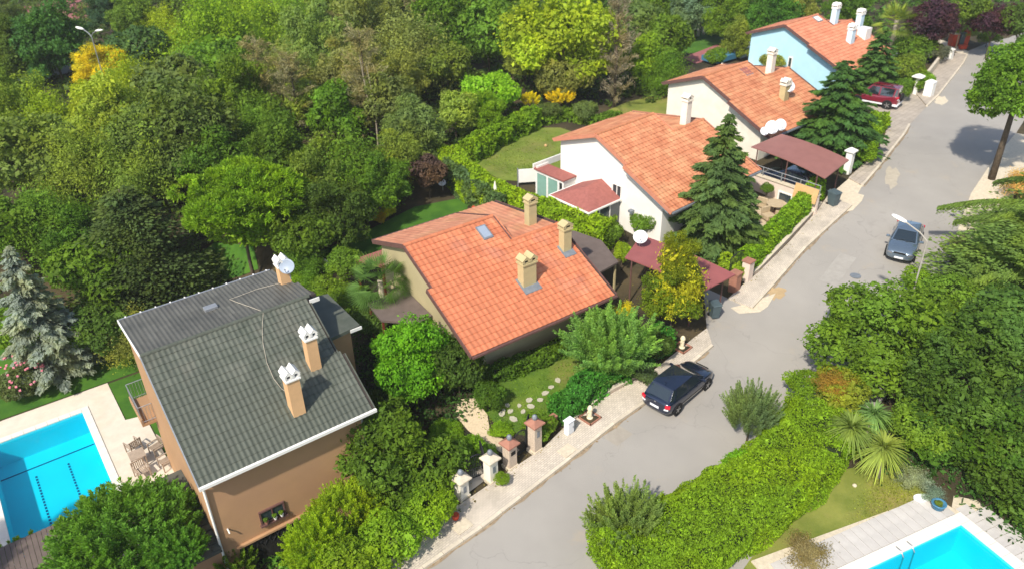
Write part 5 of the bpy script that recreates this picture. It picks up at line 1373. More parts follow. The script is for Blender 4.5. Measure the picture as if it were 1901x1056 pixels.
# ------------------------------------------------------------------ carports
def carport(name, c4, z, rise, mat, label, posts_gz, back=None, nseg=10):
    """c4: corners near-left, far-left, far-right, near-right of the sheet roof; arched towards the street end"""
    P = [Vector(p) for p in c4]; c = sum(P, Vector()) / 4; r = empty(name, (c.x, c.y, posts_gz), 0, label, 'carport')
    L = [p - Vector((c.x, c.y, 0)) for p in P]
    v = []; f = []
    for th in (0, .07):
        for i in range(nseg + 1):
            t = i / nseg; drop = rise * (t ** 2.2)
            a = L[0].lerp(L[3], t); b = L[1].lerp(L[2], t)
            v += [(a.x, a.y, z - posts_gz - drop - th), (b.x, b.y, z - posts_gz - drop + .12 - th)]
    m = 2 * (nseg + 1)
    for i in range(nseg):
        k = 2 * i; f += [(k, k + 2, k + 3, k + 1), (m + k + 1, m + k + 3, m + k + 2, m + k), (k, m + k, m + k + 2, k + 2), (k + 1, k + 3, m + k + 3, m + k + 1)]
    f += [(0, 1, m + 1, m), (2 * nseg, m + 2 * nseg, m + 2 * nseg + 1, 2 * nseg + 1)]
    MB().add(v, f).build('roof', mat, r)
    for s in (.06, .5, .92):
        for (a, b) in ((L[0], L[3]), (L[1], L[2])):
            q = a.lerp(b, s); q2_ = q.lerp(Vector((0, 0, q.z)), .06); MB().tube([(q2_.x, q2_.y, 0), (q2_.x, q2_.y, z - posts_gz - rise * s ** 2.2 - .03)], .045, 6).build('post', M_brown, r)
    return r
Z3 = 4.25
cps = [Zp(1394, 274, Z3 - .05), Zp(1450, 252, Z3), Zp(1576, 299, Z3 - .5), Zp(1532, 330, Z3 - .5)]
cp3 = carport('carport', cps, Z3, .55, M_brownsheet, 'brown arched sheet-roofed carport beside the white house', 1.35)
# railing and low white wall under its near side
a, b = cps[0], cps[3]; a = Vector((a.x, a.y, 1.2)); b = Vector((b.x, b.y, 1.2)); dd_ = (b - a); n_ = Vector((-dd_.y, dd_.x, 0)).normalized() * -1.0
wr_ = empty('courtyard_wall', a + n_ * .35, math.atan2(dd_.y, dd_.x), 'white courtyard wall with a small square window below the brown carport', 'wall')
Lw = dd_.length
MB().bx(0, Lw, -.12, .12, -.8, 1.35).build('wall', M_pinkwall, wr_)
MB().bx(-.05, Lw + .05, -.2, .2, 1.36, 1.42).build('coping', M_stone, wr_)
wf = MB().bx(2.9, 4.0, -.18, -.11, .05, .15).bx(2.9, 4.0, -.18, -.11, .75, .85).bx(2.9, 3.0, -.18, -.11, .15, .75).bx(3.9, 4.0, -.18, -.11, .15, .75).build('window', M_white, wr_)
MB().bx(3.0, 3.9, -.135, -.125, .15, .75).build('pane', M_glass, wf)
rr = MB()
for zz in (1.75, 2.05): rr.tube([(0, 0, zz), (Lw, 0, zz)], .03, 5)
for i in range(5): rr.tube([(Lw * i / 4, 0, 1.4), (Lw * i / 4, 0, 2.05)], .035, 5)
rr.build('railing', M_metalgrey, wr_)
o = MB().box((0, 0, 0), (1.7, .05, 1.0)).build('board', M_wood, None, wr_.location + dd_ * .86 + n_ * .3 + Vector((0, 0, 1.35)), (math.radians(-14), 0, math.atan2(dd_.y, dd_.x))); tag(o, 'tan board leaning on the white courtyard wall', 'board')
cm = (cps[0] + cps[1] + cps[2] + cps[3]) / 4
car(Vector((cm.x - .3, cm.y + .3, 1.45)), math.atan2(dd_.y, dd_.x) + math.pi, 'dark blue car parked under the brown arched carport', M_carpaint)
cps2 = [Zp(1160, 478, 3.2), Zp(1190, 440, 3.2), Zp(1365, 513, 2.7), Zp(1300, 543, 2.7)]
carport('carport', cps2, 3.2, .5, pmat('maroon_sheet_roof', (.27, .085, .080), .6, .07, 1.5), 'maroon arched carport roof behind the yellow-leaved tree', .3)
# gate and brick pillars by the maroon carport
for px, py, h, lb in ((1385, 520, 1.3, 'pinkish pillar at the corner of the street hedge beside the maroon carport'), (1362, 540, 1.2, 'brown pillar in front of the open dark gate of the maroon carport')):
    P = G(px, py); r = empty('gate_pillar', P, STREET, lb, 'gate pillar'); MB().bx(-.25, .25, -.25, .25, 0, h).build('shaft', M_pinkwall if px == 1385 else M_redbrown, r); MB().bx(-.3, .3, -.3, .3, h, h + .08).build('cap', M_redbrown, r)
gate(G(1352, 520), G(1378, 503), 1.5, 'dark gate standing open behind the maroon carport', 10)
# dishes
dish(G(1192, 470, 1.2) * 0 + Zp(1187, 458, 3.25), math.radians(-95), math.radians(32), .38, 'large white satellite dish at the back corner of the maroon carport')
for px, py, rd, lb in ((1415, 256, .30, 'smallest white dish of the three above the brown carport, at the left'), (1428, 250, .48, 'middle and largest white dish of the three above the brown carport'), (1444, 245, .42, 'right-hand white dish of the three above the brown carport')):
    dish(Zp(px, py, Z3 - .05), math.radians(-80), math.radians(28), rd, lb, post=.35)
c_ = fw(4, 5.1, 4.2, 5.5); dish(c_, math.radians(-75), math.radians(28), .42, 'white dish beside the near chimney of the cream house', post=.3)
c_ = G(822, 352, .3); dish(c_, math.radians(-90), math.radians(50), .26, 'small pale dish on the ground behind the dark red shrub', M_dishwhite, post=.4)

# ------------------------------------------------------------------ street lamps
M_lamppole = pmat('weathered_lamp_pole', (.36, .335, .285), .7, .08, 3)
def lamp(base, h, arm, az_, label, double=False):
    r = empty('street_lamp', base, az_, label, 'street lamp', 'street lamps')
    MB().tube([(0, 0, 0), (0, 0, h * .5), (0, 0, h)], [.06, .045, .035], 10).build('pole', M_lamppole if not double else M_metalgrey, r)
    for sgn in ((1, -1) if double else (1,)):
        MB().tube([(0, 0, h - .05), (sgn * arm * .35, 0, h + .25), (sgn * arm, 0, h + .5)], .035, 8).build('arm', M_lamppole if not double else M_metalgrey, r)
        prof = []
        hd_ = MB().lathe([(.01, -.42), (.10, -.36), (.15, -.1), (.15, .15), (.10, .36), (.01, .42)], 12).build('lamp_head', M_white, r, (sgn * (arm + .35), 0, h + .56), (0, sgn * math.radians(82), 0), smooth=True)
        hd_.scale = (.6, 1, 1)
Ph = Zp(1683, 413, 7.4); Pe = Zp(1722, 447, 6.9)
dv = Vector((Ph.x - Pe.x, Ph.y - Pe.y, 0)); 
lamp(Vector((Pe.x, Pe.y, ground(Pe.x, Pe.y))), 6.9 - ground(Pe.x, Pe.y), 1.25, math.atan2(dv.y, dv.x), 'street lamp with white oval head reaching over the steel blue car')
Pb = Zp(168, 62, 9.6); lamp(Vector((Pb.x, Pb.y, 1.75)), 7.6, .75, math.radians(-25), 'tall double-headed street lamp rising from the wood at the upper left', True)

# ------------------------------------------------------------------ terrace furniture, parasols, garden things
def armchair(P, rz, lb, mat=None, cat='armchair', name='armchair', grp='slatted armchairs on the travertine terrace', cushion=True):
    m = mat or M_greyseat; r = empty(name, P, rz, lb, cat, grp)
    for x in (-.3, .3):
        for y_ in (-.3, .3): MB().bx(x - .025, x + .025, y_ - .025, y_ + .025, 0, .62 if y_ < 0 else .85).build('leg', m, r)
        MB().bx(x - .03, x + .03, -.34, .34, .62, .66).build('armrest', m, r)
    for i in range(7): xx = -.27 + i * .09; MB().bx(xx - .03, xx + .03, -.3, .28, .40, .425).build('seat_slat', m, r)
    for i in range(7): xx = -.27 + i * .09; MB().bx(xx - .022, xx + .022, .29, .32, .45, .85).build('back_slat', m, r)
    MB().bx(-.33, .33, .28, .33, .85, .90).build('top_rail', m, r)
    return r
armchair(fw(1, -1.05, -6.2, LOT + .06), az + math.radians(-160), 'slatted taupe armchair nearest the lawn on the pool terrace')
armchair(fw(1, -1.2, -4.0, LOT + .06), az + math.radians(10), 'slatted taupe armchair nearest the dark pool house roof')
armchair(fw(1, -.1, -5.3, LOT + .06), az + math.radians(-75), 'slatted armchair close to the ochre wall')
armchair(fw(1, -.0, -3.9, LOT + .06), az + math.radians(-80), 'slatted armchair at the corner of the ochre wall and pool house')
tb = empty('table', fw(1, -1.1, -5.0, LOT + .06), az, 'square taupe table between the terrace armchairs', 'table')
MB().bx(-.38, .38, -.38, .38, .68, .72).build('tabletop', M_greyseat, tb)
for x_ in (-.32, .32):
    for y_ in (-.32, .32): MB().bx(x_ - .03, x_ + .03, y_ - .03, y_ + .03, 0, .68).build('leg', M_greyseat, tb)
# rattan seats with pale cushions behind the ochre house
def sofa(px, py, w, rz, lb):
    P = G(px, py); r = empty('garden_sofa', P, rz, lb, 'garden sofa', 'dark rattan seats with pale cushions')
    MB().bx(-w / 2, w / 2, -.4, .4, .05, .36).build('base', M_dark, r); MB().bx(-w / 2, w / 2, .28, .42, .36, .78).build('backrest', M_dark, r)
    for s_ in (-1, 1): MB().bx(s_ * w / 2 - .07, s_ * w / 2 + .07, -.4, .4, .36, .58).build('armrest', M_dark, r)
    MB().bx(-w / 2 + .08, w / 2 - .08, -.38, .26, .37, .48).build('seat_cushion', M_dishwhite, r, bevel=.03); MB().bx(-w / 2 + .08, w / 2 - .08, .14, .27, .49, .85).build('back_cushion', M_dishwhite, r, bevel=.03)
sofa(584, 488, 1.0, 2.2, 'dark rattan seat with pale cushions, farthest of the garden set')
sofa(575, 500, 1.2, 2.9, 'dark rattan seat with pale cushions at the left of the garden set')
sofa(600, 505, 1.2, -.9, 'dark rattan seat with pale cushions, nearest of the garden set')
P = G(592, 496); r = empty('coffee_table', P, .6, 'low dark rattan table amid the cushioned garden seats', 'table')
MB().bx(-.4, .4, -.3, .3, .3, .34).build('tabletop', M_dark, r); MB().bx(-.34, .34, -.24, .24, 0, .3).build('base', M_dark, r)
def parasol(P, h, lb, mat=M_cream, rad=.22):
    r = empty('parasol', P, 0, lb, 'parasol'); MB().tube([(0, 0, 0), (0, 0, h)], .03, 6).build('pole', M_metalgrey, r)
    MB().lathe([(rad * .9, h * .45), (rad, h * .5), (rad * .6, h * .8), (.03, h * 1.02)], 10).build('canopy', mat, r); MB().lathe([(.3, 0), (.3, .08)], 12).build('base', M_dark, r)
parasol(G(921, 404), 2.6, 'closed cream parasol behind the khaki house')
o = MB().lathe([(.12, 0), (.25, .02), (.3, .3), (.33, .42), (.28, .42)], 12).build('planter', M_red, None, G(885, 395)); tag(o, 'round terracotta planter beside the closed parasol', 'planter')
o = MB().lathe([(.02, 0), (.10, .05), (.12, .12), (.08, .2), (.01, .23)], 12).build('ball', M_wood, None, G(1013, 273)); tag(o, 'small tan ball lying on the dry lawn behind the white house', 'ball')
# fence panels and white screen near the glazed room
f_ = empty('garden_fence', G(985, 345), .1, 'white screen panel beside the glazed room of the white house', 'fence')
MB().bx(-.9, .9, -.04, .04, .3, 1.3).build('screen', M_white, f_); MB().bx(-.95, -.87, -.05, .05, 0, 1.4).build('post', M_metalgrey, f_); MB().bx(.87, .95, -.05, .05, 0, 1.4).build('post', M_metalgrey, f_)
for i, (px, py) in enumerate(((1276, 74), (1286, 71), (1296, 68), (1306, 65), (1317, 61))):
    P = G(px, py); o = MB().bx(-.12, .12, -.12, .12, 0, 1.0).build('fence_post', M_white, None, P); tag(o, ('leftmost', 'second from left', 'middle', 'fourth from left', 'rightmost')[i] + ' short white fence post beside the far bright lawn', 'fence post', 'white fence posts at the far lawn')
# courtyard of the white house: paving, rattan set, kids' things
drape('courtyard', [(p.x, p.y) for p in gp([(1340, 470), (1370, 415), (1400, 372), (1440, 360), (1500, 390), (1450, 430), (1385, 490), (1350, 495)])], .03, MATS['pale_gravel_paving'], 'pale paved courtyard beside the white house')
def rseat(px, py, lb, rz=0):
    P = G(px, py, .03); r = empty('garden_chair', P, rz, lb, 'garden chair', 'tan garden chairs in the courtyard')
    MB().bx(-.35, .35, -.35, .35, .1, .42).build('seat', M_tan, r, bevel=.04); MB().bx(-.35, .35, .25, .38, .42, .85).build('backrest', M_tan, r, bevel=.04)
    for x in (-.3, .3):
        for y_ in (-.3, .3): MB().bx(x - .03, x + .03, y_ - .03, y_ + .03, 0, .1).build('leg', M_brown, r)
rseat(1425, 408, 'tan garden chair nearest the spruce in the courtyard', .4); rseat(1418, 385, 'tan garden chair beside the white courtyard wall', 2.4); rseat(1452, 402, 'tan garden chair nearest the clipped street hedge', -1)
P = G(1438, 396, .03); r = empty('round_table', P, 0, 'round tan table in the courtyard of the white house', 'table')
MB().lathe([(.62, .70), (.65, .72), (.65, .75), (.6, .76)], 20).build('tabletop', M_tan, r); MB().lathe([(.3, 0), (.08, .06), (.06, .7)], 12).build('pedestal', M_brown, r)
r = empty('planter', G(1412, 437, .02), .5, 'bright yellow dome-shaped tub in the courtyard behind the street hedge', 'tub')
MB().lathe([(.5, 0), (.52, .12), (.45, .3), (.25, .42), (.02, .46)], 18).build('tub', M_yellow, r, smooth=True)
P = G(1395, 440, .02); o = MB().bx(-.9, .9, -.5, .5, 0, .18).bx(-.9, .9, .42, .5, .18, .6).build('wooden_platform', M_redbrown, None, P, (0, 0, .5)); tag(o, 'red-brown wooden platform beside the yellow tub', 'platform')
# pots on the window ledge of the ochre house are things of their own
for i, (uu, mm, lb) in enumerate(((2.2, 'g', 'small potted plant at the left of the ochre house window'), (2.6, 'l', 'small potted plant in the middle of the ochre house window'), (2.9, 'l', 'small potted plant at the right of the ochre house window'))):
    w_ = fw(1, uu, 5.1, -1.33); r = empty('potted_plant', w_, 0, lb, 'potted plant', None)
    MB().lathe([(.06, 0), (.09, .14), (.08, .14)], 10).build('pot', M_white if i else M_redbrown, r)
    c = link('leaves', CR['bush'][0], None, r, (0, 0, .22)); c.scale = (.13, .13, .16); c.color = (*PAL[mm], 1)
# blue tub and blue frisbee-like dish near pool 2
P = G(1740, 943, .05); r = empty('plant_tub', P, 0, 'round blue glazed tub at the corner of the grey pool terrace', 'tub')
MB().lathe([(.16, 0), (.26, .1), (.28, .28), (.31, .30), (.31, .34), (.25, .34), (.22, .26), (.01, .26)], 18).build('tub', M_bluetub, r, smooth=True); c = link('leaves', CR['bush'][0], None, r, (0, 0, .32)); c.scale = (.2, .2, .14); c.color = (*PAL['o'], 1)
P = G(1709, 926, .04); o = MB().lathe([(.30, 0), (.33, .05), (.33, .12), (.27, .12), (.24, .05), (.01, .05)], 18).build('basin', M_dishwhite, None, P); o.scale = (1, .62, 1); tag(o, 'oval pale blue basin lying on the dry lawn by the tub', 'basin')
o = MB().lathe([(.01, 0), (.09, .02), (.10, .08), (.05, .13), (.01, .14)], 8).build('garden_stone', M_stone, None, G(1586, 902)); tag(o, 'white stone on the dry lawn near the sword-leaved palms', 'stone')
# small iron fence and log pile at pool 2
ft_ = empty('garden_fence', q2(-1.15, -1.35) + Vector((0, 0, P2Z)), math.atan2(e2.y, e2.x), 'low black fence with rust-coloured canes at the back of the lower right pool terrace', 'fence')
for i in range(12): MB().tube([(i * .16, .1, 0), (i * .16, .1, .55)], .014, 5).build('bar', M_blackmetal, ft_)
MB().tube([(-.05, .1, .5), (1.85, .1, .5)], .02, 5).build('rail', M_blackmetal, ft_)
# orange house and blue pool glimpsed far away
P = G(1560, -12); r = empty('house', (P.x, P.y, 1.7), .65, 'bright orange-red house at the top edge behind the trees', 'house')
MB().bx(-5, 5, 0, 7, 0, 4.6).build('wall', M_orange, r)
MB().add([(-5.3, -.4, 4.6), (5.3, -.4, 4.6), (5.3, 7.4, 4.6), (-5.3, 7.4, 4.6), (-5.3, 3.5, 6.6), (5.3, 3.5, 6.6)], [(0, 1, 5, 4), (2, 3, 4, 5), (0, 4, 3), (1, 2, 5), (3, 2, 1, 0)]).build('roof', M_terracotta, r)
window(r, 'window', 'front', -2, 0, 2.0, 1.0, 1.2, M_white, True, 2)
tp_ = G(1335, 110, .3); o = MB().bx(-1.6, 1.6, -1, 1, 0, .5).build('pool_cover', M_bluetub, None, tp_, (0, 0, .65)); tag(o, 'blue covered tub in the far garden left of the blue house', 'pool cover')
drape('terrace', [(p.x, p.y) for p in gp([(1268, 108), (1330, 84), (1352, 90), (1345, 104), (1290, 120)])], .04, M_court, 'mauve paved terrace in the far garden left of the blue house')
for (px, py, lb) in ((1394, 92, 'grey-blue covered sofa left of the blue house'), (1380, 104, 'white low wall end left of the blue house')):
    o = MB().bx(-1, 1, -.5, .5, 0, .8).bx(-1, 1, .3, .5, .8, 1.3).build('garden_sofa', M_dishgrey if '92' in str(py) else M_white, None, G(px, py), (0, 0, .6)); tag(o, lb, 'sofa' if py == 92 else 'wall')
rl_ = gp([(1690, 55), (1765, 72)]); d_ = rl_[1] - rl_[0]
rf = empty('fence', rl_[0], math.atan2(d_.y, d_.x), 'green metal fence behind the far footpath', 'fence')
for i in range(int(d_.length / .5) + 1): MB().tube([(i * .5, 0, 0), (i * .5, 0, 1.2)], .02, 4).build('bar', M_bin, rf)
for zz in (.2, 1.15): MB().tube([(0, 0, zz), (d_.length, 0, zz)], .025, 4).build('rail', M_bin, rf)

# ------------------------------------------------------------------ vegetation: gardens and street
T = tree
T('big', 768, 664, 88, (.068, .165, .008), 'dense bright emerald round tree between the dark and salmon roofs', 3.4, 1.1, var=0)
T('round', 850, 680, 52, 'd', 'dark green tree right behind the bright emerald tree', 1.9, 1.35, var=0)
T('big', 732, 858, 126, 'm', 'dark glossy broad tree in front of the ochre wall', 3.0, .95, var=1)
T('bush', 690, 770, 60, 'd', 'dark shrub in the gap between the ochre house and emerald tree', .6, 1.2, cat='shrub', name='shrub')
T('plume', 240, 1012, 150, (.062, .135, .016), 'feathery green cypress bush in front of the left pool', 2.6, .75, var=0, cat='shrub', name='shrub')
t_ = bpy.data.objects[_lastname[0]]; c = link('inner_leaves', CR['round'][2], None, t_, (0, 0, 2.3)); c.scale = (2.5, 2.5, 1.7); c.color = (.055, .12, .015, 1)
T('plume', 325, 1030, 66, (.06, .13, .016), 'feathery bush against the dark pool house roof', 3.0, .9, var=0, cat='shrub', name='shrub')
T('plume', 40, 1060, 75, 'l', 'light green feathery bush in the lower left corner', 1.2, 1.0, var=1, cat='shrub', name='shrub')
T('plume', 430, 1056, 62, 'g', 'small feathery bush under the ochre wall, left of the garage', .6, 1.0, var=1, cat='shrub', name='shrub')
T('plume', 590, 1022, 72, 'y', 'yellow-green cypress bush right of the ochre wall window', 1.3, 1.2, var=0, cat='shrub', name='shrub')
T('plume', 650, 975, 88, 'y', 'yellow-green cypress bush beside the glossy dark tree', 1.2, 1.1, var=0, cat='shrub', name='shrub')
T('bush', 720, 1000, 70, 'l', 'bright green bush at the low stone wall', .8, .9, cat='shrub', name='shrub')
T('bush', 640, 1050, 70, 'l', 'leafy green bush at the bottom edge beside the pavement', .8, .9, cat='shrub', name='shrub')
T('bush', 795, 945, 62, 'l', 'leafy green bush left of the lowest cream pillar', .9, 1.1, cat='shrub', name='shrub')
T('bush', 830, 800, 38, 'l', 'yellow-green bush at the gravel path behind the gate', .7, .8, cat='shrub', name='shrub')
T('bush', 870, 835, 44, 'l', 'trimmed green bush behind the cream-capped pillar', .7, .8, cat='shrub', name='shrub')
T('bush', 905, 840, 24, 'm', 'small dark bush behind the red-capped pillar with the opening', .6, .9, cat='shrub', name='shrub')
T('bush', 905, 735, 36, 'm', 'dark rounded shrub at the corner of the stepping stone lawn', .8, 1.0, cat='shrub', name='shrub')
T('bush', 880, 700, 36, 'd', 'dark shrub beside the khaki front wall', .7, .9, cat='shrub', name='shrub')
T('bush', 932, 800, 26, 'l', 'low green ground cover by the end of the stepping stones', .2, .5, cat='shrub', name='shrub')
T('bush', 1000, 790, 40, 'g', 'green shrub behind the tallest pillar', .5, .8, cat='shrub', name='shrub')
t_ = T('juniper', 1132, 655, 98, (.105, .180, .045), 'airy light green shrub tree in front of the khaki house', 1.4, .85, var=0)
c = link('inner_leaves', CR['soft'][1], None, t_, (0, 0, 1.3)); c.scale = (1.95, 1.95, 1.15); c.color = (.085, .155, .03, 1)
T('bush', 1195, 697, 27, (.045, .075, .03), 'small dark green dome shrub standing on the pavement', .6, .85, cat='shrub', name='shrub')
T('bush', 932, 888, 17, 'l', 'bright little bush between cream-capped and red-capped pillars', .5, 1.0, cat='shrub', name='shrub')
hedge(gp([(908, 712), (962, 691), (1044, 658), (1080, 640)]), .8, 1.0, 'm', 'clipped dark hedge along the front wall of the khaki house', 1, .075, 420)
hedge([p + Vector((-.35, .3, 0)) for p in gp([(1052, 786), (1120, 733), (1165, 708), (1205, 680), (1245, 648)])], 1.35, 1.35, (.035, .12, .015), 'dark green street hedge of the khaki garden behind the low beige wall', 2, .075, 420)
hedge([p + Vector((-.3, .25, 0)) for p in gp([(1392, 510), (1420, 478), (1460, 440), (1522, 372)])], 1.1, 1.5, (.095, .175, .009), 'clipped bright green street hedge of the white house', 3, .08, 420, bump=.07)
hedge(gp([(1312, 492), (1335, 500), (1376, 518)]), .9, 1.0, 'y', 'short yellow-green hedge behind the maroon carport', 4, .08, 400)
# tall hedge between khaki and white house
hedge([Zp(842, 300, 1.5) * 1, Zp(880, 335, 1.3), Zp(960, 380, 1.0), Zp(1040, 415, .8), Zp(1130, 450, .6)] and gp([(838, 322), (868, 358), (915, 392), (985, 422), (1060, 447), (1125, 468)]), 1.9, 2.15, (.125, .195, .009), 'tall bright green hedge between the khaki and white houses', 5, .10, 360, bump=.12)
hedge(gp([(835, 345), (850, 360), (905, 402), (935, 420)]), .7, 2.2, (.05, .085, .03), 'dull brownish green hedge face beside the khaki back lawn', 6, .10, 340)
hedge(gp([(872, 300), (925, 268), (990, 236)]), 1.6, 1.7, 'l', 'round-topped hedge at the far left edge of the dry lawn', 7, .12, 300)
hedge(gp([(995, 232), (1050, 222), (1110, 235), (1150, 228)]), 1.0, .9, 'g', 'low hedge along the back of the dry lawn', 8, .12, 300)
T('bush', 1018, 205, 26, 'bl', 'dark bluish shrub left of the yellow conifer by the dry lawn', 1.0, 1.0, cat='shrub', name='shrub')
T('bush', 1090, 208, 28, 'bl', 'dark bluish shrub near the foot of the dead cypress', 1.0, 1.0, cat='shrub', name='shrub')
T('plume', 1040, 185, 34, 'yy', 'bright yellow spreading conifer behind the dry lawn', 1.4, .7, var=1, cat='shrub', name='shrub')
T('plume', 985, 190, 22, 'yy', 'small yellow conifer at the left end of the shrub border', 1.3, 1.0, var=1, cat='shrub', name='shrub')
T('bush', 718, 393, 20, 'yy', 'golden shrub at the edge of the khaki back lawn', .6, .9, cat='shrub', name='shrub')
T('bush', 706, 405, 16, (.32, .22, .01), 'second smaller golden shrub at the edge of the khaki back lawn', .5, .9, cat='shrub', name='shrub')
T('round', 795, 318, 40, (.075, .045, .035), 'wine-red shrub beside the shaded end of the khaki lawn', 2.0, 1.0, cat='shrub', name='shrub', var=3)
T('loose', 832, 282, 18, (.13, .05, .03), 'small reddish shrub at the far tip of the tall hedge', 1.6, 1.0, cat='shrub', name='shrub')
T('bush', 1200, 412, 36, 'g', 'rounded green shrub in front of the white gable', 1.2, 1.0, cat='shrub', name='shrub')
T('bush', 1125, 432, 34, 'g', 'green shrub at the foot of the conservatory', 1.0, 1.1, cat='shrub', name='shrub')
T('bush', 1155, 470, 20, 'y', 'yellow-green climbing shrub at the left of the maroon carport', 1.2, 1.4, cat='shrub', name='shrub')
T('loose', 1160, 575, 22, 'yy', 'yellow flowering shrub at the corner of the khaki roof', 1.2, 1.0, cat='shrub', name='shrub')
T('bush', 1220, 640, 34, 'd', 'dark shrub under the yellow-leaved tree', 1.0, .9, cat='shrub', name='shrub')
T('bush', 1380, 350, 20, 'g', 'vine-like bush at the front corner of the white house', 1.5, 1.2, cat='shrub', name='shrub')
T('bush', 1425, 350, 14, 'g', 'climbing bush on the left end of the white courtyard wall', 1.0, 1.2, cat='shrub', name='shrub')
# yellow-leaved magnolia
t_ = T('soft', 1252, 545, 62, (.070, .105, .008), 'upright tree with yellowing leaves beside the maroon carport', 2.5, 1.05, var=0)
c = link('upper_leaves', CR['soft'][3], None, t_, (.1, 0, 4.5)); c.scale = (1.05, 1.05, 1.7); c.color = (.095, .12, .008, 1)
c = link('yellow_leaves', CR['loose'][0], None, t_, (0, 0, 3.4)); c.scale = (1.35, 1.35, 2.4); c.color = (.21, .215, .012, 1)
# conifers in the gardens
conifer('spruce', 1322, 458, 8.9, 3.2, (.050, .085, .026), 'tall dark spruce standing in front of the white house roof', 0)
conifer('spruce', 1540, 286, 7.3, 3.9, (.036, .080, .020), 'broad dark spruce covering the corner of the cream house roof', 2)
conifer('spruce', 1618, 178, 6.2, 2.6, (.042, .088, .020), 'narrower spruce behind the broad one, in front of the blue house', 1)
conifer('spruce', 104, 688, 8.6, 2.6, (.14, .165, .14), 'silvery blue spruce at the left edge above the pool lawn', 0)
conifer('cedar', 285, 565, 8.5, 3.7, (.048, .074, .022), 'dark layered cedar left of the umbrella pine', 0)
hedge(gp([(1575, 292), (1600, 270), (1628, 238)]), 1.5, 1.4, 'l', 'green hedge between the broad spruce and the brownish pavement', 9, .12, 300)
T('bush', 1600, 280, 36, 'l', 'rounded bush at the lower end of the green hedge by the white post', .9, .9, cat='shrub', name='shrub')
t_ = T('pine', 440, 372, 128, 'l', 'wide umbrella pine with bright green dome', 6.2, .95, var=0)
c = link('lower_boughs', CR['round'][2], None, t_, (0, 0, 5.0)); c.scale = (3.4, 3.4, 1.9); c.color = (*PAL['l'], 1)
T_ = empty('tree', (-25.5, 20.0, LOT), 0, 'tall tree shading the near side of the left pool', 'tree')
c = link('crown', CR['big'][0], None, T_, (0, 0, 6.8)); c.scale = (3.2, 3.2, 3.0); c.color = (*PAL['g'], 1)
c = link('trunk', TRUNKS[0], None, T_); c.scale = (3, 3, 8)
T('round', 35, 705, 48, (.06, .085, .03), 'oleander with pink flowers above the left pool', 1.0, .9, cat='shrub', name='shrub', var=2)
bm_ = MB(); rr_ = random.Random(4); P = G(32, 705, 1.0); R0 = 48 * dist_cam(P) / FOC
for i in range(70):
    a = rr_.uniform(0, 6.28); e = rr_.uniform(.1, 1.3); bm_.box((math.cos(a) * math.cos(e) * R0, math.sin(a) * math.cos(e) * R0, math.sin(e) * R0), (.11, .11, .07), a)
fo = bm_.build('flowers', pmat('pink_petals', (.70, .22, .27), .7, .2, 4), None, P); 
for ob in COL.objects:
    if ob.get('label', '').startswith('oleander'): fo.parent = ob; fo.matrix_parent_inverse = Matrix.Translation(ob.location).inverted() if False else Matrix(); fo.location = (0, 0, 1.0); fo['kind'] = 'stuff'
# fan palms
def palm(px, py, h, rad, col, label, n=46, fan=False, trunk=.13, seed=1, col2=None, bx=0, by=0, hgt=None):
    P = G(px, py, h); rs = random.Random(seed); r = empty('palm', (P.x, P.y, P.z - h), 0, label, 'palm', None)
    MB().tube([(bx, by, -.1), (bx * .4, by * .4 , h * .5), (0, 0, h)], [trunk * 1.2, trunk, trunk * .9], 9).build('trunk', M_palebark, r, smooth=True)
    V = []; F = []; TN = []
    for i in range(n):
        a = rs.uniform(0, 6.28); el = rs.uniform(-.75, 1.35); L = rad * rs.uniform(.8, 1.1)
        d = Vector((math.cos(a) * math.cos(el), math.sin(a) * math.cos(el), math.sin(el))); s = Vector((-math.sin(a), math.cos(a), 0)); w = .05 * (1 if not fan else .5)
        pts = []; S = 4
        if fan:
            stem = d * L * .55 + Vector((0, 0, -.1 * L)); 
            for q in range(13):
                b_ = (q - 6) * .22; dd = (d * math.cos(b_) + s * math.sin(b_)); tip = stem + dd * L * .48 + Vector((0, 0, -.12)); sd_ = dd.cross(Vector((0, 0, 1))).normalized() * .028
                k = len(V); V += [tuple(stem), tuple(stem.lerp(tip, .5) + sd_ + Vector((0, 0, .03))), tuple(tip), tuple(stem.lerp(tip, .5) - sd_)]; F.append((k, k + 1, k + 2, k + 3)); TN += [rs.uniform(-.2, .2)] * 4
            k = len(V); V += [(0, 0, 0), tuple(s * .015), tuple(stem + s * .01), tuple(stem)]; F.append((k, k + 1, k + 2, k + 3)); TN += [-.1] * 4
        else:
            for q in range(S + 1):
                t = q / S; p = d * L * t + Vector((0, 0, -.42 * L * t ** 2.2)); ww = w * (1 - t * .85) * (1.1 if q else .6); pts.append((p - s * ww, p + s * ww))
            tn = rs.uniform(-.15, .15) + (.55 if el < -.1 else 0)
            for q in range(S):
                k = len(V); V += [tuple(pts[q][0]), tuple(pts[q][1]), tuple(pts[q + 1][1]), tuple(pts[q + 1][0])]; F.append((k, k + 1, k + 2, k + 3)); TN += [tn] * 4
    me = bpy.data.meshes.new('fronds'); me.from_pydata(V, [], F); me.materials.append(FOL); at = me.attributes.new('tint', 'FLOAT', 'POINT'); at.data.foreach_set('value', TN)
    o = link('fronds', me, None, r, (0, 0, h)); o.color = (*(PAL[col] if isinstance(col, str) else col), 1)
    return r
palm(1580, 795, 2.1, 1.25, (.12, .165, .035), 'sword-leaved palm left of the pair above the dry lawn', 260, seed=1, bx=-.25)
palm(1640, 832, 1.7, 1.2, (.14, .175, .035), 'sword-leaved palm right of the pair above the dry lawn', 260, seed=2, bx=.2)
palm(1622, 768, 2.0, 1.0, (.10, .17, .05), 'greener sword-leaved palm behind the pair', 220, seed=3)
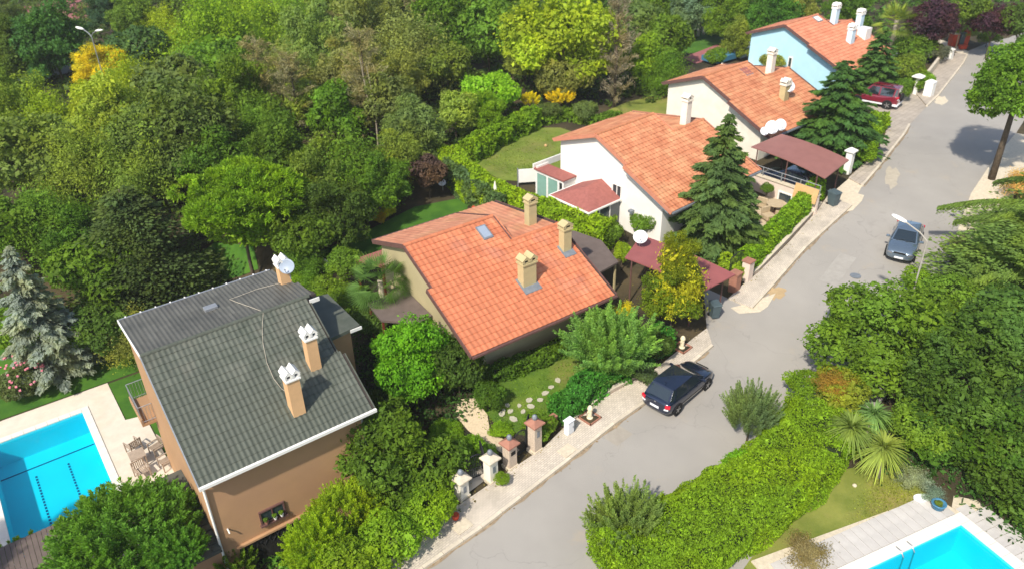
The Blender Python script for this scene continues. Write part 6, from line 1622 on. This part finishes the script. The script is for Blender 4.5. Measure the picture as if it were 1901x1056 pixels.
palm(705, 520, 3.3, 1.9, (.06, .115, .025), 'fan palm between the garden seats and the khaki house', 60, True, .16, seed=4)
palm(1665, 38, 4.0, 2.2, (.13, .17, .03), 'palm with yellowish fronds left of the purple trees', 60, True, .2, seed=5)
# right-hand side
T('big', 1648, 625, 150, (.062, .120, .012), 'large leafy green tree overhanging the road bend', 2.6, .85, var=0)
T('big', 1800, 690, 135, (.046, .088, .014), 'dark dull green tree at the right edge, middle', 3.4, .9, var=1)
T('round', 1870, 600, 90, (.056, .100, .018), 'dark bluish tree at the right edge above the middle', 4.6, .9, var=1)
T('big', 1815, 815, 125, (.044, .088, .010), 'dark shrub mass behind the lower right pool fence', 1.6, .8, var=1, cat='shrub', name='shrub')
T('big', 1895, 870, 120, (.042, .084, .010), 'dark shrub mass at the right edge above the pool terrace', 1.4, .8, var=0, cat='shrub', name='shrub')
T('round', 1720, 790, 70, 'g', 'olive green shrub right behind the sword-leaved palms', 1.8, .9, cat='shrub', name='shrub', var=2)
T('round', 1560, 722, 62, (.125, .145, .014), 'two-tone shrub with orange-tinted young leaves by the road', 1.9, .85, cat='shrub', name='shrub', var=2)
t_ = T('loose', 1552, 707, 34, (.19, .115, .02), 'flush of orange-tinted leaves on top of the two-tone shrub', 2.5, .5, cat='shrub', name='shrub', trunk=False)
T('bush', 1495, 712, 44, 'l', 'bright green shrub at the road edge below the large leafy tree', 1.5, .9, cat='shrub', name='shrub')
T('juniper', 1392, 785, 57, (.085, .135, .060), 'grey-green feathery juniper standing at the road edge', 1.1, 1.4, var=0, cat='shrub', name='shrub')
T('juniper', 1160, 985, 84, (.095, .15, .040), 'feathery juniper with upright tips at the lower end of the bright hedge', .9, 1.0, var=0, cat='shrub', name='shrub')
T('loose', 1497, 1022, 42, (.12, .10, .045), 'sparse brownish shrub at the corner of the grey pool terrace', .7, .8, cat='shrub', name='shrub', var=1)
T('loose', 1700, 885, 30, 'gr', 'grey-leaved lavender at the edge of the dry lawn', .4, .6, cat='shrub', name='shrub')
T('loose', 1735, 915, 22, 'gr', 'small grey-leaved plant next to the blue tub', .3, .6, cat='shrub', name='shrub')
hc = gp([(1110, 1075), (1245, 1010), (1370, 935), (1460, 860), (1490, 800)])
hedge([p + Vector((.6, -.2, 0)) for p in hc], 3.5, 1.9, (.098, .165, .008), 'broad shaggy bright green hedge along the right side of the road', 11, .046, 430, bump=.17)
T('bush', 1380, 870, 46, (.10, .22, .012), 'bright leafy bulge of greenery at the road end of the shaggy hedge', 1.2, .9, cat='shrub', name='shrub')
# trees at the upper right
t_ = T('big', 1896, 158, 102, (.070, .130, .012), 'round-topped pine leaning over the street with bare trunk', 6.9, .95, var=1, trunk=False)
MB().tube([(0, 0, -.1), (-.05, 0, 3), (.1, 0, 6.6)], [.26, .2, .15], 10).build('trunk', M_bark, t_, smooth=True)
T('pine', 1800, 200, 1, 'l', 'x', 5) if False else None
for i, (px, py, r_, hgt_) in enumerate(((1835, 470, 92, 4.6), (1875, 420, 75, 5.0), (1885, 505, 80, 4.2))):
    pass
cd_ = conifer('cedar', 1895, 570, 6.6, 4.2, (.085, .135, .03), 'spreading cedar with drooping light green boughs at the right edge', 2)
conifer('cedar', 2000, 470, 6.8, 4.3, (.085, .135, .03), 'second cedar reaching in from the right edge below the pine', 2)
def bough_mesh(paths, seed, size=.085):
    rs = np.random.RandomState(seed); C = []; T = []; B = []; tn = []
    for a, b, wd in paths:
        a = np.array(a); b = np.array(b); L = np.linalg.norm(b - a); n = int(L * 900); t = rs.beta(1.4, 1.0, n)[:, None]
        d = (b - a) / L; sd_ = unit(np.cross(d, [0, 0, 1.])[None]); lat = rs.normal(0, .42, (n, 1)) * wd * (1.15 - t)
        P = a + (b - a) * t + sd_ * lat; P[:, 2:] += .35 * np.sin(t * 3.0) - .45 * t ** 3 - np.abs(lat) * .55 - rs.exponential(.10, (n, 1))
        dr = unit(d[None] * .9 + sd_ * np.sign(lat) * .6 + np.array([[0, 0, -.75]]) + rs.normal(size=(n, 3)) * .25); up = unit(np.cross(dr, rs.normal(size=(n, 3)) * .5 + [0, 0, 1.]))
        sz = size * rs.uniform(.6, 1.5, (n, 1)); C.append(P); T.append(dr * sz); B.append(up * sz * .28); tn.append(rs.normal(0, .2, n) + rs.normal(0, .1))
    return quads_mesh('boughs', np.vstack(C), np.vstack(T), np.vstack(B), np.clip(np.concatenate(tn), -.6, .9))
bp = []
for (x0, y0, z0, x1, y1, z1, wd) in ((1985, 385, 5.2, 1745, 372, 4.4, .9), (1975, 410, 4.8, 1775, 398, 4.0, .8), (1980, 350, 6.0, 1850, 325, 5.0, .7), (1985, 440, 4.4, 1790, 452, 3.4, .9), (1970, 470, 4.0, 1800, 490, 3.0, .9), (1960, 500, 3.6, 1780, 520, 2.6, .8), (1990, 400, 5.6, 1840, 395, 5.0, .8)):
    bp.append((tuple(Zp(x0, y0, z0)), tuple(Zp(x1, y1, z1)), wd))
cdr = bpy.data.objects[[o.name for o in COL.objects if o.get('label', '').startswith('second cedar')][0]]
cdr.rotation_euler = (0, 0, 0); L0 = np.array(cdr.location)
o = link('boughs', bough_mesh([(np.array(a) - L0, np.array(b) - L0, w) for a, b, w in bp], 9), None, cdr); o.color = (.085, .135, .026, 1)
T('round', 1760, 545, 55, 'g', 'green shrub between the steel blue car and the cedar', 1.6, .9, cat='shrub', name='shrub', var=1)
T('round', 1700, 520, 30, 'l', 'bright shrub tip just in front of the steel blue car', 1.2, .9, cat='shrub', name='shrub', var=0)
T('loose', 1790, 455, 34, 'b', 'brownish dry shrub at the edge of the right pavement', 1.0, .8, cat='shrub', name='shrub')
T('loose', 1893, 335, 34, (.30, .20, .07), 'shrub with tan-orange blossom at the right edge below the pine', 1.4, .9, cat='shrub', name='shrub', var=1)
cp4 = Zp(1895, 300, 1.8); car(Vector((41.2, 54.0, ground(41, 54))), 1.0, 'pale car glimpsed behind the pine trunk at the right edge', M_dishwhite)
T('round', 1740, 40, 52, 'p', 'dark purple-leaved tree left of the pair at the top right', 3.8, .9, var=0)
T('round', 1850, 38, 54, 'p', 'dark purple-leaved tree right of the pair at the top right', 3.8, .9, var=2)
T('bush', 1785, 58, 30, (.10, .15, .03), 'rounded olive shrub below the purple trees', 1.4, .9, cat='shrub', name='shrub')
T('bush', 1835, 70, 22, 'g', 'small green shrub under the right purple tree', 1.0, .9, cat='shrub', name='shrub')
T('round', 1700, 90, 42, 'g', 'green shrub on the bank behind the far stone wall', 1.3, .8, cat='shrub', name='shrub')
T('bush', 1735, 98, 28, (.065, .07, .045), 'dull purplish shrub on the bank above the far pavement', 1.0, .8, cat='shrub', name='shrub')
T('bush', 1680, 130, 44, 'o', 'olive shrub beside the blue house', 1.5, .9, cat='shrub', name='shrub')
T('bush', 1705, 150, 30, 'l', 'bright green shrub near the white mushroom-capped post', 1.0, .9, cat='shrub', name='shrub')
T('bush', 1672, 165, 26, 'g', 'green shrub right behind the maroon off-road car', 1.0, 1.0, cat='shrub', name='shrub')
T('bush', 1432, 115, 26, 'ol', 'olive shrub between the cream and blue houses', 2.0, 1.0, cat='shrub', name='shrub')
T('round', 1900, 40, 40, 'd', 'dark tree in the top right corner', 4, 1)
T('round', 1795, 12, 45, 'o', 'olive tree between and behind the purple trees', 5, 1)
T('round', 1925, 95, 50, 'd', 'dark tree at the right edge beyond the pine', 3, 1)

# ------------------------------------------------------------------ the wood behind the gardens
W = [
 # near edge, left to right
 ('round', 28, 420, 62, 'g', 'mid green tree at the left edge above the blue spruce'), ('bush', 45, 600, 60, 'g', 'green tree crowding the left side of the blue spruce'),
 ('round', 190, 500, 70, 'g', 'green tree between the blue spruce and the dark cedar'), ('round', 140, 450, 62, 'm', 'deep green tree behind the blue spruce tip'),
 ('round', 85, 410, 66, 'g', 'rounded green tree over the blue spruce'), ('round', 250, 620, 44, 'ol', 'yellow-tinged tree touching the dark roof corner'),
 ('bush', 185, 610, 55, 'd', 'dark shrub between the blue spruce and dark roof'), ('round', 365, 520, 40, 'd', 'dark shrub under the cedar beside the dark roof'),
 ('round', 600, 330, 60, 'o', 'olive tree right of the umbrella pine'), ('round', 650, 320, 62, 'g', 'rounded green tree above the golden shrubs'),
 ('round', 620, 400, 62, 'd', 'dark tree at the left end of the khaki back lawn'), ('loose', 700, 345, 55, 'g', 'green tree behind the golden shrubs'),
 ('round', 560, 430, 60, 'm', 'deep green tree in front of the umbrella pine'), ('round', 520, 290, 60, 'm', 'deep green tree behind the umbrella pine on the right'),
 ('round', 745, 300, 46, 'o', 'olive tree left of the wine-red shrub'), ('loose', 560, 480, 36, 'g', 'small green tree behind the garden seats'),
 ('bush', 640, 490, 34, 'g', 'green shrub right of the garden seats'), ('bush', 610, 545, 40, 'g', 'green shrub below the garden seats'), ('bush', 690, 590, 40, 'd', 'dark shrub under the porch roof of the khaki house'),
 ('bush', 560, 520, 26, 'l', 'bright shrub beside the rear chimney of the dark roof'), ('bush', 655, 560, 44, 'm', 'deep green shrub left of the fan palm'),
 # middle belt
 ('big', 340, 240, 95, (.062, .098, .020), 'big dull green tree left of the umbrella pine, farther back'), ('round', 260, 300, 70, 'o', 'olive tree in the middle left of the wood'),
 ('round', 150, 300, 66, (.092, .132, .018), 'yellowish olive tree at the left of the wood'), ('tall', 140, 330, 34, 'l', 'lime green narrow tree at the left of the wood'),
 ('round', 45, 290, 75, (.085, .120, .024), 'dull olive tree at the left edge, middle'), ('round', 20, 210, 65, 'o', 'olive tree at the left edge below the pale wall'),
 ('loose', 95, 228, 54, 'y', 'yellow-green feathery tree below the pale wall'), ('loose', 200, 228, 68, (.165, .19, .022), 'wide yellow tree below the tall street lamp'),
 ('loose', 190, 125, 42, 'yy', 'golden yellow tree at the foot of the tall street lamp'), ('round', 255, 95, 50, (.035, .075, .022), 'dark tree right of the tall street lamp'),
 ('loose', 250, 175, 60, 'y', 'yellow-green tree right of the golden one'), ('round', 330, 175, 74, 'bl', 'bluish green tree in the left middle of the wood'),
 ('round', 390, 130, 74, 'g', 'round green tree in the left upper wood'), ('round', 300, 250, 58, 'd', 'dark tree in the left middle of the wood'),
 ('loose', 400, 70, 74, 'l', 'lime green feathery tree in the upper left wood'), ('loose', 440, 190, 70, 'g', 'feathery green tree left of the dry thicket'),
 ('loose', 480, 250, 55, 'g', 'feathery green tree above the umbrella pine'), ('big', 395, 300, 70, 'm', 'deep green tree touching the umbrella pine top'),
 ('tall', 622, 215, 50, (.058, .125, .010), 'dense bright green columnar tree in the middle of the wood'), ('tall', 715, 200, 56, 'bl', 'tall bluish tree right of the dense columnar tree'),
 ('loose', 770, 250, 56, 'bl', 'soft bluish green tree beyond the wine-red shrub'), ('tall', 845, 215, 40, (.13, .185, .03), 'slim light green tree left of the tall hedge'),
 ('round', 910, 170, 50, (.10, .21, .012), 'bright fresh green tree at the end of the tall hedge'), ('loose', 905, 215, 30, 'l', 'small bright tree over the hedge end'),
 ('round', 560, 190, 44, 'o', 'olive tree in the dry thicket'), ('loose', 520, 140, 60, (.112, .145, .035), 'khaki-tinted feathery tree in the dry thicket'),
 ('loose', 600, 90, 64, (.112, .150, .035), 'straw-green feathery tree high in the wood'), ('loose', 690, 70, 72, (.118, .140, .04), 'straw-coloured feathery tree in the upper middle'),
 ('loose', 660, 130, 60, (.115, .130, .04), 'brownish feathery tree in the middle of the wood'), ('loose', 760, 95, 66, (.13, .15, .04), 'olive-brown feathery tree left of the large fresh tree'),
 ('loose', 740, 150, 50, (.12, .145, .03), 'olive feathery tree above the tall bluish one'), ('loose', 815, 60, 60, 'g', 'green feathery tree in the upper middle'),
 ('round', 820, 120, 50, 'o', 'olive tree by the clearing'), ('round', 905, 60, 66, (.066, .125, .014), 'large fresh green tree left of the yellow-green giant'),
 ('loose', 880, 30, 50, (.13, .20, .02), 'lime-tinted feathery tree at the top middle'), ('big', 1045, 72, 96, (.165, .21, .014), 'giant yellow-green tree above the dry lawn'),
 ('round', 1050, 140, 50, (.13, .125, .028), 'russet-tinged lower crown under the giant yellow-green tree'), ('round', 975, 110, 38, 'ol', 'olive tree at the left foot of the yellow-green giant'),
 ('tall', 1195, 115, 40, 'l', 'bright green upright tree right of the dead cypress'), ('round', 1175, 40, 56, 'bl', 'bluish green tree behind the dead cypress'),
 ('round', 1240, 130, 36, 'g', 'green tree left of the far bright lawn'), ('round', 1235, 70, 46, 'g', 'green tree above the bright upright tree'),
 ('round', 1120, 20, 45, 'd', 'dark tree at the top right of the yellow-green giant'), ('round', 1295, 20, 44, (.085, .12, .07), 'grey-green tree at the top, above the white fence posts'),
 ('round', 1350, 28, 44, 'g', 'green tree at the top left of the blue house'), ('round', 1420, 22, 50, (.04, .11, .015), 'fresh green tree directly behind the blue house roof'),
 ('round', 1370, 75, 26, 'o', 'olive shrub-like tree beside the blue house gable'), ('round', 1480, 14, 34, 'ol', 'yellowish tree behind the blue house, left of the orange house'),
 ('round', 1575, 18, 40, 'm', 'deep green tree between the orange house and blue chimneys'), ('round', 1330, 105, 20, 'g', 'small green tree near the blue covered tub'),
 # far belt
 ('round', 20, 90, 56, 'd', 'dark tree at the far left edge'), ('round', 95, 85, 60, (.035, .085, .020), 'dark leafy tree left of the tall street lamp'),
 ('round', 2, 38, 38, 'bl', 'bluish tree in the top left corner'), ('round', 108, 46, 22, 'd', 'small dark tree below the maroon court'), ('round', 200, 24, 40, (.030, .065, .035), 'dark bluish tree right of the maroon court'),
 ('round', 30, 118, 34, 'o', 'olive tree at the left end of the pale wall'), ('loose', 250, 40, 40, 'o', 'olive tree at the top left'), ('loose', 275, 55, 26, 'y', 'small yellow-green tree at the top left'),
 ('loose', 310, 45, 36, 'y', 'yellow-green tree right of the small yellow one at the top'), ('round', 350, 20, 48, 'd', 'dark tree at the top, left of the lime one'),
 ('loose', 470, 40, 52, 'y', 'bright yellow-green tree at the top, left of centre'), ('loose', 540, 30, 52, (.15, .21, .02), 'lime-yellow tree at the top, left of the straw trees'),
 ('round', 430, 10, 40, 'g', 'green tree at the very top, left of centre'), ('loose', 620, 20, 50, 'o', 'olive tree at the top above the straw trees'),
 ('loose', 720, 15, 50, (.12, .13, .05), 'brownish tree at the very top'), ('round', 790, 10, 46, 'd', 'dark tree at the very top, centre'), ('round', 950, 8, 46, 'm', 'deep green tree at the top, left of the yellow-green giant'),
 ('round', 1230, 5, 46, 'g', 'green tree at the very top above the far gardens'),
]
WR = random.Random(77)
for w_ in W:
    k, px, py, r_, col, lb = w_
    if k == 'round' and WR.random() < .75: k = 'soft'
    if k == 'loose': k = 'soft'
    T(k, px, py, r_ * 1.22, col, lb, sz={'round': 1.0, 'soft': WR.uniform(.9, 1.25), 'tall': 1.0, 'loose': 1.05, 'bush': .95, 'big': .95}[k], jit=.12)
conifer('dry', 1140, 200, 9.5, 2.1, (.15, .13, .095), 'dead grey-brown cypress right of the yellow-green giant', 0)
for i, (px, py, h_, lb) in enumerate(((505, 250, 8, 'bare brown-branched tree at the left of the dry thicket'), (560, 255, 7, 'bare twiggy tree in front of the dry thicket'), (690, 260, 9, 'pale bare-stemmed tree left of the tall bluish one'), (640, 160, 7, 'leafless pale tree in the middle of the dry thicket'), (780, 130, 7.5, 'leafless pale tree left of the clearing'))):
    conifer('dry', px, py, h_, 2.4, (.15, .14, .075), lb, i % 2)
# fallen and slender bare trunks one can pick out
for i, (p0, p1, h0, h1, rad_, lb) in enumerate((((690, 265), (676, 180), 0, 7, .07, 'slender pale trunk in front of the tall bluish tree'), ((702, 275), (690, 195), 0, 6.5, .06, 'second slender pale trunk in front of the tall bluish tree'), ((505, 240), (488, 170), 0, 6, .06, 'slender grey trunk at the left of the dry thicket'), ((1138, 200), (1150, 120), 0, 7, .08, 'pale dead stem inside the dead cypress'))):
    P = G(*p0); o = MB().tube([P, P + Vector((.1, .1, h1 * .5)), P + Vector((-.2, .2, h1))], [rad_, rad_ * .8, rad_ * .3], 6).build('bare_trunk', M_palebark); tag(o, lb, 'tree trunk')
# undergrowth that nobody could count
ROADP = [(a_ - .6, b_ + .6) for a_, b_ in left] + [(p.x + 1.0, p.y - 1.0) for p in reversed(right)]
def undergrowth(name, label, region, n, size, col, seed, hmax=1.0):
    rs = np.random.RandomState(seed); C = []
    P = gp(region); xs = [p.x for p in P]; ys = [p.y for p in P]; poly = [(p.x, p.y) for p in P]
    k = 0
    cl = []
    while len(cl) < n // 28:
        x_, y_ = rs.uniform(min(xs), max(xs)), rs.uniform(min(ys), max(ys))
        if inside(poly, x_, y_) and not inside(ROADP, x_, y_): cl.append((x_, y_, rs.uniform(.4, 1.3)))
    for x_, y_, q in cl:
        p = rs.normal(size=(28, 3)); p = unit(p) * rs.uniform(.5, 1, (28, 1)) * q * np.array([1, 1, .8]); p[:, 2] = np.abs(p[:, 2]) * hmax
        p += np.array([x_, y_, ground(x_, y_)]); C.append(p)
    C = np.vstack(C); N = np.repeat(np.array([[0, 0, 1.]]), len(C), 0)
    me = quads_mesh(name, *leafy(C, N, size, rs, .55, .8, .4, np.repeat(rs.normal(0, .25, len(cl)), 28)))
    o = link(name, me); o.color = (*col, 1); tag(o, label, kind='stuff')
undergrowth('undergrowth', 'low mixed undergrowth covering the floor of the wood', [(-60, 640), (-60, -10), (1250, -20), (1240, 190), (1100, 200), (860, 280), (830, 340), (700, 380), (600, 440), (380, 520), (200, 640)], 90000, .17, (.045, .075, .016), 3)
undergrowth('undergrowth', 'low undergrowth between and beyond the far houses', [(1220, 60), (1250, -20), (1950, -20), (1950, 60), (1700, 60), (1640, 100), (1400, 70)], 16000, .20, (.04, .085, .016), 4)
undergrowth('ivy_ground_cover', 'dark ground cover under the shrubs right of the road', [(1330, 850), (1500, 690), (1700, 480), (1960, 400), (1960, 1080), (1840, 960), (1740, 880), (1560, 870), (1420, 960)], 26000, .09, (.03, .075, .014), 5, .5)
undergrowth('ivy_ground_cover', 'dark ground cover between the ochre and khaki houses', [(640, 560), (700, 600), (790, 620), (880, 690), (870, 760), (800, 880), (690, 900), (660, 700)], 12000, .08, (.025, .06, .012), 6, .5)
undergrowth('ivy_ground_cover', 'green ground cover at the foot of the street hedge and lower bushes', [(480, 1060), (560, 960), (700, 950), (840, 900), (850, 940), (700, 1030), (640, 1080)], 9000, .08, (.05, .12, .015), 7, .5)

patch([(1520, 520), (1560, 470), (1590, 480), (1552, 532)], pmat('pale_repair', (.335, .312, .275), .95, .08, 2), 'paler repair patch in the middle of the road')
patch(blob(1655, 330, 14, 20, n=22, j=.3, seed=8), pmat('pale_stain', (.40, .35, .27), .95, .1, 3), 'pale worn stain on the road beside the brown carport', .028)
patch(blob(1748, 188, 13, 8, n=16, j=.35, seed=9), M_stone, 'whitish worn patch on the road near the white posts', .028)
patch([(1120, 812), (1150, 790), (1175, 806), (1146, 828)], pmat('warm_repair', (.32, .285, .235), .95, .08, 2), 'faint warm repair patch in the road across from the meter box')
undergrowth('grass_tufts', 'short uneven grass on the front lawn of the khaki house', [(930, 795), (905, 745), (960, 705), (1075, 645), (1080, 740), (1000, 800)], 9000, .030, (.075, .13, .012), 21, .05)
undergrowth('grass_tufts', 'short dry grass on the lawn beside the lower right pool', [(1430, 1050), (1440, 1000), (1520, 920), (1560, 885), (1640, 870), (1705, 900), (1535, 1000), (1545, 1056)], 14000, .030, (.115, .135, .02), 22, .05)
undergrowth('grass_tufts', 'short grass on the lawn behind the white house', [(890, 300), (920, 265), (1040, 245), (1050, 290), (1000, 325), (940, 320)], 12000, .045, (.09, .125, .018), 23, .05)
# fallen leaves on pavements, kerb and road edge
def litter(lines, n, spread, label, seed, col, z=.03):
    rs = np.random.RandomState(seed); C = []
    for K in lines:
        for i in range(len(K) - 1):
            a, b = K[i], K[i + 1]; L = (b - a).length; m = int(n * L); t = rs.uniform(0, 1, m); off = rs.normal(0, spread, m); d = (b - a) / L
            for tt, oo in zip(t, off):
                x_, y_ = a.x + (b.x - a.x) * tt - d.y * oo, a.y + (b.y - a.y) * tt + d.x * oo
                C.append((x_, y_, ground(x_, y_) + z))
    C = np.array(C); N = np.repeat(np.array([[0, 0, 1.]]), len(C), 0)
    me = quads_mesh('leaf_litter', *leafy(C, N, .035, rs, .6, .25, .6)); o = link('leaf_litter', me); o.color = (*col, 1); tag(o, label, kind='stuff')
litter([KA[1:], KB, KC], 9, .16, 'dry leaves blown along the kerb', 5, (.13, .085, .035), .035)
litter([IA[1:], IB, IC], 12, .22, 'dry leaves and clippings along the garden side of the pavement', 6, (.12, .10, .03), .14)
litter([[Vector((p[0], p[1], 0)) for p in right[2:7]]], 22, .7, 'fallen leaves on the road under the large leafy trees', 7, (.12, .10, .03), .035)

# thin summer air round the whole place
hz = bpy.data.materials.new('summer_haze'); hz.use_nodes = True
nt = hz.node_tree; nt.nodes.clear(); ho = nt.nodes.new('ShaderNodeOutputMaterial'); pv = nt.nodes.new('ShaderNodeVolumePrincipled')
pv.inputs['Color'].default_value = (.95, .96, .95, 1); pv.inputs['Density'].default_value = HAZE; nt.links.new(pv.outputs[0], ho.inputs['Volume'])
o = MB().bx(-165, 155, -6, 262, -7, 28.5).build('haze', hz); tag(o, kind='stuff')
